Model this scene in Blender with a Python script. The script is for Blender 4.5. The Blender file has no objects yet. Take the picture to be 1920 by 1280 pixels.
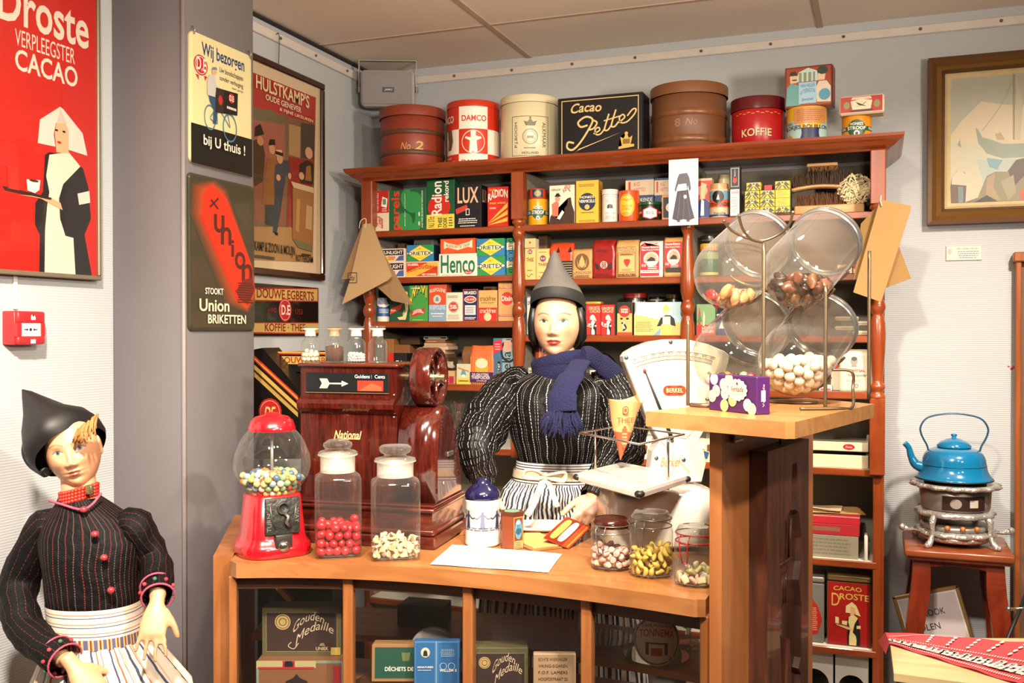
import bpy, bmesh, math, random
import numpy as np
from math import sin, cos, pi, radians, sqrt, atan, atan2, hypot
from mathutils import Vector, Matrix

SC = bpy.context.scene
COL = SC.collection
random.seed(11)

# ------------------------------------------------------------------ camera, light, exposure
F = 1831.0; YAW = radians(20.6); PIT = atan(18.0 / F); EYE = 1.57
cam_d = bpy.data.cameras.new('camera'); cam = bpy.data.objects.new('camera', cam_d); COL.objects.link(cam)
cam_d.sensor_width = 36.0; cam_d.lens = 36.0 * F / 1920.0; cam_d.clip_start = 0.02
cam.location = (0, 0, EYE); cam.rotation_euler = (pi / 2 - PIT, 0, YAW)
SC.camera = cam
SC.view_settings.view_transform = 'Standard'; SC.view_settings.look = 'None'
SC.view_settings.gamma = 1.0; SC.view_settings.use_curve_mapping = False
SC.view_settings.exposure = -2.1
SC.cycles.max_bounces = 10; SC.cycles.transparent_max_bounces = 40; SC.cycles.glossy_bounces = 5
SC.cycles.diffuse_bounces = 4; SC.cycles.sample_clamp_indirect = 6.0
SC.cycles.caustics_reflective = False; SC.cycles.caustics_refractive = False

world = bpy.data.worlds.new('room ambience'); SC.world = world; world.use_nodes = True
bgn = world.node_tree.nodes['Background']; bgn.inputs[0].default_value = (1.0, 0.88, 0.76, 1); bgn.inputs[1].default_value = 0.18

def spot_or_fill(loc, target, power, size=0.12, spread=110, col=(1.0, 0.86, 0.70)):
    L = bpy.data.lights.new('spot_or_fill_light', 'AREA'); L.shape = 'DISK'; L.size = size
    L.energy = power; L.color = col; L.spread = radians(spread)
    o = bpy.data.objects.new('spot_or_fill_light', L); COL.objects.link(o)
    o.location = loc; d = Vector(target) - Vector(loc)
    o.rotation_euler = d.to_track_quat('-Z', 'Y').to_euler()
    return o
spot_or_fill((0.95, 0.75, 2.62), (-1.35, 2.1, 0.95), 80, spread=85)
spot_or_fill((-0.35, 0.95, 2.66), (-0.9, 3.3, 1.1), 90, spread=68)
spot_or_fill((0.75, 2.35, 2.68), (0.3, 3.9, 0.9), 72, spread=80)
spot_or_fill((-0.75, 0.55, 2.66), (-2.1, 1.75, 1.05), 140, spread=80)
spot_or_fill((-0.15, 1.25, 2.66), (-0.65, 2.45, 1.1), 45, spread=75)
spot_or_fill((1.35, 1.5, 2.05), (-0.5, 2.8, 2.75), 80, 0.3, 100)   # this and the next: unseen lights added to brighten the ceiling
spot_or_fill((0.25, 0.45, 2.0), (-1.1, 2.1, 2.75), 75, 0.3, 100)

spot_or_fill((-0.2, 2.9, 2.68), (-0.6, 2.75, 0.5), 22, spread=75)

# ------------------------------------------------------------------ measuring helpers (the photograph read as 1920 x 1280)
def ray(px, py):
    u = (px - 960) / F; v = (640 - py) / F
    return Vector((-sin(YAW) * cos(PIT) + u * cos(YAW) - v * sin(YAW) * sin(PIT),
                   cos(YAW) * cos(PIT) + u * sin(YAW) + v * cos(YAW) * sin(PIT), -sin(PIT) + v * cos(PIT)))
def at(px, py, t): return Vector((0, 0, EYE)) + ray(px, py) * t
def onY(px, py, Y): r = ray(px, py); return Vector((0, 0, EYE)) + r * (Y / r.y)
def onX(px, py, X): r = ray(px, py); return Vector((0, 0, EYE)) + r * (X / r.x)
def onZ(px, py, Z): r = ray(px, py); return Vector((0, 0, EYE)) + r * ((Z - EYE) / r.z)
def camdir(r, u, f):
    return (Vector((cos(YAW), sin(YAW), 0)) * r + Vector((0, 0, 1)) * u + Vector((-sin(YAW), cos(YAW), 0)) * f).normalized()

# ------------------------------------------------------------------ materials
def lin(h):
    if not isinstance(h, str): return tuple(h[:3]) + (1.0,)
    h = h.lstrip('#'); c = [int(h[i:i + 2], 16) / 255 for i in (0, 2, 4)]
    return tuple(((x / 12.92) if x <= 0.04045 else ((x + 0.055) / 1.055) ** 2.4) for x in c) + (1.0,)
NAMED = dict(K='141312', W='efe6d6', R='c81f1b', Y='e8c53a', G='1c6b3c', B='22406f', N='1b2140', O='dd5a1e', C='e6d9b8',
             S='9a9a98', T='c8a06a', P='d98a90', D='5a1212', L='86b6c4', E='e9b98a', M='6b4a2c', A='c9a24a', V='4b1a5e', J='2f7a52', U='2f6aa5')
MATS = {}
def new_mat(name):
    m = bpy.data.materials.new(name); m.use_nodes = True
    return m, m.node_tree, m.node_tree.nodes['Principled BSDF']
def add(nt, t, **kw):
    n = nt.nodes.new(t)
    for k, v in kw.items(): setattr(n, k, v)
    return n
def paint(col, rough=0.45, metal=0.0, var=0.10, scale=18.0, bump=0.0, bscale=60.0, coat=0.0):
    key = ('p', col, rough, metal, var, scale, bump, coat)
    if key in MATS: return MATS[key]
    c = lin(NAMED.get(col, col))
    m, nt, b = new_mat('paint_' + str(col))
    tc = add(nt, 'ShaderNodeTexCoord'); nz = add(nt, 'ShaderNodeTexNoise'); nz.inputs['Scale'].default_value = scale
    nz.inputs['Detail'].default_value = 3; nt.links.new(tc.outputs['Object'], nz.inputs['Vector'])
    mx = add(nt, 'ShaderNodeMix', data_type='RGBA', blend_type='MIX')
    mx.inputs[6].default_value = tuple(x * (1 - var) for x in c[:3]) + (1,); mx.inputs[7].default_value = tuple(min(1, x * (1 + var)) for x in c[:3]) + (1,)
    nt.links.new(nz.outputs[0], mx.inputs[0]); nt.links.new(mx.outputs[2], b.inputs['Base Color'])
    b.inputs['Roughness'].default_value = rough; b.inputs['Metallic'].default_value = metal
    b.inputs['Coat Weight'].default_value = coat; b.inputs['Coat Roughness'].default_value = 0.06
    if bump:
        n2 = add(nt, 'ShaderNodeTexNoise'); n2.inputs['Scale'].default_value = bscale; nt.links.new(tc.outputs['Object'], n2.inputs['Vector'])
        bp = add(nt, 'ShaderNodeBump'); bp.inputs['Strength'].default_value = bump; bp.inputs['Distance'].default_value = 0.01
        nt.links.new(n2.outputs[0], bp.inputs['Height']); nt.links.new(bp.outputs[0], b.inputs['Normal'])
    MATS[key] = m; return m
def wood(c1, c2, scale=6.0, rough=0.35, stretch=(1, 1, 8), coat=0.0, dist=1.5):
    key = ('w', c1, c2, scale, rough, stretch, coat)
    if key in MATS: return MATS[key]
    m, nt, b = new_mat('wood_' + c1)
    tc = add(nt, 'ShaderNodeTexCoord'); mp = add(nt, 'ShaderNodeMapping')
    mp.inputs['Scale'].default_value = tuple(scale / s for s in stretch); nt.links.new(tc.outputs['Object'], mp.inputs['Vector'])
    nz = add(nt, 'ShaderNodeTexNoise'); nz.inputs['Scale'].default_value = 5; nz.inputs['Detail'].default_value = 6; nz.inputs['Distortion'].default_value = dist
    nt.links.new(mp.outputs[0], nz.inputs['Vector'])
    cr = add(nt, 'ShaderNodeValToRGB'); cr.color_ramp.elements[0].position = 0.36; cr.color_ramp.elements[1].position = 0.64
    cr.color_ramp.elements[0].color = lin(c1); cr.color_ramp.elements[1].color = lin(c2)
    nt.links.new(nz.outputs[0], cr.inputs[0]); nt.links.new(cr.outputs[0], b.inputs['Base Color'])
    b.inputs['Roughness'].default_value = rough; b.inputs['Coat Weight'].default_value = coat; b.inputs['Coat Roughness'].default_value = 0.05
    MATS[key] = m; return m
def glass(tint='f4f6f2', refl=0.55, power=1.0, rough=0.02):
    key = ('g', tint, refl, power, rough)
    if key in MATS: return MATS[key]
    m = bpy.data.materials.new('glass_' + tint); m.use_nodes = True; nt = m.node_tree; nt.nodes.clear()
    out = add(nt, 'ShaderNodeOutputMaterial'); tr = add(nt, 'ShaderNodeBsdfTransparent'); gl = add(nt, 'ShaderNodeBsdfGlossy')
    tr.inputs[0].default_value = lin(tint); gl.inputs['Roughness'].default_value = rough
    lw = add(nt, 'ShaderNodeLayerWeight'); lw.inputs[0].default_value = 0.5
    p = add(nt, 'ShaderNodeMath', operation='POWER'); p.inputs[1].default_value = 3.2 * power
    nt.links.new(lw.outputs['Facing'], p.inputs[0])
    ma = add(nt, 'ShaderNodeMath', operation='MULTIPLY_ADD'); ma.inputs[1].default_value = refl; ma.inputs[2].default_value = 0.07 if refl > .4 else 0.02
    nt.links.new(p.outputs[0], ma.inputs[0])
    mx = add(nt, 'ShaderNodeMixShader'); df = add(nt, 'ShaderNodeBsdfDiffuse'); df.inputs[0].default_value = (.85, .84, .8, 1); m2 = add(nt, 'ShaderNodeMixShader'); m2.inputs[0].default_value = 0.2; nt.links.new(gl.outputs[0], m2.inputs[1]); nt.links.new(df.outputs[0], m2.inputs[2])   # white diffuse share standing in for bright refraction at the edges
    nt.links.new(ma.outputs[0], mx.inputs[0]); nt.links.new(tr.outputs[0], mx.inputs[1]); nt.links.new(m2.outputs[0], mx.inputs[2])
    nt.links.new(mx.outputs[0], out.inputs[0]); MATS[key] = m; return m
def frosted(tint='e6e2d6', fac=0.45):
    key = ('f', tint, fac)
    if key in MATS: return MATS[key]
    m = bpy.data.materials.new('frosted_glass'); m.use_nodes = True; nt = m.node_tree; nt.nodes.clear()
    out = add(nt, 'ShaderNodeOutputMaterial'); tr = add(nt, 'ShaderNodeBsdfTransparent'); df = add(nt, 'ShaderNodeBsdfDiffuse'); df.inputs[0].default_value = lin(tint)
    gl = add(nt, 'ShaderNodeBsdfGlossy'); gl.inputs['Roughness'].default_value = 0.25
    a = add(nt, 'ShaderNodeMixShader'); a.inputs[0].default_value = 0.12; nt.links.new(df.outputs[0], a.inputs[1]); nt.links.new(gl.outputs[0], a.inputs[2])
    mx = add(nt, 'ShaderNodeMixShader'); mx.inputs[0].default_value = fac; nt.links.new(tr.outputs[0], mx.inputs[1]); nt.links.new(a.outputs[0], mx.inputs[2])
    nt.links.new(mx.outputs[0], out.inputs[0]); MATS[key] = m; return m
def stripes(name, base, bands, n, axis='u', rough=0.6, dash=0.0, dashn=60, wob=0.0, bump=0.0, sheen=0.0):
    """cloth woven in stripes along the UV: bands = [(position, colour), ...] repeated n times; dash breaks every stripe into stitches"""
    m, nt, b = new_mat(name)
    uv = add(nt, 'ShaderNodeTexCoord'); sp = add(nt, 'ShaderNodeSeparateXYZ'); nt.links.new(uv.outputs['UV'], sp.inputs[0])
    src = sp.outputs[0 if axis == 'u' else 1]; oth = sp.outputs[1 if axis == 'u' else 0]
    if wob:
        nz = add(nt, 'ShaderNodeTexNoise'); nz.inputs['Scale'].default_value = 9; nt.links.new(uv.outputs['UV'], nz.inputs['Vector'])
        w = add(nt, 'ShaderNodeMath', operation='MULTIPLY_ADD'); w.inputs[1].default_value = wob; nt.links.new(nz.outputs[0], w.inputs[0]); nt.links.new(src, w.inputs[2]); src = w.outputs[0]
    mu = add(nt, 'ShaderNodeMath', operation='MULTIPLY'); mu.inputs[1].default_value = n; nt.links.new(src, mu.inputs[0])
    fr = add(nt, 'ShaderNodeMath', operation='FRACT'); nt.links.new(mu.outputs[0], fr.inputs[0])
    cr = add(nt, 'ShaderNodeValToRGB'); cr.color_ramp.interpolation = 'CONSTANT'
    e = cr.color_ramp.elements; e[0].position = 0; e[0].color = lin(bands[0][1])
    while len(e) > 1: e.remove(e[-1])
    for p, c in bands[1:]: x = e.new(p); x.color = lin(c)
    nt.links.new(fr.outputs[0], cr.inputs[0]); res = cr.outputs[0]
    if dash:
        m2 = add(nt, 'ShaderNodeMath', operation='MULTIPLY'); m2.inputs[1].default_value = dashn; nt.links.new(oth, m2.inputs[0])
        f2 = add(nt, 'ShaderNodeMath', operation='FRACT'); nt.links.new(m2.outputs[0], f2.inputs[0])
        g2 = add(nt, 'ShaderNodeMath', operation='GREATER_THAN'); g2.inputs[1].default_value = dash; nt.links.new(f2.outputs[0], g2.inputs[0])
        mx = add(nt, 'ShaderNodeMix', data_type='RGBA'); mx.inputs[6].default_value = lin(base)
        nt.links.new(g2.outputs[0], mx.inputs[0]); nt.links.new(res, mx.inputs[7]); res = mx.outputs[2]
    nt.links.new(res, b.inputs['Base Color']); b.inputs['Roughness'].default_value = rough
    b.inputs['Sheen Weight'].default_value = sheen; b.inputs['Specular IOR Level'].default_value = 0.2
    if bump:
        n2 = add(nt, 'ShaderNodeTexNoise'); n2.inputs['Scale'].default_value = 30; n2.inputs['Detail'].default_value = 4; nt.links.new(uv.outputs['Object'], n2.inputs['Vector'])
        bp = add(nt, 'ShaderNodeBump'); bp.inputs['Strength'].default_value = bump; bp.inputs['Distance'].default_value = 0.02
        nt.links.new(n2.outputs[0], bp.inputs['Height']); nt.links.new(bp.outputs[0], b.inputs['Normal'])
    return m
def vcol_mat(name, rough=0.5, spec=0.5, bump=0.0, bscale=200.0, sss=0.0):
    m, nt, b = new_mat(name); a = add(nt, 'ShaderNodeVertexColor'); a.layer_name = 'Col'
    nt.links.new(a.outputs[0], b.inputs['Base Color']); b.inputs['Roughness'].default_value = rough
    if bump:
        tc = add(nt, 'ShaderNodeTexCoord'); n2 = add(nt, 'ShaderNodeTexNoise'); n2.inputs['Scale'].default_value = bscale; nt.links.new(tc.outputs['Object'], n2.inputs['Vector'])
        bp = add(nt, 'ShaderNodeBump'); bp.inputs['Strength'].default_value = bump; bp.inputs['Distance'].default_value = 0.003
        nt.links.new(n2.outputs[0], bp.inputs['Height']); nt.links.new(bp.outputs[0], b.inputs['Normal'])
    return m
def ink(c): return paint(c, 0.42, 0, 0.06, 40)

# ------------------------------------------------------------------ mesh builder
class M:
    def __init__(s): s.v = []; s.f = []; s.m = []; s.sm = []; s.uv = []; s.mats = []; s.col = []; s.X = Matrix.Identity(4)
    def mi(s, mat):
        if mat not in s.mats: s.mats.append(mat)
        return s.mats.index(mat)
    def add(s, vs, fs, mat, smooth=False, uvs=None, cols=None):
        b = len(s.v); X = s.X
        for p in vs: s.v.append(tuple(X @ Vector(p)))
        if cols is not None or s.col:
            while len(s.col) < b: s.col.append((1, 1, 1, 1))
            s.col.extend(cols if cols is not None else [(1, 1, 1, 1)] * len(vs))
        i = s.mi(mat)
        for k, f in enumerate(fs):
            s.f.append(tuple(b + q for q in f)); s.m.append(i); s.sm.append(smooth)
            s.uv.append([uvs[q] for q in f] if uvs is not None else None)
        return s
    def box(s, c, d, mat, bev=0.0, seg=1):
        x, y, z = d[0] / 2, d[1] / 2, d[2] / 2
        if bev <= 0:
            vs = [(c[0] + a * x, c[1] + b * y, c[2] + e * z) for a in (-1, 1) for b in (-1, 1) for e in (-1, 1)]
            return s.add(vs, [(0, 1, 3, 2), (4, 6, 7, 5), (0, 4, 5, 1), (2, 3, 7, 6), (0, 2, 6, 4), (1, 5, 7, 3)], mat)
        bm = bmesh.new(); bmesh.ops.create_cube(bm, size=1)
        for v in bm.verts: v.co = Vector((c[0] + v.co.x * d[0], c[1] + v.co.y * d[1], c[2] + v.co.z * d[2]))
        bmesh.ops.bevel(bm, geom=bm.edges[:], offset=min(bev, min(d) * 0.45), segments=seg, affect='EDGES', profile=0.5)
        return s.bm(bm, mat, seg > 1)
    def bm(s, bm, mat, smooth=False):
        bm.verts.index_update()
        s.add([v.co[:] for v in bm.verts], [[v.index for v in f.verts] for f in bm.faces], mat, smooth); bm.free(); return s
    def b2(s, lo, hi, mat, bev=0.0, seg=1):
        return s.box([(a + b) / 2 for a, b in zip(lo, hi)], [abs(b - a) for a, b in zip(lo, hi)], mat, bev, seg)
    def prism(s, poly, z0, z1, mat, smooth=False):
        n = len(poly); vs = [(p[0], p[1], z0) for p in poly] + [(p[0], p[1], z1) for p in poly]
        a = sum(poly[i][0] * poly[(i + 1) % n][1] - poly[(i + 1) % n][0] * poly[i][1] for i in range(n))
        if a < 0: vs = [(p[0], p[1], z0) for p in poly[::-1]] + [(p[0], p[1], z1) for p in poly[::-1]]
        s.add(vs, [tuple(range(n))[::-1], tuple(range(n, 2 * n))], mat)
        return s.add(vs, [(i, (i + 1) % n, n + (i + 1) % n, n + i) for i in range(n)], mat, smooth)
    def loft(s, rings, mat, closed=True, caps=True, smooth=True, uv=True, ur=(0, 1), vr=(0, 1), cols=None):
        n = len(rings[0]); R = len(rings); vs = [p for r in rings for p in r]
        uvs = None
        fs = []; fu = []
        w = n if closed else n - 1
        for i in range(R - 1):
            for j in range(w):
                k = (j + 1) % n; fs.append((i * n + j, i * n + k, (i + 1) * n + k, (i + 1) * n + j))
                if uv:
                    u0 = ur[0] + (ur[1] - ur[0]) * j / w; u1 = ur[0] + (ur[1] - ur[0]) * (j + 1) / w
                    v0 = vr[0] + (vr[1] - vr[0]) * i / (R - 1); v1 = vr[0] + (vr[1] - vr[0]) * (i + 1) / (R - 1)
                    fu.append([(u0, v0), (u1, v0), (u1, v1), (u0, v1)])
        st = len(s.f); s.add(vs, fs, mat, smooth, None, cols)
        if uv:
            for q, u in enumerate(fu): s.uv[st + q] = u
        if caps and closed:
            b = len(s.v) - len(vs)
            for idx in ([b + q for q in range(n)][::-1], [b + (R - 1) * n + q for q in range(n)]):
                s.f.append(tuple(idx)); s.m.append(s.mi(mat)); s.sm.append(False); s.uv.append(None)
        return s
    def lathe(s, prof, mat, n=32, c=(0, 0, 0), caps=True, smooth=True, sx=1, sy=1, a0=0.0):
        rings = [[(c[0] + sx * r * cos(a0 + 2 * pi * j / n), c[1] + sy * r * sin(a0 + 2 * pi * j / n), c[2] + z) for j in range(n)] for r, z in prof]
        return s.loft(rings, mat, True, caps, smooth)
    def tube(s, pts, rad, mat, n=8, closed=False, caps=True, smooth=True, flat=None):
        pts = [Vector(p) for p in pts]; N = len(pts)
        rs = rad if isinstance(rad, (list, tuple)) else [rad] * N
        rings = []; up = None
        for i, p in enumerate(pts):
            if closed: t = pts[(i + 1) % N] - pts[i - 1]
            else: t = pts[min(i + 1, N - 1)] - pts[max(i - 1, 0)]
            t = t.normalized() if t.length > 1e-9 else Vector((0, 0, 1))
            if up is None:
                up = Vector((0, 0, 1)) if abs(t.z) < 0.9 else Vector((1, 0, 0))
            a = t.cross(up)
            if a.length < 1e-6: a = t.cross(Vector((0, 1, 0)))
            a.normalize(); b = a.cross(t).normalized(); up = b
            fl = flat or (1, 1)
            rings.append([tuple(p + (a * cos(2 * pi * j / n) * fl[0] + b * sin(2 * pi * j / n) * fl[1]) * rs[i]) for j in range(n)])
        if closed: rings.append(rings[0])
        return s.loft(rings, mat, True, caps and not closed, smooth)
    def ball(s, c, r, mat, n=16, sx=1, sy=1, sz=1):
        k = max(4, n // 2)
        return s.lathe([(r * max(1e-4, sin(pi * i / k)), -r * cos(pi * i / k) * sz) for i in range(k + 1)], mat, n, c, False, True, sx, sy)
    def poly(s, pts, mat): return s.add(pts, [tuple(range(len(pts)))], mat)
    def build(s, name, parent=None, loc=(0, 0, 0), rz=0.0, rot=None, merge=False):
        me = bpy.data.meshes.new(name); me.from_pydata(s.v, [], s.f)
        for m in s.mats: me.materials.append(m)
        me.polygons.foreach_set('material_index', s.m); me.polygons.foreach_set('use_smooth', s.sm)
        if any(u is not None for u in s.uv):
            L = me.uv_layers.new(name='UVMap'); flat = []
            for f, u in zip(s.f, s.uv):
                for q in range(len(f)): flat.extend(u[q] if u is not None else (0, 0))
            L.data.foreach_set('uv', flat)
        if s.col:
            while len(s.col) < len(s.v): s.col.append((1, 1, 1, 1))
            ca = me.color_attributes.new('Col', 'FLOAT_COLOR', 'POINT'); ca.data.foreach_set('color', [x for c in s.col for x in c])
        me.update()
        o = bpy.data.objects.new(name, me); COL.objects.link(o)
        o.location = loc; o.rotation_euler = rot if rot is not None else (0, 0, rz)
        if parent is not None: o.parent = parent
        return o
def tag(o, label, cat, group=None, kind=None):
    if label: o['label'] = label
    if cat: o['category'] = cat
    if group: o['group'] = group
    if kind: o['kind'] = kind
    return o
def struct(o): o['kind'] = 'structure'; return o
def empty(name, label, cat, loc=(0, 0, 0), rz=0.0, group=None, rot=None):
    o = bpy.data.objects.new(name, None); COL.objects.link(o); o.empty_display_size = 0.05
    o.location = loc; o.rotation_euler = rot if rot is not None else (0, 0, rz)
    return tag(o, label, cat, group)
def dup(o, loc=None, rot=None, label=None, group=None):
    r = o.copy(); COL.objects.link(r)
    if loc is not None: r.location = loc
    if rot is not None: r.rotation_euler = rot
    if label: r['label'] = label
    if group: r['group'] = group
    for ch in list(o.children):
        c = ch.copy(); COL.objects.link(c); c.parent = r
        for g in list(ch.children):
            d = g.copy(); COL.objects.link(d); d.parent = c
    return r
def spline(pts, k=6, closed=False):
    """Catmull-Rom through the points"""
    P = [Vector(p) for p in pts]; n = len(P); out = []
    for i in range(n if closed else n - 1):
        a, b, c, d = (P[(i - 1) % n], P[i], P[(i + 1) % n], P[(i + 2) % n]) if closed else (P[max(i - 1, 0)], P[i], P[i + 1], P[min(i + 2, n - 1)])
        for j in range(k):
            t = j / k
            out.append(0.5 * ((2 * b) + (c - a) * t + (2 * a - 5 * b + 4 * c - d) * t * t + (3 * b - 3 * c + d - a) * t ** 3))
    if not closed: out.append(P[-1])
    return out
def interp(x, xs, ys): return float(np.interp(x, xs, ys))

# ------------------------------------------------------------------ printing: flat shapes and letters laid on a surface
TXT = {}
def text2d(s, bold=False):
    k = (s, bold)
    if k not in TXT:
        cu = bpy.data.curves.new('t', 'FONT'); cu.body = s; cu.size = 1; cu.resolution_u = 3; cu.fill_mode = 'FRONT'
        if bold: cu.offset = 0.018
        ob = bpy.data.objects.new('t', cu); me = ob.to_mesh()
        vs = [(v.co.x, v.co.y) for v in me.vertices]; fs = [tuple(p.vertices) for p in me.polygons]
        ob.to_mesh_clear(); bpy.data.objects.remove(ob); bpy.data.curves.remove(cu)
        if vs:
            x0 = min(v[0] for v in vs); x1 = max(v[0] for v in vs); y0 = min(v[1] for v in vs); y1 = max(v[1] for v in vs)
            vs = [((v[0] - x0) / max(1e-6, x1 - x0), (v[1] - y0) / max(1e-6, y1 - y0)) for v in vs]
        TXT[k] = (vs, fs)
    return TXT[k]
def printing(mb, dec, W, H, fn, o0=0.0004, do=0.00016, cut=None):
    """dec in unit coordinates (0..1, 0..1) on a W x H face; fn(x, y, lift) -> point; cut = strip width for curved faces"""
    o = o0; cy_ = lambda y: min(max(y, 0), H); cx_ = (lambda x: x) if cut else (lambda x: min(max(x, 0), W))   # nothing printed past the edge
    for d in dec:
        k = d[0]; polys = []
        if k == 'r': u0, v0, u1, v1, c = d[1:6]; polys = [([(u0, v0), (u1, v0), (u1, v1), (u0, v1)], [(0, 1, 2, 3)])]
        elif k == 'f':   # frame line: outer rect, thickness in height units
            u0, v0, u1, v1, c, t = d[1:7]; tx = t * H / W
            vs = [(u0, v0), (u1, v0), (u1, v1), (u0, v1), (u0 + tx, v0 + t), (u1 - tx, v0 + t), (u1 - tx, v1 - t), (u0 + tx, v1 - t)]
            polys = [(vs, [(0, 1, 5, 4), (1, 2, 6, 5), (2, 3, 7, 6), (3, 0, 4, 7)])]
        elif k == 'c':
            u, v, ru, rv, c = d[1:6]
            if rv is None: rv = ru * W / H
            polys = [([(u + ru * cos(2 * pi * i / 28), v + rv * sin(2 * pi * i / 28)) for i in range(28)], [tuple(range(28))])]
        elif k == 'o':   # ring
            u, v, ru, rv, c, t = d[1:7]
            if rv is None: rv = ru * W / H
            vs = [(u + ru * q * cos(2 * pi * i / 28), v + rv * q * sin(2 * pi * i / 28)) for q in (1, 1 - t) for i in range(28)]
            polys = [(vs, [(i, (i + 1) % 28, 28 + (i + 1) % 28, 28 + i) for i in range(28)])]
        elif k == 'p': c = d[2]; polys = [(list(d[1]), [tuple(range(len(d[1])))])]
        elif k == 's':   # stroke: polyline, width (height units), colour; optional taper list
            pts, w, c = d[1], d[2], d[3]; P = [Vector((p[0] * W, p[1] * H)) for p in (spline([(a, b, 0) for a, b in pts], 5) if len(d) < 5 else pts)]
            vs = []; n = len(P)
            for i in range(n):
                t = P[min(i + 1, n - 1)] - P[max(i - 1, 0)]
                t = t.normalized() if t.length else Vector((1, 0)); nn = Vector((-t.y, t.x)) * w * H / 2
                for q in (P[i] + nn, P[i] - nn): vs.append((q.x / W, q.y / H))
            polys = [(vs, [(2 * i, 2 * i + 1, 2 * i + 3, 2 * i + 2) for i in range(n - 1)])]
        elif k == 't':
            s, u0, v0, u1, v1, c = d[1:7]; opt = d[7] if len(d) > 7 else ''; bend = d[8] if len(d) > 8 else 0.0
            vs, fs = text2d(s, 'b' in opt); out = []
            for x, y in vs:
                if 'i' in opt: x = (x + 0.25 * y * (v1 - v0) * H / max(1e-6, (u1 - u0) * W)) / (1 + 0.25 * (v1 - v0) * H / max(1e-6, (u1 - u0) * W))
                if 'v' in opt: X, Y = u0 + (u1 - u0) * (1 - y), v0 + (v1 - v0) * x
                elif 'd' in opt: X, Y = u0 + (u1 - u0) * y, v1 - (v1 - v0) * x
                else: X, Y = u0 + (u1 - u0) * x, v0 + (v1 - v0) * y + bend * (1 - (2 * x - 1) ** 2)
                if 'u' in opt: Y += (x - 0.5) * bend
                out.append((X, Y))
            polys = [(out, fs)]
        elif k == 'l':   # a block of small print
            u0, v0, u1, v1, n, c = d[1:7]; rr = random.Random(int(u0 * 977 + v0 * 131 + n * 7)); vs = []; fs = []
            h = (v1 - v0) / n
            for i in range(n):
                y = v1 - h * (i + 0.72); x = u0 + rr.uniform(0, 0.05) * (u1 - u0); e = u1 - rr.uniform(0, 0.18) * (u1 - u0)
                while x < e:
                    w = rr.uniform(0.03, 0.13) * (u1 - u0); b = len(vs); x2 = min(x + w, e)
                    vs += [(x, y), (x2, y), (x2, y + h * 0.42), (x, y + h * 0.42)]; fs.append((b, b + 1, b + 2, b + 3)); x = x2 + 0.02 * (u1 - u0)
            c = c; polys = [(vs, fs)]
        mat = c if not isinstance(c, (str, tuple)) else ink(c)
        for vs, fs in polys:
            if not vs: continue
            if cut is None and k != 'p' and k != 'c':
                mb.add([fn(cx_(x * W), cy_(y * H), o) for x, y in vs], fs, mat)
            else:
                bm = bmesh.new(); bv = [bm.verts.new((x * W, y * H, 0)) for x, y in vs]
                for f in fs:
                    try: bm.faces.new([bv[q] for q in f])
                    except ValueError: pass
                bmesh.ops.triangulate(bm, faces=bm.faces[:])
                if cut:
                    xs = [v.co.x for v in bm.verts]; x = (math.floor(min(xs) / cut) + 1) * cut
                    while x < max(xs):
                        bmesh.ops.bisect_plane(bm, geom=bm.verts[:] + bm.edges[:] + bm.faces[:], plane_co=(x, 0, 0), plane_no=(1, 0, 0)); x += cut
                for f in bm.faces:
                    if f.normal.z < 0: f.normal_flip()
                bm.verts.index_update()
                mb.add([fn(cx_(v.co.x), cy_(v.co.y), o) for v in bm.verts], [[v.index for v in f.verts] for f in bm.faces], mat, cut is not None); bm.free()
        o += do
    return mb
def crumple(vs, amt, sc, seed=0):
    from mathutils import noise
    return [tuple(Vector(v) + noise.noise_vector(Vector(v) * sc + Vector((seed, 0, 0))) * amt) for v in vs]

def figure_nurse(u, v, s, ar, robe='K', skin='E', white='W', flip=1):
    """plain woman in a white headdress holding a tray; u, v = feet centre, s = height in v, ar = face height / face width"""
    def P(pts, c): return ('p', [(u + flip * x * s * ar, v + y * s) for x, y in pts], c)
    return [P([(-.13, 0), (.19, 0), (.19, .3), (.17, .45), (.14, .62), (.06, .68), (-.06, .68), (-.14, .6), (-.12, .45), (-.14, .25)], robe),
            P([(-.09, 0), (.09, 0), (.1, .12), (.08, .22), (.0, .3), (.05, .5), (.13, .63), (.05, .69), (-.03, .7), (-.1, .64), (-.11, .52), (-.06, .36), (-.09, .2)], white),
            P([(-.06, .69), (.04, .69), (.06, .8), (.055, .86), (-.05, .87), (-.075, .82)], skin),
            P([(-.18, .74), (-.17, .9), (-.02, 1.0), (.09, .92), (.2, .68), (.06, .72), (.055, .86), (-.05, .88), (-.07, .8), (-.06, .74)], white),
            P([(-.42, .47), (-.1, .41), (.02, .38), (.02, .34), (-.14, .36), (-.42, .44)], skin), P([(-.47, .49), (-.08, .44), (-.08, .42), (-.47, .46)], 'M'),
            P([(-.44, .48), (-.35, .47), (-.35, .62), (-.44, .63)], white), P([(-.27, .47), (-.15, .45), (-.13, .55), (-.27, .55)], white),
            P([(.1, .46), (.2, .47), (.2, .4), (.1, .39)], white)]
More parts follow.
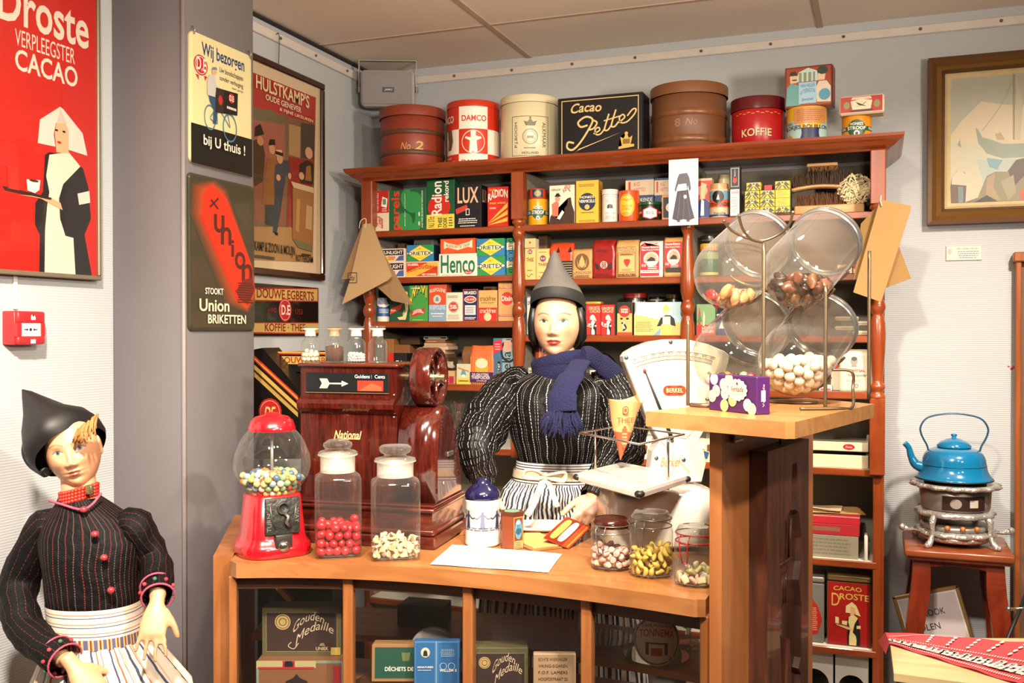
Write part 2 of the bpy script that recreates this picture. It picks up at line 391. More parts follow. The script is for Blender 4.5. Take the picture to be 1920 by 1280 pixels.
# ------------------------------------------------------------------ room
CZ = 2.745; XL = -2.163; YB = 3.95
def wall_mat(name, c, weave=0.25):
    m, nt, b = new_mat(name)
    tc = add(nt, 'ShaderNodeTexCoord'); nz = add(nt, 'ShaderNodeTexNoise'); nz.inputs['Scale'].default_value = 2.5
    nt.links.new(tc.outputs['Object'], nz.inputs['Vector'])
    mx = add(nt, 'ShaderNodeMix', data_type='RGBA'); c = lin(c)
    mx.inputs[6].default_value = tuple(x * 0.96 for x in c[:3]) + (1,); mx.inputs[7].default_value = tuple(min(1, x * 1.03) for x in c[:3]) + (1,)
    nt.links.new(nz.outputs[0], mx.inputs[0]); nt.links.new(mx.outputs[2], b.inputs['Base Color']); b.inputs['Roughness'].default_value = 0.7
    wv = add(nt, 'ShaderNodeTexWave', wave_type='BANDS', bands_direction='Z'); wv.inputs['Scale'].default_value = 42; wv.inputs['Distortion'].default_value = 1.2; wv.inputs['Detail Scale'].default_value = 6
    nt.links.new(tc.outputs['Object'], wv.inputs['Vector'])
    bp = add(nt, 'ShaderNodeBump'); bp.inputs['Strength'].default_value = weave; bp.inputs['Distance'].default_value = 0.002
    nt.links.new(wv.outputs[0], bp.inputs['Height']); nt.links.new(bp.outputs[0], b.inputs['Normal']); return m
WALL = wall_mat('blue_grey_woven_wall', 'b3b7ba'); CEIL = paint('e8dac8', 0.8, 0, 0.03, 3)
COLM = paint('6f6a6d', 0.55, 0, 0.03, 4)
struct(M().b2((XL - .1, -1.2, 0), (XL, YB + .1, CZ + .1), WALL).build('wall_left'))
struct(M().b2((XL, YB, 0), (1.9, YB + .1, CZ + .1), WALL).build('wall_back'))
struct(M().b2((XL - .1, -1.2, -.05), (1.9, YB + .1, 0), wood('9c8a78', 'ad9884', 3)).build('floor'))
mb = M().b2((XL - .1, -1.2, CZ), (1.9, YB + .1, CZ + .05), CEIL)
JO = paint('b8a28e', 0.8)
for (a, b) in (((862, 0), (980, 100)), ((1527, 0), (1537, 38))):
    p = (onZ(*a, CZ).x + onZ(*b, CZ).x) / 2
    mb.b2((p - .011, -1, CZ - .004), (p + .011, YB, CZ), JO)
p = (onZ(617, 83, CZ).y + onZ(910, 47, CZ).y) / 2; mb.b2((XL, p - .010, CZ - .003), (1.9, p + .010, CZ), JO)
mb.b2((XL, p - 1.21, CZ - .003), (1.9, p - 1.19, CZ), JO)
struct(mb.build('ceiling'))
mb = M().b2((XL, 2.332, 0), (-1.9, 2.676, CZ), COLM, .006, 2)
BEAD = paint('857d7c', 0.5)
mb.tube([(-1.902, 2.334, 0.02), (-1.902, 2.334, CZ - .01)], .007, BEAD, 8)
struct(mb.build('trim_1'))
RAIL = paint('cfc6bd', 0.6)
mb = M().b2((XL, 2.68, 2.676), (XL + .012, YB - .012, 2.712), RAIL, .003); mb.b2((XL, YB - .012, 2.676), (1.9, YB, 2.710), RAIL, .003)
for k in range(5): mb.ball((XL + .014, 2.95 + k * .25, 2.694), .006, paint('6b625c', .4, .6), 8)
for k in range(9): mb.ball((-1.75 + k * .27, YB - .014, 2.694), .006, paint('6b625c', .4, .6), 8)
struct(mb.build('trim_2'))
struct(M().b2((XL, 2.68, CZ - .012), (XL + .02, YB, CZ - .004), paint('2a2522', .8)).build('trim_3'))
# cable duct over the alarm box
mb = M(); yy = (onX(23, 560, XL).y + onX(30, 560, XL).y) / 2
mb.b2((XL, yy - .006, 1.63), (XL + .008, yy + .006, 2.6), paint('ded7d2', .5), .002); struct(mb.build('trim_4'))

# ------------------------------------------------------------------ shelving unit
SW = wood('7c3414', '8c401a', 5, .30, (6, 1, 1), .25); SWV = wood('7c3414', '8c401a', 5, .28, (1, 1, 8), .25)
SIN = paint('7d766a', .7, 0, .05, 5); SWHITE = paint('ddd8c8', .6, 0, .03, 4)  # interior grey darkened, the deep shade between shelves put into its colour
YF = 3.57; YBK = YB - .012
SH = empty('shelving_unit', 'tall orange-brown wooden shop shelving unit with turned posts along the back wall', 'shelving unit', (-.99, YF, 0))
def shp(mb, name, label=None):
    o = mb.build(name, SH, (.99, -YF, 0))
    if label: o['label'] = label
    return o
X0, X1 = -2.0, .018
XD1, XD2 = -1.314, -.655
mb = M()
prof = [(.0, 2.188), (.010, 2.188), (.014, 2.194), (.030, 2.202), (.044, 2.215), (.052, 2.219), (.058, 2.228), (.060, 2.238), (.0, 2.238)]
rings = [[(X0 - o, YBK, z) for o, z in prof], [(X0 - o, YF - o, z) for o, z in prof], [(X1 + o, YF - o, z) for o, z in prof], [(X1 + o, YBK, z) for o, z in prof]]
mb.loft(rings, SW, True, True, False); mb.b2((X0, YF, 2.215), (X1, YBK, 2.236), SW)
shp(mb, 'cornice')
shp(M().b2((X0, YBK - .012, .05), (X1, YBK, 2.20), SIN), 'back_panel', 'grey back panel, shelf shade put into its colour')
for x in (X0, X1 - .022): shp(M().b2((x, YF + .03, 0), (x + .022, YBK - .012, 2.2), SWV).b2((x + (.022 if x < -1 else -.004), YF + .04, .1), (x + (.026 if x < -1 else 0), YBK - .012, 2.2), SIN), 'side_panel')
for x in (XD1, XD2): shp(M().b2((x - .009, YF + .03, .05), (x + .009, YBK - .012, 2.2), SIN), 'divider', 'grey upright divider, shelf shade put into its colour')
def shelf(x0, x1, z, white=False):
    shp(M().b2((x0, YF + .012, z - .022), (x1, YBK - .012, z), SWHITE if white else SIN).b2((x0, YF + .004, z - .025), (x1, YF + .016, z - .0002), SW, .003, 1), 'shelf')
LB, MBY, RB = (X0 + .022, XD1 - .009), (XD1 + .009, XD2 - .009), (XD2 + .009, X1 - .022)
for z in (1.985, 1.793, 1.612, 1.360): shelf(*LB, z)
for z in (1.985, 1.773, 1.557, 1.362): shelf(*MBY, z); shelf(*RB, z)
shelf(*LB, 1.109, True); shelf(*MBY, 1.096, True); shelf(*RB, 1.096, True)
for z in (.777, .47, .085): shelf(*LB, z, True); shelf(*MBY, z, True); shelf(*RB, z, True)
def spindle(x, top=True, bot=True):
    mb = M(); y = YF + .002; s = .025
    if top: mb.b2((x - s, y - s, 2.005), (x + s, y + s, 2.19), SWV, .003)
    pr = [(.022, 2.01), (.026, 2.0), (.027, 1.992), (.019, 1.984), (.016, 1.975), (.021, 1.968), (.025, 1.958), (.025, 1.945), (.019, 1.935), (.016, 1.925), (.018, 1.90), (.023, 1.84), (.027, 1.76), (.026, 1.72),
          (.019, 1.69), (.016, 1.682), (.022, 1.676), (.026, 1.662), (.026, 1.65), (.021, 1.636), (.017, 1.63), (.020, 1.622), (.025, 1.60), (.027, 1.56), (.025, 1.50), (.020, 1.43), (.017, 1.405), (.018, 1.395),
          (.025, 1.388), (.026, 1.378), (.020, 1.370), (.018, 1.362), (.025, 1.354), (.027, 1.346), (.024, 1.338)]
    mb.lathe([(r, z) for r, z in pr][::-1], SWV, 20, (x, y, 0))
    if bot: mb.b2((x - s, y - s, 1.081), (x + s, y + s, 1.343), SWV, .003)
    shp(mb, 'post')
spindle(-1.972); spindle(XD1); spindle(XD2 - .002, True, True); spindle(-.005)
for x in (-1.989, -.005): shp(M().b2((x - .013, YF + .006, 0), (x + .013, YF + .03, 1.081), SWV, .002), 'base_rail')
shp(M().b2((X0 + .02, YF + .02, 0), (X1 - .02, YF + .035, .058), SW), 'plinth')
shp(M().b2((-.046, YF + .02, .777), (-.034, YF + .10, .862), SWHITE, .004, 2), 'shelf_stop', 'small white block')

# ------------------------------------------------------------------ counter
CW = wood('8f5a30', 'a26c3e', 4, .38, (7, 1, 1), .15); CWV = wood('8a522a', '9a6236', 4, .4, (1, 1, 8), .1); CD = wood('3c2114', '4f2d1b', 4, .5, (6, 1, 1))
CT = empty('shop_counter', 'curved light-brown wooden shop counter with glazed front', 'counter', (-.93, 2.3, 0))
def cpt(mb, name, label=None, mat=None):
    o = mb.build(name, CT, (.93, -2.3, 0))
    if label: o['label'] = label
    return o
FRONT = [(-1.499, 2.006), (-1.36, 2.062), (-1.20, 2.106), (-1.02, 2.130), (-.84, 2.134), (-.66, 2.124), (-.50, 2.104), (-.352, 2.077)]
fr = [(p.x, p.y) for p in spline([(a, b, 0) for a, b in FRONT], 6)]
def off(pts, d):
    out = []
    for i, p in enumerate(pts):
        a = Vector(pts[max(i - 1, 0)]); b = Vector(pts[min(i + 1, len(pts) - 1)]); t = (b - a).normalized(); out.append((p[0] - t.y * d, p[1] + t.x * d))
    return out
BACKL, BACKR = (-1.80, 2.58), (-.335, 2.70)
mb = M(); poly = [(fr[0][0] - .012, fr[0][1] + .02)] + fr[1:-1] + [(fr[-1][0] + .008, fr[-1][1] + .012)] + [BACKR, (-.9, 2.72), BACKL]
mb.prism(poly, .962, .9993, CW); cpt(mb, 'worktop')
L0, L1 = Vector((-1.573, 2.039)), Vector((-1.862, 2.52)); nL = Vector((.50, .30)).normalized() * .058
mb = M(); mb.prism([L0, L0 + nL * 1.02 + Vector((0, -.02)), L1 + nL, L1], 0, 1.004, CWV); cpt(mb, 'end_panel')
PX = [436, 653, 879, 1102, 1324]; posts = []
ins = off(fr, .03)
def near(px):
    best = min(range(len(ins)), key=lambda i: abs(proj_x(ins[i]) - px)); return best
def proj_x(p):
    d = -p[0] * sin(YAW) + p[1] * cos(YAW); return 960 + F * (p[0] * cos(YAW) + p[1] * sin(YAW)) / d
dense = []
for i in range(len(ins) - 1):
    for k in range(10): dense.append((ins[i][0] + (ins[i + 1][0] - ins[i][0]) * k / 10, ins[i][1] + (ins[i + 1][1] - ins[i][1]) * k / 10))
dense.append(ins[-1])
for px in PX:
    i = min(range(len(dense)), key=lambda q: abs(proj_x(dense[q]) - px)); posts.append((i, dense[i]))
for n, (i, p) in enumerate(posts):
    a = dense[min(i + 1, len(dense) - 1)]; b = dense[max(i - 1, 0)]; ang = atan2(a[1] - b[1], a[0] - b[0])
    mb = M(); mb.X = Matrix.Translation((p[0], p[1], 0)) @ Matrix.Rotation(ang, 4, 'Z'); w = .013 if n not in (0, 4) else .010
    mb.b2((-w, -.012, 0), (w, .016, .962), CWV, .003); cpt(mb, 'upright')
seg = dense[posts[0][0]:posts[-1][0] + 1]
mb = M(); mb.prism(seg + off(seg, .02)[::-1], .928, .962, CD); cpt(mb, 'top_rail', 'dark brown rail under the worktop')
GP = glass('eef1f2', .35, 1.0)
for k in range(4):
    s2 = dense[posts[k][0] + 1:posts[k + 1][0]]; s2 = [s2[int(q * (len(s2) - 1) / 8)] for q in range(9)]
    mb = M(); mb.loft([[(p[0], p[1], .05) for p in s2], [(p[0], p[1], .930) for p in s2]], GP, False, False, True); o = cpt(mb, 'glass_pane', 'clear glass pane')
deck = off(seg, .035); back = [(-.36, 2.62), (-.9, 2.66), (-1.70, 2.50)]
mb = M(); mb.prism(off(seg, .20)[::3] + back, .735, .752, CW); cpt(mb, 'inner_shelf')
mb = M(); mb.prism(deck[::3] + back, .585, .60, CW); cpt(mb, 'inner_shelf')
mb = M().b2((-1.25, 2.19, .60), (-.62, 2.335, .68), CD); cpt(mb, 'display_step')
mb = M(); mb.prism(deck[::3] + back, .06, .085, CW); cpt(mb, 'bottom_board')

# ------------------------------------------------------------------ raised stand at the counter's right end
PD = empty('display_pedestal', 'raised light-brown wooden display stand at the right end of the counter', 'stand', (-.25, 2.3, 0))
def pp(mb, name, label=None):
    o = mb.build(name, PD, (.25, -2.3, 0))
    if label: o['label'] = label
    return o
ST = 1.40
slab = [(-.467, 2.056), (-.165, 1.904), (-.148, 1.912), (-.010, 2.458), (-.175, 2.62), (-.258, 2.525), (-.37, 2.30)]
mb = M(); mb.prism(slab, ST - .032, ST, wood('9c6a3a', 'ae7c48', 4, .36, (6, 1, 1), .15)); pp(mb, 'top')
PA, PB = Vector((-.304, 2.046)), Vector((-.162, 2.690)); dP = (PB - PA).normalized(); nP = Vector((dP.y, -dP.x))
mb = M(); mb.prism([PA, PB, PB - nP * .027, PA - nP * .027], 0, ST - .032, wood('96592f', 'a66a3c', 3, .4, (1, 1, 10), .1)); pp(mb, 'board')
# ------------------------------------------------------------------ packages
def face_cam(x, y): return atan2(-x, y)
def cyl_fit(px0, px1, Yc):
    pm = (px0 + px1) / 2; c = onY(pm, 622, Yc); dist = hypot(c.x, c.y)
    a = ray(px0, 622); b = ray(px1, 622); ang = abs(atan2(a.x, a.y) - atan2(b.x, b.y)) / 2
    return c.x, c.y, dist, dist * sin(ang), pm
def cyl_top(px0, px1, yt, Yc):
    x, y, dist, r, pm = cyl_fit(px0, px1, Yc); q = ray(pm, yt); k = (dist - r) / hypot(q.x, q.y); return EYE + q.z * k
def carton(name, label, cat, px0, px1, yt, zb, bg, dec=(), Y=3.60, dep=.05, side=None, sdec=(), yaw=0.0, group=None, bev=.0012, rough=.45, top=None):
    ym = (yt + 640) / 2 if yt > 640 else yt + 30
    a = onY(px0, ym, Y); b = onY(px1, ym, Y); W = b.x - a.x; zt = onY((px0 + px1) / 2, yt, Y).z; Hh = zt - zb
    mb = M(); d = dep
    mb.box((0, d / 2, Hh / 2), (W, d, Hh), paint(bg, rough, 0, .05, 20), bev)
    if side: mb.add([(W / 2 + .0003, .001, .001), (W / 2 + .0003, d - .001, .001), (W / 2 + .0003, d - .001, Hh - .001), (W / 2 + .0003, .001, Hh - .001)], [(0, 1, 2, 3)], ink(side))
    if top: mb.add([(-W / 2 + .001, .001, Hh + .0003), (W / 2 - .001, .001, Hh + .0003), (W / 2 - .001, d - .001, Hh + .0003), (-W / 2 + .001, d - .001, Hh + .0003)], [(0, 1, 2, 3)], ink(top))
    printing(mb, dec, W, Hh, lambda x, y, o: (x - W / 2, -o, y))
    if sdec: printing(mb, sdec, d, Hh, lambda x, y, o: (W / 2 + .0004 + o, x, y))
    o = mb.build(name, None, ((a.x + b.x) / 2, Y, zb), yaw)
    return tag(o, label, cat, group)
def tin(name, label, cat, px0, px1, yt, zb, bg, dec=(), Yc=3.66, lid=None, lidh=.018, group=None, rough=.3, body_extra=None, lidover=.0015, n=40, metal=0.0, liddec=(), Hov=None, part='lid'):
    x, y, dist, r, pm = cyl_fit(px0, px1, Yc); zt = cyl_top(px0, px1, yt, Yc); Hh = Hov or (zt - zb); r -= lidover if lid else 0
    hb = Hh - (lidh if lid else 0)
    mb = M(); mb.lathe([(r * .97, 0), (r, .003), (r, hb - .002), (r * .985, hb)], paint(bg, rough, metal, .05, 12), n)
    W = pi * r; fn = lambda X, Yy, o: ((r + o) * sin((X - W / 2) / r), -(r + o) * cos((X - W / 2) / r), Yy)
    printing(mb, dec, W, hb, fn, cut=r * .14)
    if body_extra: body_extra(mb, r, hb)
    e = mb.build(name, None, (x, y, zb), face_cam(x, y)) if not lid else None
    if lid:
        e = empty(name, label, cat, (x, y, zb), face_cam(x, y), group); mb.build('body', e)
        m2 = M(); R = r + lidover; m2.lathe([(R, hb + .0002), (R, Hh - .003), (R * .985, Hh), (R * .96, Hh), (R * .95, Hh - .003), (0.001, Hh - .003)], paint(lid, rough, metal, .05, 12), n, caps=False)
        if liddec:
            W2 = pi * R; printing(m2, liddec, W2, lidh, lambda X, Yy, o: ((R + o) * sin((X - W2 / 2) / R), -(R + o) * cos((X - W2 / 2) / R), hb + Yy), cut=R * .14)
        m2.build(part, e); return e
    return tag(e, label, cat, group)
def bag(name, label, cat, px0, px1, yt, zb, bg, dec=(), Y=3.60, dep=.05, group=None, rough=.5, seed=1, fold=.16, amt=.0035, side=None):
    a = onY(px0, yt + 30, Y); b = onY(px1, yt + 30, Y); W = b.x - a.x; zt = onY((px0 + px1) / 2, yt, Y).z; Hh = zt - zb; d = dep
    mb = M(); n = 8; rings = []
    for k in range(13):
        v = k / 12; z = v * Hh; sq = 1.0 if v < 1 - fold else 1 - .75 * (v - 1 + fold) / fold
        ww = W * (1 - .03 * max(0, v - .75)) ; ring = []
        for i in range(n): ring.append((-ww / 2 + ww * i / n, d / 2 - d * sq / 2, z))
        for i in range(3): ring.append((ww / 2, d / 2 - d * sq / 2 + d * sq * i / 3, z))
        for i in range(n): ring.append((ww / 2 - ww * i / n, d / 2 + d * sq / 2, z))
        for i in range(3): ring.append((-ww / 2, d / 2 + d * sq / 2 - d * sq * i / 3, z))
        rings.append(crumple(ring, amt * (.25 + .9 * v) if k else .0005, 32, seed))
    mb.loft(rings, paint(bg, rough, 0, .1, 14), True, True, True)
    fo = lambda y: d * .5 * (0 if y < Hh * (1 - fold) else .75 * (y - Hh * (1 - fold)) / (Hh * fold))
    printing(mb, dec, W, Hh, lambda x, y, o: (x - W / 2, -o - amt * .75 + fo(y), y), do=.0002)
    return tag(mb.build(name, None, ((a.x + b.x) / 2, Y, zb)), label, cat, group)

# ---- on top of the shelving
ZT = 2.2385
def bands(col, zs, h=.022, t=.003):
    def f(mb, r, hb):
        for z in zs: mb.lathe([(r, z * hb), (r + t, z * hb + .001), (r + t, z * hb + h - .001), (r, z * hb + h)], col, 40, caps=False)
    return f
BARREL = dict(lidh=.042, lidover=.006)
o = tin('round_wooden_drum', 'red-brown round drum numbered 2 at the left end above the shelves', 'drum', 712, 836, 195, ZT, '8a3520',
        [('t', 'No', .38, .36, .49, .5, 'A', 'i'), ('t', '2', .52, .36, .62, .52, 'A', 'bi'), ('r', .42, .32, .48, .335, 'A')], 3.74, '8c3a24', rough=.5, body_extra=bands(paint('5c3a24', .5), (.28, .66), .02), **BARREL)
cel = [('r', 0, .7, .32, 1, 'c93018'), ('r', .32, .62, .68, 1, 'W'), ('r', .68, .62, 1, 1, 'c93018'), ('r', 0, .2, .32, .62, 'W'), ('r', .68, .2, 1, .62, 'W'), ('r', .32, .2, .68, .6, 'c93018'), ('r', .32, 0, .68, .2, 'W'), ('r', 0, 0, .32, .2, 'c93018'), ('r', .68, 0, 1, .2, 'c93018')]
tin('sweets_tin', 'red and white chequered tin with a white cook in a circle, above the shelves', 'tin', 838, 937, 186, ZT, 'c93018', cel + [
    ('t', 'DAMCO', .36, .75, .66, .85, 'c93018', 'b'), ('t', 'DAMCO', -.06, .74, .24, .86, 'W', 'b'), ('o', .5, .4, .14, None, 'W', .06), ('p', [(.45, .22), (.48, .22), (.5, .3), (.52, .22), (.55, .22), (.54, .42), (.6, .46), (.59, .49), (.53, .47), (.53, .5), (.47, .5), (.47, .47), (.41, .49), (.4, .46), (.46, .42)], 'W'),
    ('c', .5, .525, .03, None, 'W'), ('r', .47, .54, .53, .58, 'W'), ('p', [(.13, .28), (.2, .28), (.23, .42), (.21, .62), (.12, .62), (.14, .42)], '6b4a2c'), ('t', 'DE VAN', .02, .12, .2, .16, 'W'), ('t', 'GRONDSTOFFEN', .02, .05, .28, .09, 'W'), ('t', 'DAMCO', .36, .03, .66, .1, 'c93018', 'b')], 3.72, 'c5331a', lidh=.026, lidover=.002)
tin('storage_tin', 'tall cream storage tin with a crowned wreath label, above the shelves', 'tin', 938, 1047, 175, ZT, 'd9cda6', [
    ('f', .3, .1, .72, .76, '2a2620', .008), ('t', 'P.J.BOOM', .335, .24, .375, .66, '2a2620', 'v'), ('t', 'ALKMAAR', .645, .24, .685, .66, '2a2620', 'd'), ('t', 'HOLLAND', .42, .13, .6, .17, '2a2620', 'b'), ('o', .51, .42, .085, None, '8d866c', .12), ('o', .51, .42, .06, None, '8d866c', .06), ('r', .475, .39, .545, .43, '8d866c'),
    ('p', [(.46, .6), (.56, .6), (.58, .68), (.54, .66), (.51, .72), (.48, .66), (.44, .68)], '6f684e'), ('l', .44, .21, .58, .25, 1, '6f684e'), ('c', .51, .73, .012, None, '6f684e')], 3.73, 'd9cda6', lidh=.03, lidover=.002)
# black cocoa tin with the big flourish
def pts(*a): return [(a[i], a[i + 1]) for i in range(0, len(a), 2)]
GOLD = 'd8b878'
carton('cocoa_display_tin', 'large black rectangular cocoa tin with gold script lettering and a crest, above the shelves', 'tin', 1045, 1206, 178, ZT, '17161a', [
    ('f', .05, .05, .95, .95, GOLD, .014), ('t', 'Cacao', .15, .72, .54, .88, GOLD, 'bi', .02),
    ('s', pts(.36, .52, .28, .50, .25, .58, .34, .66, .42, .60, .36, .42, .26, .22, .18, .13, .12, .17, .13, .26, .20, .24), .032, GOLD), ('s', pts(.42, .60, .47, .55, .43, .46, .36, .44), .028, GOLD),
    ('s', pts(.43, .37, .50, .42, .49, .47, .45, .44, .46, .36, .51, .36, .56, .44), .024, GOLD), ('s', pts(.61, .68, .57, .5, .56, .42, .60, .42, .64, .5), .026, GOLD), ('s', pts(.69, .74, .65, .56, .64, .47, .68, .47, .72, .54), .026, GOLD), ('s', pts(.55, .57, .74, .63), .02, GOLD),
    ('s', pts(.72, .52, .79, .60, .77, .65, .73, .6, .75, .52, .82, .53, .9, .64, .92, .72, .88, .72, .82, .62), .024, GOLD), ('p', [(.2, .06), (.26, .14), (.74, .36), (.24, .11)], GOLD),
    ('p', [(.72, .09), (.9, .12), (.9, .16), (.86, .16), (.88, .3), (.84, .26), (.81, .36), (.78, .26), (.74, .29), (.76, .14), (.72, .13)], 'A'), ('c', .81, .34, .02, None, 'A'), ('r', .77, .17, .85, .25, '7a5a20')], Y=3.60, dep=.11, bev=.004, rough=.25)
o = tin('round_wooden_drum', 'natural brown round wooden drum with bentwood bands and a faded number, above the shelves', 'drum', 1218, 1364, 150, ZT, '6b4226',
        [('t', '8', .38, .42, .43, .56, '8a6540', 'b'), ('t', 'No', .47, .44, .58, .56, '8a6540', 'i')], 3.74, '7a4c2a', rough=.5, body_extra=bands(wood('6b4022', '7c4c2a', 4), (.16, .62), .026), **BARREL)
GRK = [('r', .2 + .055 * i, .86 + (.03 if i % 2 else 0), .24 + .055 * i, .875 + (.03 if i % 2 else 0), 'A') for i in range(11)]
tin('coffee_tin', 'round red coffee tin lettered KOFFIE with a dark red lid, above the shelves', 'tin', 1369, 1472, 178, ZT, 'a8161c', GRK + [
    ('t', 'KOFFIE', .305, .26, .665, .46, '3a1410', 'b', .02), ('t', 'KOFFIE', .30, .27, .66, .47, 'd9b98a', 'b', .02)], 3.72, '5a1216', lidh=.045, lidover=.003)
tin('stock_cube_tin', 'yellow and navy round tin with a peeling label, under the square orange tin', 'tin', 1474, 1549, 198, ZT, 'e0b52c', [
    ('r', 0, 0, 1, .42, '1b2450'), ('c', .22, .3, .2, .34, 'a9c9c4'), ('c', .86, .3, .16, .3, 'a9c9c4'), ('c', .19, .14, .07, None, 'd08a2c'), ('r', .28, .54, .86, .96, 'c98a54'), ('l', .33, .6, .8, .92, 6, 'a86a3a'),
    ('t', 'HONIG', .12, .52, .26, .6, '1b2450'), ('t', 'BLOKJES BOUILLON', .06, .36, .9, .5, '1b2450', 'b')], 3.68)
zb1 = cyl_top(1474, 1549, 198, 3.68)
carton('biscuit_tin', 'square orange tin painted with two people, balanced on the yellow and navy round tin', 'tin', 1471, 1561, 123, zb1 + .001, '9a3d22', [
    ('f', .01, .01, .99, .99, '6a2a1c', .02), ('p', [(.22, .62), (.5, .62), (.72, .62), (.68, .86), (.5, .95), (.3, .86)], 'b9d0cf'), ('r', .3, .62, .64, .84, '7f8f6a'), ('r', .36, .62, .4, .84, 'b9d0cf'), ('r', .46, .62, .5, .84, 'b9d0cf'), ('r', .56, .62, .6, .84, 'b9d0cf'),
    ('p', [(.03, .05), (.34, .05), (.34, .4), (.28, .55), (.14, .6), (.05, .5)], '5f9c9a'), ('p', [(.12, .6), (.25, .6), (.27, .76), (.2, .84), (.11, .8)], 'd9b48a'), ('p', [(.1, .78), (.27, .78), (.24, .88), (.13, .88)], '2a2620'), ('r', .16, .66, .26, .69, '2a2620'),
    ('p', [(.68, .1), (.97, .08), (.97, .45), (.88, .6), (.72, .6), (.66, .45)], 'd6c8b0'), ('p', [(.7, .62), (.84, .62), (.86, .78), (.78, .84), (.7, .78)], 'e0bd98'), ('c', .8, .86, .11, .1, '2a3a34'), ('c', .84, .27, .12, .14, '4f93b0'), ('r', .3, .08, .67, .6, '9cc3d6'),
    ('t', 'VAN NELLES', .33, .48, .64, .56, '23466b'), ('t', 'AFTERNOON', .33, .3, .64, .4, '3c78a0', 'u', .05), ('t', 'Spandoek', .35, .13, .62, .22, '23466b', 'i')], Y=3.635, dep=.09, bev=.006, rough=.3, side='7a2e1c', yaw=-.06)
STR = [('r', 0, .38, 1, .56, '234f38'), ('c', .5, .47, .2, None, '234f38'), ('t', "HONIG'S", .36, .6, .64, .72, 'W', 'b'), ('t', 'STROOP', .3, .42, .7, .56, 'W', 'b'), ('t', 'KEUKEN', -.04, .42, .24, .53, 'W', 'b'), ('t', 'FLINK', .78, .42, 1.0, .53, 'W', 'b'), ('c', .5, .28, .06, None, 'W'), ('c', .5, .27, .035, None, '234f38')]
tin('syrup_tin', 'orange and green round syrup tin at the right end above the shelves', 'tin', 1577, 1633, 216, ZT, 'd98c1c', STR, 3.66)
zb2 = cyl_top(1577, 1633, 216, 3.66)
carton('cigar_tin', 'small red and cream tin with crossed swallows, lying on the orange and green syrup tin', 'tin', 1573, 1658, 178, zb2 + .001, 'd8c9a6', [
    ('r', .04, .12, .96, .93, 'b0262a'), ('p', [(.3, .25), (.7, .25), (.74, .7), (.5, .8), (.26, .7)], 'ded2b2'), ('c', .17, .5, .07, .2, '8a8a4c'), ('c', .84, .5, .07, .2, '8a8a4c'), ('p', [(.27, .78), (.73, .78), (.7, .9), (.3, .9)], 'e6dcc0'), ('t', 'ZWALUW SIGAREN', .31, .8, .69, .87, 'b0262a'),
    ('p', [(.37, .66), (.5, .52), (.62, .4), (.5, .45), (.43, .5)], 'K'), ('p', [(.63, .68), (.52, .5), (.36, .38), (.5, .46), (.57, .54)], 'K'), ('r', .25, .15, .75, .24, '3a3428')], Y=3.60, dep=.075, bev=.006, rough=.35, yaw=-.05)

# ---- top shelf
A1 = 1.9855
carton('lace_starch_carton', 'narrow red and cream carton at the left end of the top shelf', 'carton', 701, 729, 358, A1, 'd9c9ae', [
    ('r', 0, .46, 1, 1, 'b3241f'), ('t', 'Castella', .18, .05, .62, .44, 'b3241f', 'vbi'), ('p', [(.5, .62), (.86, .58), (.92, .8), (.58, .86)], 'W'), ('r', .6, .66, .82, .8, '5c8a74'), ('t', 'VASTE-ETERS', .18, .5, .32, .95, 'W', 'v'), ('t', 'geven vlekken', .02, .5, .12, .95, 'W', 'v'), ('l', .55, .48, .9, .58, 2, 'W')])
carton('washing_powder_carton', 'wide green carton with tall red letters lying sideways on the top shelf', 'carton', 729, 799, 355, A1, '1b5a34', [
    ('s', pts(.6, .93, .44, .85, .5, .62, .72, .55, .82, .4, .75, .1, .45, .02), .22, '2f8a4a'), ('c', .66, .68, .25, .26, '2f8a4a'), ('c', .42, .22, .22, .22, '2f8a4a'), ('t', 'parels', .07, .03, .36, .97, 'd8362a', 'vb'), ('t', 'zeep voor de moderne wasmachine', .87, .05, .93, .95, 'W', 'v'), ('t', 'zonder schuim', .42, .1, .45, .9, 'W', 'v'), ('l', .8, .05, .84, .5, 2, 'W')])
carton('washing_powder_carton', 'tall green, yellow and red carton with white upright lettering on the top shelf', 'carton', 800, 852, 337, A1, '14512f', [
    ('c', .45, .45, .4, None, 'c02a20'), ('r', 0, 0, 1, .3, 'e0c84e'), ('t', 'Radion', .18, .28, .55, .97, 'W', 'vb'), ('t', 'rekord', .62, .55, .8, .97, 'W', 'vb'), ('t', 'NU 37ct', .06, .04, .28, .26, 'K', 'v'), ('t', 'THEE', .42, .03, .56, .24, '1f3a2a', 'vb'), ('t', 'DOEK', .6, .03, .74, .24, '1f3a2a', 'vb'), ('l', .8, .04, .95, .25, 4, '1f3a2a')], side='0f3a22', dep=.06)
carton('soap_flakes_carton', 'black carton with large pale letters and a tilted red sticker on the top shelf', 'carton', 853, 902, 347, A1, '16161d', [
    ('t', 'LUX', .1, .58, .9, .95, 'e2b48c', 'b'), ('p', [(.02, .45), (.46, .55), (.5, .43), (.06, .33)], 'c2413a'), ('f', .42, .3, .56, .45, 'W', .015), ('l', .12, .1, .92, .24, 3, 'W'), ('l', .2, .03, .8, .07, 1, 'W')], side='101016', dep=.07, sdec=[('t', 'LUX', .2, .6, .8, .9, 'e2b48c')])
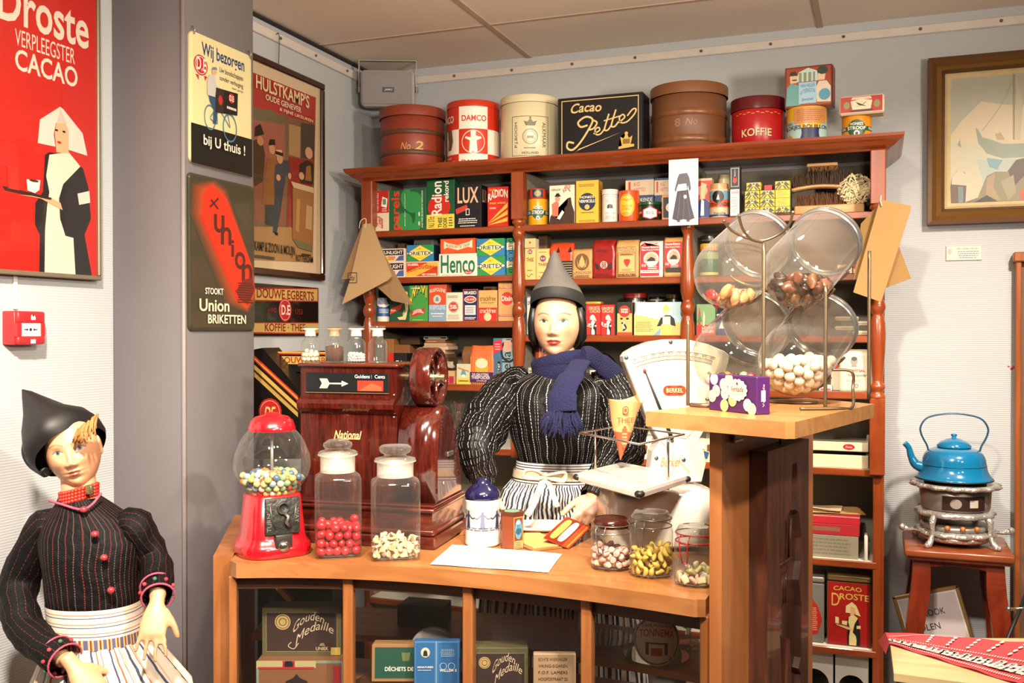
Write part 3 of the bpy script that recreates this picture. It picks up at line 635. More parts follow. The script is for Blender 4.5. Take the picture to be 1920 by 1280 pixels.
carton('washing_powder_carton', 'red carton with yellow rays beside the middle post of the top shelf', 'carton', 914, 953, 350, A1, 'c4251c', [
    ('t', 'RADION', .03, .66, .97, .86, 'W', 'bu', .08), ('t', 'wast witter', .1, .57, .9, .63, 'Y'), ('p', [(.03, .1), (.97, .48), (.97, .6)], 'e8b83e'), ('p', [(.03, .08), (.97, .3), (.97, .41)], 'e8b83e'), ('p', [(.03, .05), (.97, .13), (.97, .23)], 'e8b83e'), ('t', 'VOLZEEP', .08, .9, .4, .95, 'Y'), ('l', .1, .44, .45, .5, 2, 'W')], side='5a120e', dep=.06)
tin('syrup_tin', 'orange and green round tin on the top shelf, carrying a smaller tin', 'tin', 990, 1027, 372, A1, 'd7961c', STR, 3.64)
z3 = cyl_top(990, 1027, 372, 3.64)
tin('pudding_tin', 'low red and navy tin standing on the orange and green tin, top shelf', 'tin', 990, 1026, 353, z3 + .001, 'b03a20', [('r', .32, .1, .68, .9, '1b2440'), ('c', .5, .5, .12, .3, '8a8a50'), ('r', .0, .1, .22, .9, '7a2416'), ('r', .8, .1, 1, .9, '7a2416')], 3.64)
carton('chocolate_sprinkle_carton', 'white and brown carton with a drawn man in a hat on the top shelf', 'carton', 1030, 1077, 347, A1, 'ded2ba', [
    ('p', [(.0, 0), (1, 0), (1, .3), (.9, .5), (.86, .68), (.74, .66), (.72, .5), (.6, .4), (.62, .28), (.35, .1), (.15, .3), (.04, .2)], '3a2418'), ('p', [(.12, .22), (.35, .2), (.38, .55), (.28, .6), (.1, .52)], 'c96a54'), ('p', [(.3, .15), (.42, .12), (.6, .3), (.52, .36)], 'W'), ('c', .33, .65, .1, .07, 'd98a70'), ('r', .22, .71, .46, .74, 'K'), ('c', .34, .75, .08, .05, 'K'), ('t', 'VENZ', .55, .78, .85, .93, 'b03a30', 'bu', .08), ('t', 'VERKADE', .08, .86, .45, .91, '3a2418')], side='b8a88c')
carton('vermicelli_carton', 'tall yellow carton with a navy disc on the top shelf', 'carton', 1080, 1122, 338, A1, 'dba933', [
    ('c', .5, .5, .38, None, '1c2338'), ('t', "HONIG'S", .2, .58, .8, .64, 'W', 'b'), ('t', 'VERMICELLI', .14, .48, .86, .55, 'W', 'b'), ('c', .5, .38, .11, None, 'e0a878'), ('l', .1, .85, .9, .92, 2, '6a5020'), ('l', .22, .23, .8, .27, 1, '1c2338'), ('l', .1, .03, .9, .08, 2, '6a5020')], side='b88a28', dep=.06, sdec=[('l', .1, .1, .9, .9, 14, '8a6a20')])
e = tin('spice_tin', 'slim white tin with a domed lid on the top shelf', 'tin', 1128, 1159, 354, A1, 'ddd3cb', [('f', .2, .06, .8, .92, 'b99a94', .01), ('t', 'Nestor', .3, .72, .7, .82, 'b99a94', 'i'), ('p', [(.38, .5), (.62, .5), (.6, .62), (.5, .66), (.4, .62)], '2a2626'), ('t', 'CHOCOLADE', .3, .3, .7, .36, '8a8080'), ('l', .3, .1, .7, .25, 3, '8a8080')], 3.63, 'd8cfc4', lidh=.02)
tin('cocoa_tin', 'orange round tin with a yellow oval on the top shelf', 'tin', 1160, 1198, 356, A1, 'c94a1c', [('c', .42, .52, .27, .36, 'e8b52c'), ('o', .42, .52, .25, .33, 'c94a1c', .05), ('t', 'Hagel', .27, .64, .57, .74, 'c4301c', 'i'), ('t', 'CHOCOLADE', .25, .46, .6, .53, 'b0381c'), ('t', 'KORREL', .28, .36, .56, .43, 'b0381c'), ('l', .3, .22, .55, .3, 2, 'b0381c'), ('r', .78, .1, .98, .9, 'd86a2c')], 3.63)
for i, (a, b, w, lb) in enumerate(((1173, 1226, 'KOKENDE', 'blue and cream carton marked 1 behind the orange oval tin on the top shelf'), (1227, 1266, 'DROOG', 'second blue and cream carton marked 1, half hidden by the hanging costume card'))):
    carton('rice_carton', lb, 'carton', a, b, 333, A1, '24446a', [('r', 0, .62, 1, .95, 'd6c0a0'), ('t', '1', .10, .68, .18, .92, 'c8401f', 'b'), ('t', 'KG', .3, .82, .5, .9, 'c8401f'), ('t', 'NETTO', .3, .7, .7, .78, 'c8401f'), ('t', w, .35, .48, .95, .56, 'W'), ('c', .55, .1, .35, .28, 'd6b48a')], Y=3.70, dep=.07, group='blue cartons at the back of the top shelf')
tin('drops_tin', 'low dark green round tin with a white and red badge, left of the costume card', 'tin', 1197, 1240, 377, A1, '16261d', [('r', 0, .42, 1, .6, 'b02a2a'), ('p', [(.27, .2), (.5, .06), (.73, .2), (.73, .7), (.5, .88), (.27, .7)], 'b8283a'), ('p', [(.3, .24), (.5, .12), (.7, .24), (.7, .66), (.5, .82), (.3, .66)], 'e6ddd2'), ('t', 'DG', .4, .38, .6, .56, 'b8283a', 'b'), ('t', 'DROP', .02, .46, .22, .56, 'W'), ('t', 'DROP', .78, .46, .98, .56, 'W')], 3.62, '1d4a30', lidh=.012)
carton('tea_carton', 'small navy and orange carton behind the left edge of the costume card', 'carton', 1241, 1262, 365, A1, 'c98a4c', [('r', .12, .1, 1, .9, '161a30'), ('c', .75, .5, .4, None, 'd9c8a8')], Y=3.61)
carton('pudding_carton', 'red and cream carton right of the costume card on the top shelf', 'carton', 1302, 1335, 334, A1, 'c4b090', [('r', 0, .45, 1, .94, 'bf3a26'), ('c', .45, .7, .3, None, 'e0a888'), ('p', [(.1, .05), (.9, .05), (.85, .42), (.6, .5), (.2, .45)], '2a3a80'), ('p', [(.35, .1), (.55, .1), (.55, .45), (.4, .5)], 'W'), ('p', [(.3, .5), (.6, .5), (.7, .85), (.4, .9)], 'd9b48c')], Y=3.64)
tin('powder_tin', 'white round powder tin with an orange band and narrow cap on the top shelf', 'tin', 1332, 1365, 343, A1, 'c9b08c', [('r', 0, .36, 1, .62, 'c5512c'), ('r', 0, .62, 1, .92, '6d94a8'), ('c', .45, .72, .2, None, 'K'), ('p', [(.4, .62), (.5, .62), (.46, .82)], 'W'), ('t', 'STENPOEDER', .08, .4, .92, .52, 'K', 'b'), ('r', 0, .05, 1, .12, '2a3a6a'), ('t', 'Vanille', .3, .13, .7, .2, 'K')], 3.63, 'c89a6a', lidh=.02, lidover=-.004)
tin('storage_tin', 'plain cream tin at the back of the top shelf behind the powder tin', 'tin', 1346, 1368, 327, A1, 'c9b890', [('r', .2, .5, .8, .8, '8a8a6a')], 3.78)
carton('vanilla_carton', 'tall narrow black and pale blue carton on the top shelf', 'carton', 1368, 1388, 312, A1, '141416', [('r', .08, .03, .92, .55, 'c2ccc9'), ('l', .2, .06, .8, .4, 12, '5a8a88'), ('f', .12, .6, .88, .97, 'a9adb0', .012), ('p', [(.3, .7), (.5, .66), (.7, .72), (.6, .8), (.5, .76), (.4, .82)], 'c42a28'), ('p', [(.45, .8), (.55, .8), (.52, .95), (.48, .95)], 'a9adb0'), ('t', 'Vanille', .12, .46, .9, .53, 'b04030', 'i')], side='0c0c0e', dep=.03)

# matchboxes in an open tray
MBX = empty('matchbox_tray', 'open dark cardboard tray holding yellow matchboxes on the top shelf', 'tray', onY(1439, 400, 3.66).xyz, 0)
MBX.location.z = A1
mw = (onY(1482, 380, 3.60).x - onY(1396, 380, 3.60).x); bw = mw / 3 - .0022; bh = .030
MBX.location.x = (onY(1482, 380, 3.60).x + onY(1396, 380, 3.60).x) / 2; MBX.location.y = 3.628
mb = M(); TRM = paint('3a2c1c', .7)
mb.box((0, 0, .001), (mw + .002, .056, .002), TRM); mb.box((-mw / 2 - .0005, 0, .048), (.0015, .056, .094), TRM); mb.box((mw / 2 + .0005, 0, .048), (.0015, .056, .094), TRM); mb.box((0, .0275, .048), (mw, .0015, .094), TRM); mb.box((0, -.0275, .006), (mw, .0015, .010), TRM)
mb.build('tray', MBX)
def matchbox(yellow):
    mb = M(); w = bw; h = bh - .001; d = .048
    mb.box((0, 0, h / 2), (w, d, h), paint('c9b23c' if not yellow else 'e0c63a', .5), .0008)
    dec = [('l', .1, .15, .9, .9, 5, '6a5a1c')] if yellow else [('p', [(.02, .5), (.34, .5), (.5, .95), (.3, .95)], '2a2c16'), ('p', [(.98, .5), (.66, .5), (.5, .95), (.7, .95)], '2a2c16'), ('p', [(.3, .94), (.7, .94), (.5, .52)], 'ded7a0'), ('p', [(.4, .9), (.6, .9), (.5, .6)], '2a2c16'),
        ('p', [(.02, .05), (.12, .05), (.3, .45), (.2, .45)], '2a2c16'), ('p', [(.22, .05), (.32, .05), (.46, .42), (.38, .42)], '2a2c16'), ('p', [(.98, .05), (.88, .05), (.7, .45), (.8, .45)], '2a2c16'), ('p', [(.78, .05), (.68, .05), (.54, .42), (.62, .42)], '2a2c16'), ('r', .0, .46, 1, .49, '2a2c16')]
    printing(mb, dec, w, h, lambda x, y, o: (x - w / 2, -d / 2 - o, y)); return mb
bx, by = MBX.location.x, MBX.location.y
pa = matchbox(False); ob = None; q = 0
rows = {0: 'bottom', 1: 'middle', 2: 'upper'}; colsn = {0: 'left', 1: 'middle', 2: 'right'}
src = {}
for r in range(3):
    for c in range(3):
        yel = (c == 2 and r > 0); lab = '%s matchbox in the %s row of the tray, at its %s' % ('plain yellow' if yel else 'zigzag-patterned yellow', rows[r], colsn[c] if c != 1 else 'centre')
        p = (bx + (c - 1) * mw / 3, by - .003, A1 + .0025 + r * bh)
        if yel not in src:
            o = matchbox(yel).build('matchbox', None, p); src[yel] = o; tag(o, lab, 'matchbox', 'matchboxes in the tray')
        else: dup(src[yel], p, None, lab)
for px, lab in ((1413, 'zigzag-patterned yellow matchbox alone on top of the tray at the left'), (1467, 'zigzag-patterned yellow matchbox on top of the tray at the right')):
    dup(src[False], (onY(px, 345, 3.60).x, by - .003, A1 + .003 + 3 * bh), None, lab)
mb = M().box((0, 0, .009), (.028, .045, .018), paint('b8223a', .5), .001); tag(mb.build('matchbox', None, (onY(1440, 345, 3.6).x, by, A1 + .003 + 3 * bh)), 'small crimson matchbox on top of the tray between two yellow ones', 'matchbox')

# brushes
BRW = wood('b98a58', 'c99c6a', 6, .5, (5, 1, 1)); BRI = paint('4a3322', .8, 0, .25, 60); BRI2 = paint('6a4326', .8, 0, .25, 60)
def bristles(mb, x0, x1, ny, z0, L, up, mat, splay=.25, n=52, y0=-.02, y1=.02):
    rr = random.Random(5)
    for i in range(n):
        for j in range(ny):
            u = i / (n - 1); x = x0 + (x1 - x0) * u + rr.uniform(-.002, .002); y = y0 + (y1 - y0) * j / max(1, ny - 1)
            dx = (u - .5) * splay * L * 2 + rr.uniform(-.006, .006); dy = rr.uniform(-.006, .006) + (j / max(1, ny - 1) - .5) * .02
            l = L * rr.uniform(.85, 1.08)
            mb.tube([(x, y, z0), (x + dx * .4, y + dy * .4, z0 + up * l * .55), (x + dx, y + dy, z0 + up * l)], [.0016, .0014, .0007], mat, 4, caps=False)
Yb = 3.66
def brush_at(px0, px1, z, name, label):
    a = onY(px0, 380, Yb).x; b = onY(px1, 380, Yb).x; e = empty(name, label, 'brush', ((a + b) / 2, Yb, z)); return e, b - a
zl = A1 + .001
e, w = brush_at(1490, 1621, zl, 'scrubbing_brush', 'long wooden broom head lying bristles up at the bottom of the brush pile')
M().box((0, 0, .017), (w, .055, .034), BRW, .006, 2).build('handle', e)
mb = M(); bristles(mb, -w * .47, w * .48, 4, .034, .042, 1, BRI2, .12); mb.build('bristles', e)['kind'] = 'stuff'
zz = zl + .079
e, w = brush_at(1484, 1592, zz, 'hand_brush', 'curved wooden brush lying bristles up on the broom head')
ps = [(-w * .5 + w * i / 16, -.0, .012 + .012 * (1 - (2 * i / 16 - 1) ** 2)) for i in range(17)]
mb = M(); mb.tube(ps, .011, BRW, 10, flat=(2.2, .8)); mb.build('handle', e)
mb = M(); bristles(mb, -w * .46, w * .56, 4, .024, .050, 1, BRI, .16, 48); mb.build('bristles', e)['kind'] = 'stuff'
e, w = brush_at(1513, 1571, zz + .079, 'nail_brush', 'small wooden brush resting bristles down on top of the brush pile')
M().box((0, 0, .020), (w, .036, .013), BRW, .004, 2).build('handle', e)
mb = M(); bristles(mb, -w * .45, w * .45, 4, .015, .017, -1, paint('8a6038', .8), .0, 16); mb.build('bristles', e)['kind'] = 'stuff'
# cotton mop head
rr = random.Random(3); mb = M(); a = onY(1590, 335, 3.66).x; b = onY(1634, 335, 3.66).x; mc = ((a + b) / 2 - .014, 3.645, A1 + .085); CT2 = paint('e0cfa6', .9, 0, .12, 40)
for i in range(90):
    th = rr.uniform(0, 2 * pi); ph = rr.uniform(-1, 1); r0 = .045
    c = Vector((cos(th) * r0 * sqrt(1 - ph * ph) * 1.0, sin(th) * r0 * .6 * sqrt(1 - ph * ph), ph * r0 * .9)); k = .017
    mb.tube([c + Vector((k * cos(t * 1.9 + th), k * .8 * sin(t * 2.3), k * sin(t * 1.9 + th))) for t in range(5)], .0032, CT2, 5)
mb.ball((0, 0, 0), .036, CT2, 12, 1, .7, .9)
tag(mb.build('cotton_mop_head', None, mc), 'cream looped cotton mop head tucked beside the right post of the top shelf', 'mop')
# costume card hung from the cornice
a = onY(1254, 300, 3.506); b = onY(1309, 421, 3.506); W = b.x - a.x; Hh = a.z - b.z
mb = M(); mb.box((W / 2, .0006, Hh / 2), (W, .0012, Hh), paint('ece6da', .6))
SK = '3b3644'
printing(mb, [('p', [(.3, .72), (.36, .78), (.62, .79), (.7, .72), (.76, .55), (.7, .5), (.66, .6), (.62, .52), (.34, .52), (.3, .6), (.24, .5), (.2, .54)], '57525e'), ('p', [(.3, .54), (.66, .54), (.76, .3), (.88, .1), (.7, .07), (.5, .09), (.3, .07), (.12, .1), (.22, .35)], SK), ('p', [(.28, .52), (.62, .53), (.6, .63), (.32, .62)], 'e4e0da'), ('c', .49, .84, .07, .035, 'd9d2c8'), ('c', .56, .43, .06, .03, 'd9d2c8'),
               ('s', pts(.4, .5, .36, .3, .3, .1), .006, '6a6474'), ('s', pts(.52, .5, .52, .3, .5, .1), .006, '6a6474'), ('s', pts(.6, .5, .66, .3, .74, .1), .006, '6a6474'), ('p', [(.3, .075), (.4, .075), (.38, .05), (.28, .05)], '4a4650'), ('p', [(.6, .075), (.7, .075), (.74, .05), (.62, .05)], '4a4650')], W, Hh, lambda x, y, o: (x, -o, y))
tag(mb.build('costume_card', None, (a.x, 3.506, b.z)), 'white card with a picture of a long dark dress, hung from the cornice', 'card')

# ---- second shelf
B1 = 1.7935; B2 = 1.7735
SUN = [('f', 0, 0, 1, 1, 'd9c6b4', .06), ('r', .03, .5, .93, .92, '1c1a22'), ('t', 'SUNLIGHT', .06, .58, .9, .84, 'e8dccb', 'b'), ('p', [(.04, .08), (.6, .08), (.5, .3), (.2, .48), (.04, .48)], 'd8b04a'), ('p', [(.6, .08), (.94, .08), (.94, .48), (.75, .42)], '4a5c90'), ('t', 'ZEEP', .3, .18, .6, .42, 'b8402c', 'b')]
zz = onY(738, 491, 3.6).z
carton('soap_box', 'lower of two cream, black and yellow soap boxes behind the hanging paper cones', 'box', 714, 760, 491, B1, 'd9c6b4', SUN, group='stacked cream soap boxes')
carton('soap_box', 'upper of two cream, black and yellow soap boxes behind the hanging paper cones', 'box', 714, 760, 466, zz + .0005, 'd9c6b4', SUN, group='stacked cream soap boxes')
DRI = [('p', [(0, 0), (.5, 0), (0, .5)], '2f8a48'), ('p', [(1, 0), (1, .5), (.5, 0)], '2f78a8'), ('p', [(0, 1), (0, .5), (.5, 1)], '2f78a8'), ('p', [(1, 1), (.5, 1), (1, .5)], '2f8a48'), ('p', [(.0, .5), (.5, .02), (1, .5), (.5, .98)], 'e6c83e'), ('p', [(.0, .5), (.12, .38), (.88, .38), (1, .5), (.88, .62), (.12, .62)], 'e9ddc0'), ('t', 'DRIETEX', .06, .38, .93, .6, 'K', 'b'), ('l', .4, .15, .65, .25, 2, 'c88a2c'), ('s', pts(.38, .7, .5, .8, .45, .74, .56, .8), .02, 'c88a2c')]
HZ = [('r', .02, .06, .98, .94, 'c83a24'), ('p', [(.02, .06), (.3, .06), (.98, .7), (.98, .94), (.7, .94), (.02, .34)], 'e0a63e'), ('t', 'huishoudzeep', .06, .24, .96, .66, 'b02a1c', 'bu', .18), ('t', 'DUBBEL', .06, .74, .4, .88, 'W', 'b'), ('t', 'MET VOORDEEL', .5, .1, .95, .22, 'W', 'b')]
zz = onY(790, 490, 3.6).z
carton('soap_box', 'red and yellow household soap box with slanted lettering on the second shelf', 'box', 761, 822, 490, B1, 'd9c6a8', HZ)
carton('detergent_box', 'blue, green and yellow diamond-pattern box standing on the red and yellow soap box', 'box', 763, 813, 459, zz + .0005, '2f78a8', DRI, side='16203a', dep=.06)
carton('detergent_box', 'grey box with dark lettering at the back of the second shelf', 'box', 776, 812, 449, B1, '8d8a84', [('t', 'Henco', .1, .78, .9, .92, '2a2a2a', 'b'), ('f', .02, .02, .98, .98, 'b0aca4', .02)], Y=3.75, dep=.05)
carton('soap_box', 'small brown box at the dark back left of the second shelf', 'box', 745, 757, 456, B1, '7a5c3c', [('l', .1, .3, .9, .8, 4, '4a3420')], Y=3.78)
zz = onY(859, 475, 3.6).z
carton('detergent_box', 'large white box with big green letters on the second shelf', 'box', 823, 895, 475, B1, 'e3dacb', [('t', 'Henco', .05, .14, .94, .94, '1f6b50', 'b'), ('c', .77, .16, .1, .08, 'c0322c'), ('t', 'Persil', .7, .12, .84, .2, 'W'), ('t', 'WEEKMIDDEL & WATERONTHARDER', .06, .03, .64, .07, 'c0322c')])
carton('soap_box', 'orange box with a cream ribbon banner lying on the large white and green box', 'box', 826, 891, 447, zz + .0005, 'd6552a', [('p', [(.1, .3), (.1, .86), (.2, .72), (.5, .55), (.8, .74), (.92, .9), (.92, .35), (.8, .42), (.5, .22), (.2, .42)], 'e6d6b0'), ('t', 'BLEEKERTJE ZEEP', .17, .42, .84, .66, '3a2a1c', '', -.12), ('l', .4, .06, .68, .12, 1, '7a2a14'), ('f', .0, .0, 1, 1, 'c8441c', .03)], dep=.06)
zz = onY(920, 480, 3.6).z
carton('detergent_box', 'lower of two diamond-pattern boxes stacked beside the large white box', 'box', 895, 947, 480, B1, '2f78a8', DRI, group='stacked diamond boxes')
carton('detergent_box', 'upper of two diamond-pattern boxes stacked beside the large white box', 'box', 894, 946, 447, zz + .0005, '2f78a8', DRI, group='stacked diamond boxes')
SD = [('r', 0, 0, 1, .4, '2f8a48'), ('r', 0, .4, 1, .75, 'd9d0b0'), ('t', 'DRIETEX', .25, .08, .8, .92, 'K', 'db')]
zz = onY(957, 480, 3.61).z
carton('detergent_box', 'lower box turned end-on beside the middle post of the second shelf', 'box', 950, 965, 480, B1, '3f88b0', SD, Y=3.61, dep=.08)
carton('detergent_box', 'upper box turned end-on beside the middle post of the second shelf', 'box', 950, 965, 446, zz + .0005, '2f8a48', [('r', 0, 0, 1, .35, '3f88b0'), ('r', 0, .35, 1, .75, 'd9d0b0'), ('t', 'DRIETEX', .25, .08, .8, .92, 'K', 'db')], Y=3.61, dep=.08)
THEE = [('f', .06, .02, .94, .98, '8a5a34', .008), ('c', .5, .68, .22, None, '7a3a6a'), ('t', 'D.E', .36, .65, .64, .71, 'e8d8b0', 'b'), ('t', 'THEE', .16, .44, .84, .53, '7a3a1c', 'b'), ('l', .2, .2, .8, .26, 1, '8a6a40'), ('s', pts(.2, .12, .4, .07, .6, .14, .8, .12), .012, '5a3a1c'), ('l', .2, .86, .8, .92, 1, '8a6a40')]
carton('tea_carton', 'taller of two cream and gold tea cartons at the left of the middle bay', 'carton', 984, 1004, 447, B2, 'd9b974', [(d if d[0] != 'x' else d) for d in THEE[1:]] + [('r', 0, .76, 1, 1, 'cdb27a'), ('c', .5, .9, .1, None, '7a6a3c'), ('r', 0, .76, 1, .775, '7a3a1c')], side='d0c4ac', dep=.04)
carton('tea_carton', 'shorter of two cream and gold tea cartons at the left of the middle bay', 'carton', 1005, 1031, 466, B2, 'd9b974', THEE, side='b8985c', dep=.05)
carton('tea_carton', 'brown carton standing behind the tea cartons of the second shelf', 'carton', 1008, 1026, 441, B2, '5c4630', [('f', .1, .6, .9, .95, '7a6244', .02)], Y=3.74)
bag('coffee_bag', 'orange and black foil bag behind the pointed grey cap on the second shelf', 'bag', 1031, 1074, 455, B2, 'c8411f', [('r', 0, 0, 1, .5, '1c1a18')] + [('r', .02, .04 + .065 * i, .98, .055 + .065 * i, 'b8a888') for i in range(7)] + [('p', [(.3, .74), (.45, .74), (.38, .9)], 'K'), ('p', [(.8, .74), (.98, .74), (.9, .9)], 'K')], seed=2, rough=.3)
bag('coffee_bag', 'small kraft paper coffee bag with a dark flame oval', 'bag', 1073, 1110, 466, B2, 'b98a50', [('c', .5, .56, .36, .28, '6a4a28'), ('p', [(.5, .78), (.62, .6), (.66, .45), (.5, .36), (.34, .45), (.38, .6)], 'cfa060'), ('p', [(.24, .65), (.34, .42), (.44, .34), (.3, .4)], 'cfa060'), ('p', [(.76, .65), (.66, .42), (.56, .34), (.7, .4)], 'cfa060'), ('r', .04, .15, .96, .27, 'c49a62'), ('t', 'SUPERSCHOON', .05, .16, .95, .25, '5a3c20', 'b'), ('l', .1, .03, .9, .12, 2, '3a2814')], seed=3, fold=.08, amt=.002)
bag('coffee_bag', 'dark red crinkled foil coffee bag with a twin-lion crest', 'bag', 1111, 1153, 450, B2, '8c1f1c', [('c', .52, .35, .16, None, 'd0b8a8'), ('t', '88', .42, .27, .62, .43, '6a1414', 'b'), ('p', [(.12, .42), (.3, .34), (.32, .22), (.18, .26)], '2a1414'), ('p', [(.9, .42), (.74, .34), (.72, .22), (.86, .26)], '2a1414'), ('t', 'FAMILIE', .2, .7, .65, .76, '4a1010'), ('t', 'FAMILIE', .15, .07, .75, .13, '4a1010')], seed=5, rough=.25, amt=.006)
bag('coffee_bag', 'kraft paper coffee bag with a red heart', 'bag', 1155, 1197, 450, B2, 'c08a50', [('f', .08, .04, .9, .82, '3a241a', .012), ('r', .1, .66, .88, .81, 'd0a064'), ('t', 'KOFFIE HAG', .14, .76, .84, .8, '2a1a14', 'b'), ('t', 'JACQUELINE', .14, .71, .84, .75, '2a1a14', 'b'), ('t', 'COFFEINEVRIJ', .14, .665, .84, .7, '2a1a14', 'b'), ('r', .16, .16, .82, .58, 'd9a668'), ('p', [(.5, .28), (.62, .38), (.65, .45), (.6, .5), (.54, .49), (.5, .45), (.46, .49), (.4, .5), (.35, .45), (.38, .38)], 'c02a1c'), ('l', .25, .18, .75, .24, 2, '2a1a14'), ('l', .2, .6, .8, .64, 1, '2a1a14'), ('t', 'SNELFILTER', .12, .06, .88, .11, '2a1a14', 'b')], seed=7, fold=.12)
DEK = [('p', [(.02, .04), (.86, .04), (.86, .86), (.3, .86), (.2, .95), (.1, .86), (.02, .86)], 'b8242a'), ('c', .5, .5, .34, .2, 'ded0c0'), ('p', [(.2, .44), (.8, .44), (.72, .6), (.5, .68), (.3, .6)], 'd89a7c'), ('p', [(.3, .44), (.7, .44), (.66, .52), (.5, .56), (.36, .5)], '2a2020'), ('t', 'Douwe Egberts', .08, .78, .84, .85, 'W', 'b'), ('t', 'Fijne Aroma Koffie', .08, .72, .84, .77, 'W', 'b'), ('c', .18, .33, .13, None, 'c83038'), ('t', 'D.E', .09, .3, .27, .36, 'W', 'b'), ('r', .04, .12, .84, .2, 'e0d6c8'), ('t', 'gemalen koffie', .1, .13, .8, .19, '1c1414', 'b'), ('l', .35, .22, .8, .36, 3, 'W')]
bag('coffee_bag', 'white and red coffee packet with a picture in a half circle', 'bag', 1200, 1242, 451, B2, 'd6c9bb', DEK + [('t', 'SATO II-64', .4, .9, .8, .95, '3a3030')], seed=9, fold=.05, amt=.0012)
bag('coffee_bag', 'red coffee packet with a folded kraft top beside the right post of the middle bay', 'bag', 1245, 1281, 444, B2, 'c29458', [('r', .02, .16, 1, .88, 'b8282a')] + [d for d in DEK[1:] if d[0] != 'r'] + [('r', .1, .12, .9, .24, '2a2020')], seed=11, fold=.1, amt=.0025)
# second shelf, right bay, seen past the dispensers
tin('biscuit_tin', 'green round tin at the bottom of the stack behind the glass dispenser', 'tin', 1312, 1347, 470, B2, '2f5c44', [('r', 0, .7, 1, .95, '8a9a6a'), ('r', 0, .1, 1, .2, 'c8b060')], 3.72)
z4 = cyl_top(1312, 1347, 470, 3.72)
tin('biscuit_tin', 'yellow and red round tin in the middle of the stack behind the glass dispenser', 'tin', 1312, 1347, 456, z4 + .001, 'd0a22c', [('p', [(.05 + .1 * i, .1), (.1 + .1 * i, .1), (.07 + .1 * i, .8)], 'b8281c') for i in range(10)], 3.72)
z5 = cyl_top(1312, 1347, 456, 3.72)
tin('biscuit_tin', 'black round tin on top of the stack behind the glass dispenser', 'tin', 1312, 1349, 441, z5 + .001, '1a1a18', [('r', 0, .35, 1, .42, '6a6a50')], 3.72)
carton('tea_carton', 'small red and black carton at the right end of the second shelf', 'carton', 1600, 1617, 482, B2, 'b02a20', [('r', 0, 0, 1, .3, 'd9b48c'), ('c', .5, .65, .3, None, '2a1a14')])
carton('tea_carton', 'low cream carton at the right end of the second shelf', 'carton', 1570, 1598, 496, B2, 'd9c4a0', [('l', .1, .2, .9, .8, 4, 'b88a6a')])
# ---- third shelf
C1 = 1.6125; C2 = 1.5575
tin('powder_canister', 'white and blue round canister at the left end of the third shelf', 'canister', 707, 731, 558, C1, 'd9d3cb', [('r', 0, .22, 1, .72, '23588c'), ('c', .5, .85, .3, None, '8a8fa8'), ('l', .25, .35, .9, .55, 3, 'W'), ('p', [(.1, .72), (.9, .72), (.6, .6), (.3, .62)], 'W')], 3.63)
carton('washing_powder_carton', 'dark green carton with yellow lettering and a tilted red stamp on the third shelf', 'carton', 731, 766, 536, C1, '1d4a30', [
    ('t', 'Rinso', .02, .72, .96, .9, 'd9c45c', 'b'), ('p', [(.0, .2), (.62, .36), (.66, .5), (.04, .36)], 'c8443a'), ('f', .06, .3, .3, .34, 'W', .01), ('p', [(.6, .62), (.98, .55), (.98, .35), (.85, .05), (.5, .05), (.4, .12), (.68, .14), (.85, .3), (.8, .5)], 'c9c088'), ('t', '6', .68, .16, .84, .32, 'c9c088', 'i')])
carton('washing_powder_carton', 'bright green carton with slanted yellow letters and a red tag on the third shelf', 'carton', 767, 802, 535, C1, '3f8a3c', [
    ('p', [(.02, .56), (.97, .86), (.97, .98), (.02, .7)], '3f8a3c'), ('t', 'WAVI', .04, .42, .96, .74, 'K', 'bu', .34), ('t', 'WAVI', .02, .46, .94, .76, 'dcb43c', 'bu', .34), ('p', [(.1, .12), (.82, .22), (.86, .38), (.14, .3)], 'b8322c'), ('t', 'ZACHTER', .22, .25, .7, .3, 'W', 'bu', .04), ('t', 'VOOR SCHUIM', .18, .19, .78, .24, 'W', 'bu', .05), ('l', .1, .9, .6, .95, 1, 'W'), ('l', .2, .03, .8, .06, 1, 'd9c45c')], side='2a5c2c')
carton('salt_carton', 'orange-red and grey-blue carton with a bell emblem on the third shelf', 'carton', 804, 837, 533, C1, 'bf4a2c', [
    ('r', 0, 0, 1, .45, '7d95a8'), ('t', 'RUSPOLENE', .06, .76, .94, .86, 'd9c8b4', 'b', .05), ('c', .48, .6, .22, None, 'cdb9a4'), ('c', .48, .6, .15, None, 'a8b0b4'), ('p', [(.38, .55), (.58, .55), (.52, .66), (.44, .66)], '6a7a88'), ('t', 'RUSPOLENE', .06, .32, .94, .44, 'b8c4cc', 'b'), ('l', .1, .18, .9, .24, 1, 'W'), ('l', .2, .12, .8, .16, 1, 'W')], side='9a3a22')
carton('starch_carton', 'cream carton with a red disc lettered SB on the third shelf', 'carton', 836, 867, 548, C1, 'd9cab4', [('c', .46, .5, .3, None, 'b8342c'), ('o', .46, .5, .26, None, 'd9cab4', .05), ('t', 'SB', .26, .43, .66, .57, 'e8dcc8', 'b'), ('l', .06, .8, .8, .9, 2, '5a4a40'), ('l', .1, .06, .85, .24, 4, '8a7a6a')], side='a89a84')
carton('borax_carton', 'narrow navy carton with a red and white oval on the third shelf', 'carton', 868, 896, 542, C1, '20264a', [('f', 0, 0, 1, 1, 'b8444a', .02), ('t', 'BRASSO', .1, .84, .9, .94, 'W', 'b'), ('c', .5, .68, .4, .11, 'd9d0c8'), ('c', .5, .68, .34, .085, 'b8342c'), ('t', 'GLANS', .24, .65, .76, .71, 'W', 'b'), ('r', .14, .2, .86, .5, 'cfc8c4'), ('l', .2, .24, .8, .46, 4, '5a5a6a'), ('l', .1, .05, .9, .14, 2, 'W')])
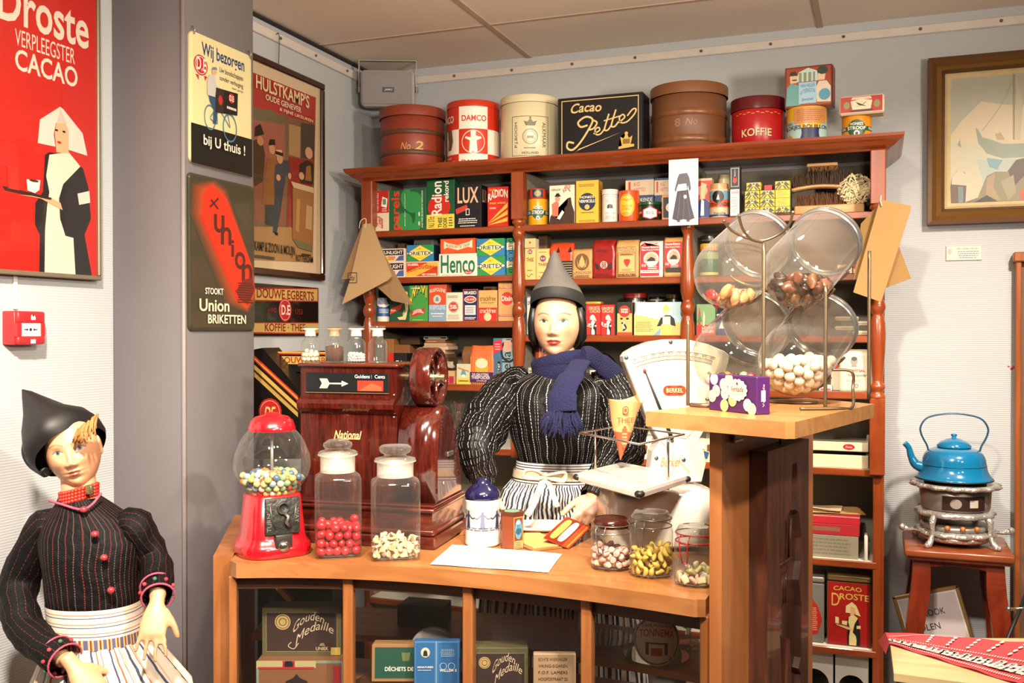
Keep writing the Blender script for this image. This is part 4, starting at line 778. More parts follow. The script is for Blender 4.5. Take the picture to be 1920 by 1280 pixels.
carton('paper_carton', 'red and tan carton lettered twice in a light script on the third shelf', 'carton', 897, 932, 544, C1, 'c89a5c', [('r', 0, 0, 1, .44, 'c0281f'), ('t', 'crackfree', .08, .66, .93, .82, '2a1c14'), ('t', 'textiel papier', .14, .56, .86, .63, '6a3a24'), ('t', 'crackfree', .08, .27, .93, .42, 'e8d8c0'), ('c', .5, .14, .2, None, 'd9b88a')], top='d0a870', side='a07040')
carton('paper_carton', 'tan carton showing above the red and tan one at the back of the third shelf', 'carton', 906, 932, 537, C1, 'b88c5c', [('r', .1, .83, .6, .95, 'a83a2c')], Y=3.68)
carton('starch_carton', 'tall kraft carton with a red disc beside the middle post of the third shelf', 'carton', 934, 966, 529, C1, 'c0925c', [('c', .52, .58, .36, None, 'c0342c'), ('t', 'Dixin', .2, .52, .84, .65, 'e8dcc8', 'b'), ('r', .05, .84, .98, .88, 'b83a2c'), ('t', 'ZELFRIJZEND', .1, .845, .9, .875, 'W'), ('r', .05, .12, .98, .17, 'b83a2c'), ('t', 'ZELFRIJZEND', .1, .13, .9, .16, 'W')])
carton('cocoa_tin', 'pale blue-white cocoa tin with a black and red crest behind the woman\'s cap', 'tin', 987, 1014, 556, C2, 'c2ccc4', [('f', .02, .01, .98, .99, '3a4a44', .012), ('t', 'DROSTE\'S', .1, .78, .95, .88, '1c1c20', 'b', .03), ('p', [(.34, .5), (.72, .5), (.66, .62), (.78, .7), (.55, .74), (.36, .7), (.42, .62)], '2a2a34'), ('c', .55, .7, .1, None, 'b02a2c'), ('t', 'CACAO', .1, .3, .95, .42, '1c1c20', 'b', .03), ('t', 'HOLLAND', .1, .16, .95, .24, 'b02a2c', 'b'), ('t', 'CACAO', .3, .08, .9, .14, 'b02a2c')], dep=.05, bev=.003)
e = carton('cocoa_tin', 'red cocoa tin with a gold lid, right of the mannequin\'s head', 'tin', 1098, 1126, 571, C2, 'b8201f', [('t', 'DROSTE', .2, .84, .95, .94, 'E', 'b'), ('t', 'CACAO', .3, .74, .98, .83, 'E', 'b')] + figure_nurse(.5, .02, .66, 1.75), bev=.003)
zt = onY(1112, 571, 3.6).z; bb = e.dimensions.x
mb = M(); mb.box((0, .025, zt - C2 + .0065), (bb + .002, .052, .012), paint('c9a83c', .3, .5), .004, 2); mb.build('lid', e)
carton('cocoa_carton', 'red cocoa carton with a green side, beside the gold-lidded red tin', 'carton', 1127, 1152, 571, C2, 'b8201f', [('t', 'DROSTE', .05, .84, .95, .92, 'E', 'b'), ('t', 'CACAO', .1, .74, .9, .83, 'E', 'b')] + figure_nurse(.55, .02, .66, 1.75), side='2f7a5a', dep=.055)
carton('oats_carton', 'narrow black and cream carton with a red disc on the third shelf', 'carton', 1157, 1185, 566, C2, 'd0a25c', [('r', 0, .66, 1, 1, '1c1a18'), ('c', .5, .72, .38, None, 'b82a22'), ('t', 'SUPER', .26, .74, .74, .8, 'W', 'b'), ('t', 'PRIJS', .28, .66, .72, .72, 'W', 'b'), ('c', .3, .5, .1, .03, 'K'), ('c', .7, .5, .1, .03, 'K'), ('s', pts(.3, .38, .5, .32, .6, .22, .4, .14), .05, 'K'), ('s', pts(.5, .4, .4, .28, .55, .2), .03, 'W'), ('r', 0, 0, 1, .09, 'b8382a')], side='5a4424')
tin('cocoa_tin', 'black round cocoa tin with a red lid behind the painted landscape tin', 'tin', 1168, 1215, 549, C2, '1a1614', [('t', 'Bensdorp', .4, .8, .98, .93, 'd9d0c0', 'i')], 3.75, 'a82a20', lidh=.018)
tin('cocoa_tin', 'plain black round tin behind the painted landscape tin', 'tin', 1216, 1247, 556, C2, '1c1a18', [('r', .1, .9, .9, .94, '8a8070')], 3.76)
tin('cocoa_tin', 'black round tin with a dull gold lid behind the painted landscape tin', 'tin', 1247, 1280, 551, C2, '1c1a18', [], 3.76, '7a6428', lidh=.016)
carton('biscuit_tin', 'pale blue tin painted with a dune landscape and a farm woman, third shelf', 'tin', 1189, 1279, 566, C2, 'a9c4cc', [
    ('p', [(0, 0), (1, 0), (1, .38), (.7, .4), (.45, .5), (.2, .58), (0, .62)], 'c8b46a'), ('p', [(.4, 0), (.62, .3), (.72, .28), (.56, 0)], '6a94a8'), ('p', [(0, .62), (.2, .6), (.3, .7), (.15, .82), (.05, .75)], 'ccd8d4'), ('p', [(.3, .72), (.5, .7), (.46, .84), (.36, .84)], 'd0dcd8'), ('l', .03, .1, .42, .42, 6, '7a7a40'),
    ('p', [(.54, .0), (.9, .0), (.84, .3), (.58, .3)], 'd9b060'), ('p', [(.48, .27), (.56, .52), (.66, .6), (.76, .6), (.84, .5), (.87, .27), (.78, .3), (.76, .34), (.58, .34), (.56, .28)], '1c2226'), ('r', .6, .32, .76, .56, 'c9c2b0'), ('c', .67, .7, .05, .09, 'd9b088'), ('p', [(.6, .7), (.61, .84), (.67, .94), (.74, .84), (.74, .7), (.7, .78), (.64, .78)], 'd9c060')], Y=3.60, dep=.06, bev=.007, rough=.3)
carton('flower_bulb_carton', 'green carton with red tulips seen behind the lower glass dispenser', 'carton', 1306, 1341, 570, C2, '6a8a5c', [('r', 0, 0, 1, .34, 'b8281f'), ('p', [(.1, .2), (.2, .2), (.24, .6), (.16, .95), (.08, .6)], 'b8281f'), ('p', [(.34, .3), (.42, .3), (.46, .6), (.38, .8)], 'd0c8a0'), ('p', [(.0, .4), (.3, .45), (.2, .7)], '3f6a3c'), ('t', 'LOEST', .3, .2, .9, .28, 'W', 'b'), ('t', 'BAELEN', .3, .08, .9, .17, 'W', 'b')], Y=3.62)
tin('baking_powder_tin', 'small blue and white round tin seen behind the lower glass dispenser', 'tin', 1343, 1366, 586, C2, '232f6a', [('p', [(.3, .3), (.5, .7), (.8, .4), (.6, .3)], 'd9d4d0'), ('r', 0, .85, 1, .95, 'd9d4d0')], 3.64)
FC = paint('cdbfa2', .9, 0, .08, 30, .2)
for i in range(4):
    w = .085 - .004 * (i % 2); mb = M(); n = 10
    ring = lambda k: [(-w / 2 + w * j / 11, -.03 + .06 * k, .002 + .0045 * (1 + sin(j * .9 + i)) * .4) for j in range(12)]
    mb.box((0, 0, .008), (w, .10, .016), FC, .007, 3); mb.box((0, -.049, .008), (w * .98, .004, .004), paint('9c8e74', .9), .001)
    tag(mb.build('folded_cloth', None, (onY(1622, 600, 3.63).x - .06 * (i % 2), 3.66, C2 + .0005 + i * .0168)), 'folded cream cloth, %s in the stack behind the dispenser\'s right side' % ('lowest', 'second from the bottom', 'third from the bottom', 'topmost')[i], 'cloth', 'folded cloths on the third shelf')
# ---- fourth shelf
D1 = 1.3605; D2 = 1.3625
def slab_box(name, label, cat, px0, px1, yt, z, col, Y=3.62, dep=.06, dec=(), **k): return carton(name, label, cat, px0, px1, yt, z, col, dec, Y=Y, dep=dep, **k)
slab_box('cardboard_box', 'plain brown upright box at the left end of the fourth shelf', 'box', 722, 738, 635, D1, '8a5c34', Y=3.68)
slab_box('polish_tin', 'small red and black box with white letters beside the register\'s wheel', 'box', 728, 762, 662, D1, '141214', dec=[('r', 0, 0, .3, 1, 'b8241c'), ('c', .22, .45, .06, None, 'W'), ('t', 'Zebo', .42, .3, .95, .75, 'W', 'b')], group=None)
z = onY(760, 648, 3.66).z
slab_box('cardboard_box', 'flat brown box lying behind the small red and black box', 'box', 741, 768, 646, D1, '7a4f2c', Y=3.70, dep=.08)
zq = onY(754, 646, 3.70).z
slab_box('cardboard_box', 'dark brown slanting box lid on the flat brown box of the fourth shelf', 'box', 750, 786, 631, zq + .0005, '3a2618', Y=3.70, dep=.08)
zs = D1; cols = ['5a3c28', '6a4a34', 'b8a084', 'b59c80', 'a88c70', '7a4c34', '1c2a22']
nm = ('lowest', 'second', 'third', 'fourth', 'fifth', 'sixth', 'topmost, dark green,')
ys = [672, 664, 656, 649, 643, 637, 630]
for i, c in enumerate(cols):
    zt = onY(817, ys[i], 3.68).z; a, b = 793 + (i % 3) * 2, 840 - (i % 3) * 3
    slab_box('card_box', '%s flat box of the untidy stack on the fourth shelf' % nm[i] if i in (0, 6) else '%s flat box from the bottom in the untidy stack on the fourth shelf' % nm[i], 'box', a, b, ys[i], zs + .0004, c, Y=3.68, dep=.1, dec=[('f', .05, .1, .95, .9, 'c9c4b0', .08), ('l', .2, .3, .8, .7, 1, 'c9c4b0')] if i == 6 else ([('l', .1, .2, .6, .8, 1, 'b88a6a')] if i == 5 else []), yaw=0.0); zs = zt
z1 = onY(830, 695, 3.60).z
slab_box('starch_tray', 'low red and white lettered box beside the register\'s wheel on the fourth shelf', 'box', 805, 852, 695, D1, 'b89468', Y=3.595, dep=.08, dec=[('r', 0, .04, .98, .6, 'b82a2c'), ('p', [(0, .05), (.05, .05), (.02, .6)], 'W')] + [('p', [(.04 * i, .5), (.04 * i + .03, .5), (.04 * i + .015, .6)], 'W') for i in range(20)] + [('t', 'Reckitts', .05, .14, .78, .48, 'W', 'b'), ('r', .86, .06, .88, .58, '2a3a6a'), ('r', .92, .06, .94, .58, '2a3a6a')])
rr = random.Random(8); mb = M(); bm = bmesh.new(); bmesh.ops.create_icosphere(bm, subdivisions=3, radius=1)
from mathutils import noise
for v in bm.verts: v.co = Vector((v.co.x * .05, v.co.y * .03, max(-.004, v.co.z * .022))) * (1 + .45 * noise.noise(v.co * 3.1))
mb.bm(bm, frosted('e4dccf', .35)); tag(mb.build('plastic_wrap', None, (onY(832, 690, 3.64).x, 3.635, z1 + .016)), 'crumpled clear plastic lying on the low red and white lettered box', 'plastic wrap')
slab_box('pudding_carton', 'small carton with a drawn windmill scene and yellow foot on the fourth shelf', 'carton', 856, 882, 682, D1, 'b8bc98', Y=3.60, dep=.04, dec=[('r', 0, 0, 1, .3, 'd9b444'), ('p', [(.3, .45), (.7, .45), (.6, .7), (.4, .7)], '5a8a98'), ('p', [(.1, .78), (.9, .6), (.9, .66), (.1, .84)], 'c85a4a'), ('c', .5, .4, .15, .08, 'e0d4b0'), ('l', .1, .08, .9, .24, 1, '4a4a34')])
bag('paper_bag', 'plain brown paper bag standing behind the orange tea bag', 'bag', 866, 892, 650, D1, '7a5230', [], Y=3.68, seed=21)
bag('tea_bag', 'orange striped paper bag with a purple band and a cup on the fourth shelf', 'bag', 882, 926, 648, D1, 'd8612c', [('r', .02 + .09 * i, .0, .05 + .09 * i, .72, 'e08a4c') for i in range(11)] + [('c', .5, .42, .3, .16, 'e0953a'), ('c', .5, .55, .26, .13, 'ddc8a4'), ('r', 0, .06, 1, .32, '3a1f4a'), ('t', 'DE GRUYTERS', .1, .22, .8, .29, 'd9c8c0', 'b'), ('t', 'THEEPOEDER', .06, .14, .86, .22, 'd9c8c0', 'b'), ('t', 'mild', .3, .08, .7, .12, 'd9c8c0')], seed=22, fold=.25)
slab_box('hair_lacquer_carton', 'tall grey-blue carton with sideways lettering and a tilted red tag beside the middle post', 'carton', 925, 967, 634, D1, '7f9aa0', Y=3.60, dep=.05, dec=[('r', 0, 0, .4, 1, '3f6480'), ('s', pts(.9, .55, .7, .5, .42, .6, .38, .8, .6, .95, .95, .92), .05, '1c2024'), ('r', .48, .72, .8, .96, 'd0a088'), ('l', .5, .74, .78, .94, 5, 'b8806a'), ('p', [(.02, .66), (.42, .76), (.36, .98), (.02, .92)], 'c0282e'), ('l', .08, .74, .32, .9, 3, 'e0a0a0'), ('t', 'astella', .4, -.02, .78, .72, '1c2428', 'v'), ('r', .2, .14, .32, .5, '14181c'), ('t', 'ACTIEF', .215, .18, .3, .46, 'W', 'v')])
tin('syrup_jar', 'dark red round tin standing behind the mannequin at the left of the middle bay', 'tin', 1002, 1026, 645, D2, '5a1a14', [('r', .2, .2, .8, .8, '8a3a20'), ('r', .4, .1, .5, .9, 'b8682c')], 3.70)
slab_box('cardboard_box', 'pale grey box low behind the mannequin\'s left shoulder', 'box', 990, 1010, 689, D2, 'b8b8a4', Y=3.62, dec=[('l', .1, .7, .9, .9, 1, '5a5a50')])
mb = M(); mb.X = Matrix.Rotation(pi / 2, 4, 'X'); mb.lathe([(.001, -.02), (.062, -.02), (.062, .02), (.05, .022), (.048, .016), (.001, .016)], paint('1e1c1b', .4, .3), 40, caps=False)
for k in range(16): mb.box((.056 * cos(k * pi / 8), .056 * sin(k * pi / 8), .022), (.006, .004, .002), paint('8a8070', .4))
p = onY(1126, 690, 3.70); tag(mb.build('dark_round_clock', None, (p.x, 3.70, D2 + .063)), 'dark round dial-like lid standing on edge behind the blue scarf', 'lid')
slab_box('postcard', 'small pale card with an orange picture behind the blue scarf', 'card', 1106, 1143, 694, D2, 'b9beb2', Y=3.61, dep=.004, dec=[('r', .1, .1, .9, .8, 'd0cfc0'), ('p', [(.3, .1), (.8, .1), (.75, .5), (.5, .62), (.3, .4)], 'd08a5c'), ('r', .5, .84, .6, .95, '3a3a3a'), ('r', .48, .55, .52, .8, 'b8342c')])
bag('flour_bag', 'white paper flour bag with a drawn head, right of the glass dispensers', 'bag', 1574, 1636, 655, D2, 'cfc2a6', [('c', .45, .72, .1, .09, '8a8478'), ('c', .45, .78, .09, .05, '4a4a44'), ('p', [(.36, .6), (.54, .6), (.5, .66), (.4, .66)], '8a8478'), ('t', 'ZWITSAL', .28, .47, .78, .53, 'b0303a', 'b'), ('t', 'Kinderpoeder', .26, .34, .84, .43, '3f6a64', 'i'), ('o', .52, .14, .06, None, 'b84a44', .3), ('l', .2, .24, .7, .3, 2, 'a89a84')], seed=31, fold=.06, amt=.002)
slab_box('wafer_carton', 'small pink and white carton behind the front dispenser\'s right jar', 'carton', 1536, 1560, 722, D2, 'd9cfc4', dec=[('r', .1, .1, .9, .4, 'c8343a'), ('l', .1, .5, .9, .9, 3, '8a8a8a')])
slab_box('wafer_carton', 'red and white striped carton behind the dispenser\'s wire hoop', 'carton', 1558, 1578, 655, D2, 'd0c0a8', dec=[('p', [(0, .7), (1, .85), (1, 1), (0, .85)], 'b8242a'), ('p', [(0, .45), (1, .6), (1, .7), (0, .55)], 'b8242a')], Y=3.66)
# ---- fifth shelf
E1 = 1.1095; E2 = 1.0965
GJ = glass('f3f6f0', .6)
def small_jar(px0, px1, yt, label, inside=None, stopper=True, Yc=3.66, z=E1, name='glass_jar', neck=.62):
    x, y, dist, r, pm = cyl_fit(px0, px1, Yc); h = onY(pm, yt, Yc).z - z
    e = empty(name, label, 'jar', (x, y, z))
    mb = M(); mb.lathe([(r * .9, 0), (r, .004), (r, h * .62), (r * .93, h * .70), (r * neck, h * .76), (r * neck, h * .9), (r * (neck + .12), h * .97), (r * (neck + .12), h)], GJ, 28, caps=False)
    mb.lathe([(.001, .003), (r * .92, .004)], GJ, 28, caps=False); mb.build('body', e)
    if inside: inside(e, r, h)
    return e
def vanilla(e, r, h):
    mb = M(); rr = random.Random(4)
    for i in range(9): mb.tube([(rr.uniform(-.4, .4) * r, rr.uniform(-.4, .4) * r, .006), (rr.uniform(-.3, .3) * r, rr.uniform(-.3, .3) * r, h * .6), (rr.uniform(-.45, .45) * r, rr.uniform(-.4, .4) * r, h * rr.uniform(.98, 1.08))], .0022, paint('5a3a30', .6), 5)
    o = mb.build('vanilla_pods', None, e.location); tag(o, 'bundle of thin brown pods standing in the square-shouldered glass jar', 'pods', kind='stuff')
small_jar(840, 877, 757, 'square-shouldered glass jar of brown sticks beside the register', vanilla)
small_jar(879, 908, 762, 'glass jar half hidden behind the mannequin\'s puffed sleeve')
small_jar(797, 834, 757, 'faint empty glass jar behind the register\'s wheel', Yc=3.72)
mb = M(); mb.lathe([(.018, 0), (.02, .004), (.02, .03), (.017, .038)], paint('d9d0c0', .5), 24); tag(mb.build('porcelain_pot', None, (onY(882, 830, 3.6).x, 3.607, E1)), 'small white pot in front of the glass jars beside the mannequin\'s sleeve', 'pot')
slab_box('picture_card', 'white card with a brown pot printed on it behind the scale pan', 'card', 1190, 1222, 818, E2, 'd9d0bc', Y=3.60, dep=.004, dec=[('p', [(.3, .2), (.7, .2), (.76, .55), (.24, .55)], '6a3a22'), ('c', .5, .55, .26, .08, '8a5030')])
slab_box('picture_card', 'larger grey card behind the card with the brown pot', 'card', 1196, 1232, 802, E2, '8a8478', Y=3.64, dep=.004, dec=[('l', .1, .5, .9, .9, 3, 'c0b8a8')])
bag('sweets_bag', 'cellophane bag printed in blue, white and brown beside the pedestal', 'bag', 1308, 1345, 823, E2, 'c9b49a', [('p', [(.1, .2), (.5, .1), (.6, .4), (.2, .5)], '2a4a70'), ('p', [(.5, .5), (.9, .4), (.8, .8), (.5, .75)], '5a4030'), ('p', [(.05, .55), (.4, .55), (.3, .85)], 'ece4d8')], seed=41, rough=.2, amt=.006)
# white drawers below the stand's top
DRW = paint('d9cfae', .55, 0, .04)
for i, (y0, y1, lb) in enumerate(((852, 884, 'plain cream lower tray on the shelf behind the pedestal'), (828, 845, 'cream upper tray with a red oval plate behind the pedestal'))):
    zt = onY(1580, y0, 3.60).z; zb = onY(1580, y1, 3.60).z if i else E2
    a, b = onY(1500, 860, 3.6).x, -.033
    mb = M(); w = b - a; h = zt - zb
    mb.box((w / 2, .002, h / 2), (w, .01, h), DRW, .002); mb.box((w / 2, .15, .004), (w, .29, .008), DRW); mb.box((.004, .15, h / 2), (.008, .29, h), DRW); mb.box((w - .004, .15, h / 2), (.008, .29, h), DRW)
    if i: printing(mb, [('c', .72, .5, .085, .32, 'b0262e'), ('t', 'Droste', .67, .4, .77, .6, 'W', 'i')], w, h, lambda x, y, o: (x, -.003 - o, y))
    tag(mb.build('shelf_tray', None, (a, 3.59, zb + (.0003 if not i else 0))), lb, 'tray')
mb = M()
w = -.033 - onY(1500, 860, 3.6).x
for q in (.004, w - .004): mb.box((q, .15, .006), (.008, .28, .012), paint('5a3a24', .6))
mb.box((w / 2, .29, .006), (w, .008, .012), paint('5a3a24', .6)); zq = onY(1580, 852, 3.6).z; mb.build('riser', bpy.data.objects['shelf_tray'], (0, 0, zq - E2 + .0003))
# red boxes
F1 = .7775
def rbox(px0, px1, y0, y1, name, label, col, Y=3.60, dep=.2, dec=(), z=None):
    zb = z if z is not None else onY(px0, y1, Y).z
    return carton(name, label, 'box', px0, px1, y0, zb, col, dec, Y=Y, dep=dep)
rbox(1500, 1610, 1003, 0, 'document_box', 'grey marbled box at the bottom of the red stack behind the pedestal', '8d8672', z=F1, dec=[('l', .1, .1, .95, .9, 5, '7a7462')])
z = onY(1560, 1003, 3.6).z + .0004
rbox(1500, 1612, 982, 0, 'document_box', 'red book-like box on the grey marbled box behind the pedestal', 'a8242c', z=z, dec=[('r', 0, .35, .68, .75, '8a5c4a')]); z = onY(1560, 982, 3.6).z + .0004
rbox(1500, 1613, 966, 0, 'document_box', 'red topmost box of the stack behind the pedestal', 'b8222c', z=z, dec=[('r', 0, .86, 1, .95, 'd0a0a0')]); z = onY(1560, 966, 3.6).z + .0004
KR = paint('c59a62', .8, 0, .08, 30)
def envelope(px, w, d, rz, zz, c, label):
    mb = M(); n = 6
    mb.loft([[(-w / 2 + w * i / n, -d / 2, .0012 + .003 * sin(i * .8)), ] for i in range(n + 1)] and [[(-w / 2 + w * i / n, -d / 2 + d * j / 3, .004 + .0025 * sin(i * .9 + j)) for i in range(n + 1)] for j in range(4)], c, False, False, True)
    mb.loft([[(-w / 2 + w * i / n, -d / 2 + d * j / 3, .0) for i in range(n + 1)] for j in range(4)][::-1], c, False, False, True)
    return tag(mb.build('envelope', None, (onY(px, 960, 3.68).x, 3.68, zz), rz), label, 'envelope')
envelope(1556, .22, .13, .25, z, KR, 'kraft envelope lying across the red boxes'); envelope(1540, .14, .09, -.05, z + .009, paint('ddc39a', .8), 'smaller pale envelope on top of the kraft envelope')
# cocoa tins low on the right
G1 = .4705
CAC = [('f', 0, 0, 1, 1, '6a4a2a', .012), ('t', 'CACAO', .14, .86, .78, .93, 'c9a24a', 'b', .01), ('t', 'D', .1, .62, .28, .82, 'c9a24a'), ('t', 'ROSTE', .28, .72, .95, .82, 'c9a24a', 'b', .01)] + figure_nurse(.58, .02, .68, 1.32, '17151a', 'd9a67c', 'd8c68a')
for px0, px1, lb, dc in ((1552, 1635, 'large red cocoa tin with a cream-hooded woman on the low shelf behind the pedestal', CAC), (1486, 1546, 'worn red and grey tin half hidden by the pedestal on the low shelf', [('p', [(.5, .1), (.8, .15), (.95, .4), (.8, .62), (.62, .75), (.5, .8)], 'a8221c'), ('l', .55, .2, .8, .6, 12, 'c9a07a')])):
    e = carton('cocoa_tin', lb, 'tin', px0, px1, 1092, G1, '9c1a18' if px0 > 1500 else '6f6c68', dc, Y=3.606, dep=.14, bev=.004, rough=.3)
    zt = onY((px0 + px1) / 2, 1092, 3.6).z - G1; w = e.dimensions.x
    mb = M(); mb.box((0, .07, zt + .012), (w + .002, .143, .022), paint('8a7248' if px0 > 1500 else '8a827a', .35, .4), .006, 2); mb.build('lid', e)
# round-holed bins at the foot
HB = paint('bab7b0', .5, .2, .05)
for px0, px1, lb in ((1489, 1562, 'left grey box with a round opening on the lowest shelf'), (1566, 1645, 'right grey box with a round opening on the lowest shelf')):
    a = onY(px0, 1260, 3.6).x; b = onY(px1, 1260, 3.6).x; b = min(b, -.03); w = b - a; zt = .438; h = .36; zb = .0852
    cx = w / 2; cz = onY(1604, 1290, 3.6).z - zb; r = min(w * .40, .082)
    mb = M(); n = 40
    ring = [(cx + r * cos(2 * pi * i / n), 0, cz + r * sin(2 * pi * i / n)) for i in range(n)]
    sq = []
    for i in range(n):
        c, s_ = cos(2 * pi * i / n), sin(2 * pi * i / n); k = max(abs(c), abs(s_)); sq.append((cx + c / k * w / 2, 0, (cz + s_ / k * (h - cz if s_ > 0 else cz))))
    mb.add(ring + sq, [(i, n + i, n + (i + 1) % n, (i + 1) % n) for i in range(n)], HB)
    mb.loft([ring, [(x, .25, z) for x, y, z in ring]], paint('b9b5ac', .6), True, False, True); mb.add([(x, .25, z) for x, y, z in ring], [tuple(range(n))], paint('a9a59c', .6))
    for q in ((0, .002, 0, .004, .28, h), (w - .004, .002, 0, w, .28, h), (0, .002, h - .004, w, .28, h), (0, .002, 0, w, .28, .004)): mb.b2(q[:3], q[3:], HB)
    tag(mb.build('round_mouthed_box', None, (a, 3.60, zb)), lb, 'box')

# ------------------------------------------------------------------ things on the walls
def qX(X, Y0, Z0, W, H): return lambda px, py: ((onX(px, py, X).y - Y0) / W, (onX(px, py, X).z - Z0) / H)
def conv(dec, q):
    """decals measured on the photograph, moved into the sign's own unit coordinates"""
    out = []
    for d in dec:
        if d[0] in 'p': out.append(('p', [q(*p) for p in d[1]], d[2]))
        elif d[0] == 's': out.append(('s', [q(*p) for p in d[1]], d[2], d[3]))
        elif d[0] == 'r': a = q(*d[1]); b = q(*d[2]); out.append(('r', a[0], a[1], b[0], b[1], d[3]))
        elif d[0] == 'c': a = q(*d[1]); b = q(d[1][0] + d[2], d[1][1]); e = q(d[1][0], d[1][1] - d[3]); out.append(('c', a[0], a[1], b[0] - a[0], e[1] - a[1], d[4]))
        elif d[0] == 'o': a = q(*d[1]); b = q(d[1][0] + d[2], d[1][1]); e = q(d[1][0], d[1][1] - d[3]); out.append(('o', a[0], a[1], b[0] - a[0], e[1] - a[1], d[4], d[5]))
        elif d[0] == 't': a = q(*d[2]); b = q(*d[3]); out.append(('t', d[1], a[0], a[1], b[0], b[1]) + tuple(d[4:]))
        elif d[0] == 'l': a = q(*d[1]); b = q(*d[2]); out.append(('l', a[0], a[1], b[0], b[1], d[3], d[4]))
        else: out.append(d)
    return out
def left_sign(name, label, cat, X, Y0, Y1, Z0, Z1, bg, dec, back, frame=None, fw=.015, proud=.0, rough=.3, rad=0.0, group=None, coat=0.0, glaze=None):
    """a flat sign on a wall that faces +x; the printed face stands at X, its back at `back`"""
    W, H = Y1 - Y0, Z1 - Z0
    e = empty(name, label, cat, (X, Y0, Z0), 0, group)
    mb = M(); bgm = paint(bg, rough, 0, .05, 8, coat=coat)
    if rad:
        pl = []
        for cy, cz, a0 in ((W - rad, H - rad, 0), (rad, H - rad, pi / 2), (rad, rad, pi), (W - rad, rad, 1.5 * pi)):
            for k in range(7): pl.append((cy + rad * cos(a0 + k * pi / 12), cz + rad * sin(a0 + k * pi / 12)))
        n = len(pl); t = X - back
        f = lambda s, dx: [(dx, W / 2 + (p[0] - W / 2) * s, H / 2 + (p[1] - H / 2) * s) for p in pl]
        mb.loft([f(1, -t), f(1, -.006), f(.985, -.001), f(.955, 0)], bgm, True, True, False)
    else: mb.b2((back - X, 0, 0), (0, W, H), bgm)
    printing(mb, dec, W, H, lambda x, y, o: (o, x, y), do=.0002); mb.build('panel', e)
    if frame:
        mb = M(); w = fw
        for lo, hi in (((0, 0), (W, w)), ((0, H - w), (W, H)), ((0, w), (w, H - w)), ((W - w, w), (W, H - w))): mb.b2((back - X, lo[0], lo[1]), (proud, hi[0], hi[1]), frame, min(w, proud + .01) * .2)
        mb.build('frame', e)
    if glaze: mb = M(); mb.b2((.003, fw * .8, fw * .8), (.0045, W - fw * .8, H - fw * .8), glaze); mb.build('glazing', e)['label'] = 'clear glazing'
    return e
X = XL + .028; yR = onX(187, 300, X).y; zB = onX(187, 526, X).z; yL = 2 * onX(86, 300, X).y - yR; zT = onX(180, -20, X).z
q = qX(X, yL, zB, yR - yL, zT - zB); WH = 'ded6c6'
dr = [('t', 'Droste', (-4, 34), (166, 20), WH, 'b'), ('t', 'VERPLEEGSTER', (28, 84), (140, 92), 'e2d4c6'), ('t', 'CACAO', (28, 130), (145, 128), WH, 'b'),
      ('p', [(84, 290), (92, 285), (110, 288), (155, 315), (165, 350), (170, 410), (158, 440), (172, 517), (73, 514), (74, 440), (65, 420), (66, 380), (80, 360)], '141214'),
      ('p', [(83, 513), (84, 430), (88, 385), (92, 360), (86, 330), (92, 290), (128, 285), (150, 312), (118, 345), (110, 372), (112, 410), (122, 442), (137, 446), (141, 516)], 'e0d8c4'),
      ('p', [(105, 285), (128, 288), (128, 240), (124, 230), (105, 228), (102, 250)], 'd9ac84'), ('p', [(70, 268), (74, 224), (112, 200), (118, 205), (154, 250), (163, 292), (128, 281), (128, 245), (122, 231), (104, 230), (100, 252), (103, 275)], 'd8d2c6'),
      ('p', [(112, 202), (124, 231), (106, 229)], 'c2bcb2'), ('c', (105, 244), 3, 2, '1c1614'), ('c', (119, 247), 3, 2, '1c1614'), ('c', (110, 267), 4, 2.4, 'b02a22'),
      ('p', [(144, 363), (166, 358), (168, 380), (147, 384)], 'd8d2c6'), ('p', [(35, 365), (75, 372), (116, 394), (112, 380), (92, 370)], 'd9a67c'), ('p', [(3, 348), (96, 371), (94, 375), (8, 356)], '2a1c18'),
      ('p', [(48, 336), (74, 338), (72, 356), (64, 362), (50, 357)], 'e2dacb'), ('c', (62, 339), 9, 2.5, '3a2418'), ('p', [(12, 310), (33, 314), (34, 357), (14, 353)], 'c0261e'), ('f', 0, 0, 1, 1, 'd42a1e', .004)]
left_sign('nurse_cocoa_poster', 'big red poster of a white-capped woman carrying a tray, upper left wall', 'poster', X, yL, yR, zB, zT, 'bc1c12', conv(dr[:-1], q), XL, paint('7a6e5c', .45, .3), .013, .008, glaze=glass('fbf9f8', .2, 1.2))
X = -1.9 + .012
def sign_on_column(p_tl, p_tr, p_br, p_bl, **k):
    y0 = (onX(*p_tl, X).y + onX(*p_bl, X).y) / 2; y1 = (onX(*p_tr, X).y + onX(*p_br, X).y) / 2; z1 = (onX(*p_tl, X).z + onX(*p_tr, X).z) / 2; z0 = (onX(*p_br, X).z + onX(*p_bl, X).z) / 2
    return y0, y1, z0, z1
y0, y1, z0, z1 = sign_on_column((357, 52), (473, 106), (472, 331), (359, 305)); q = qX(X, y0, z0, y1 - y0, z1 - z0); CR = 'd9cf9a'; BK = '15130f'
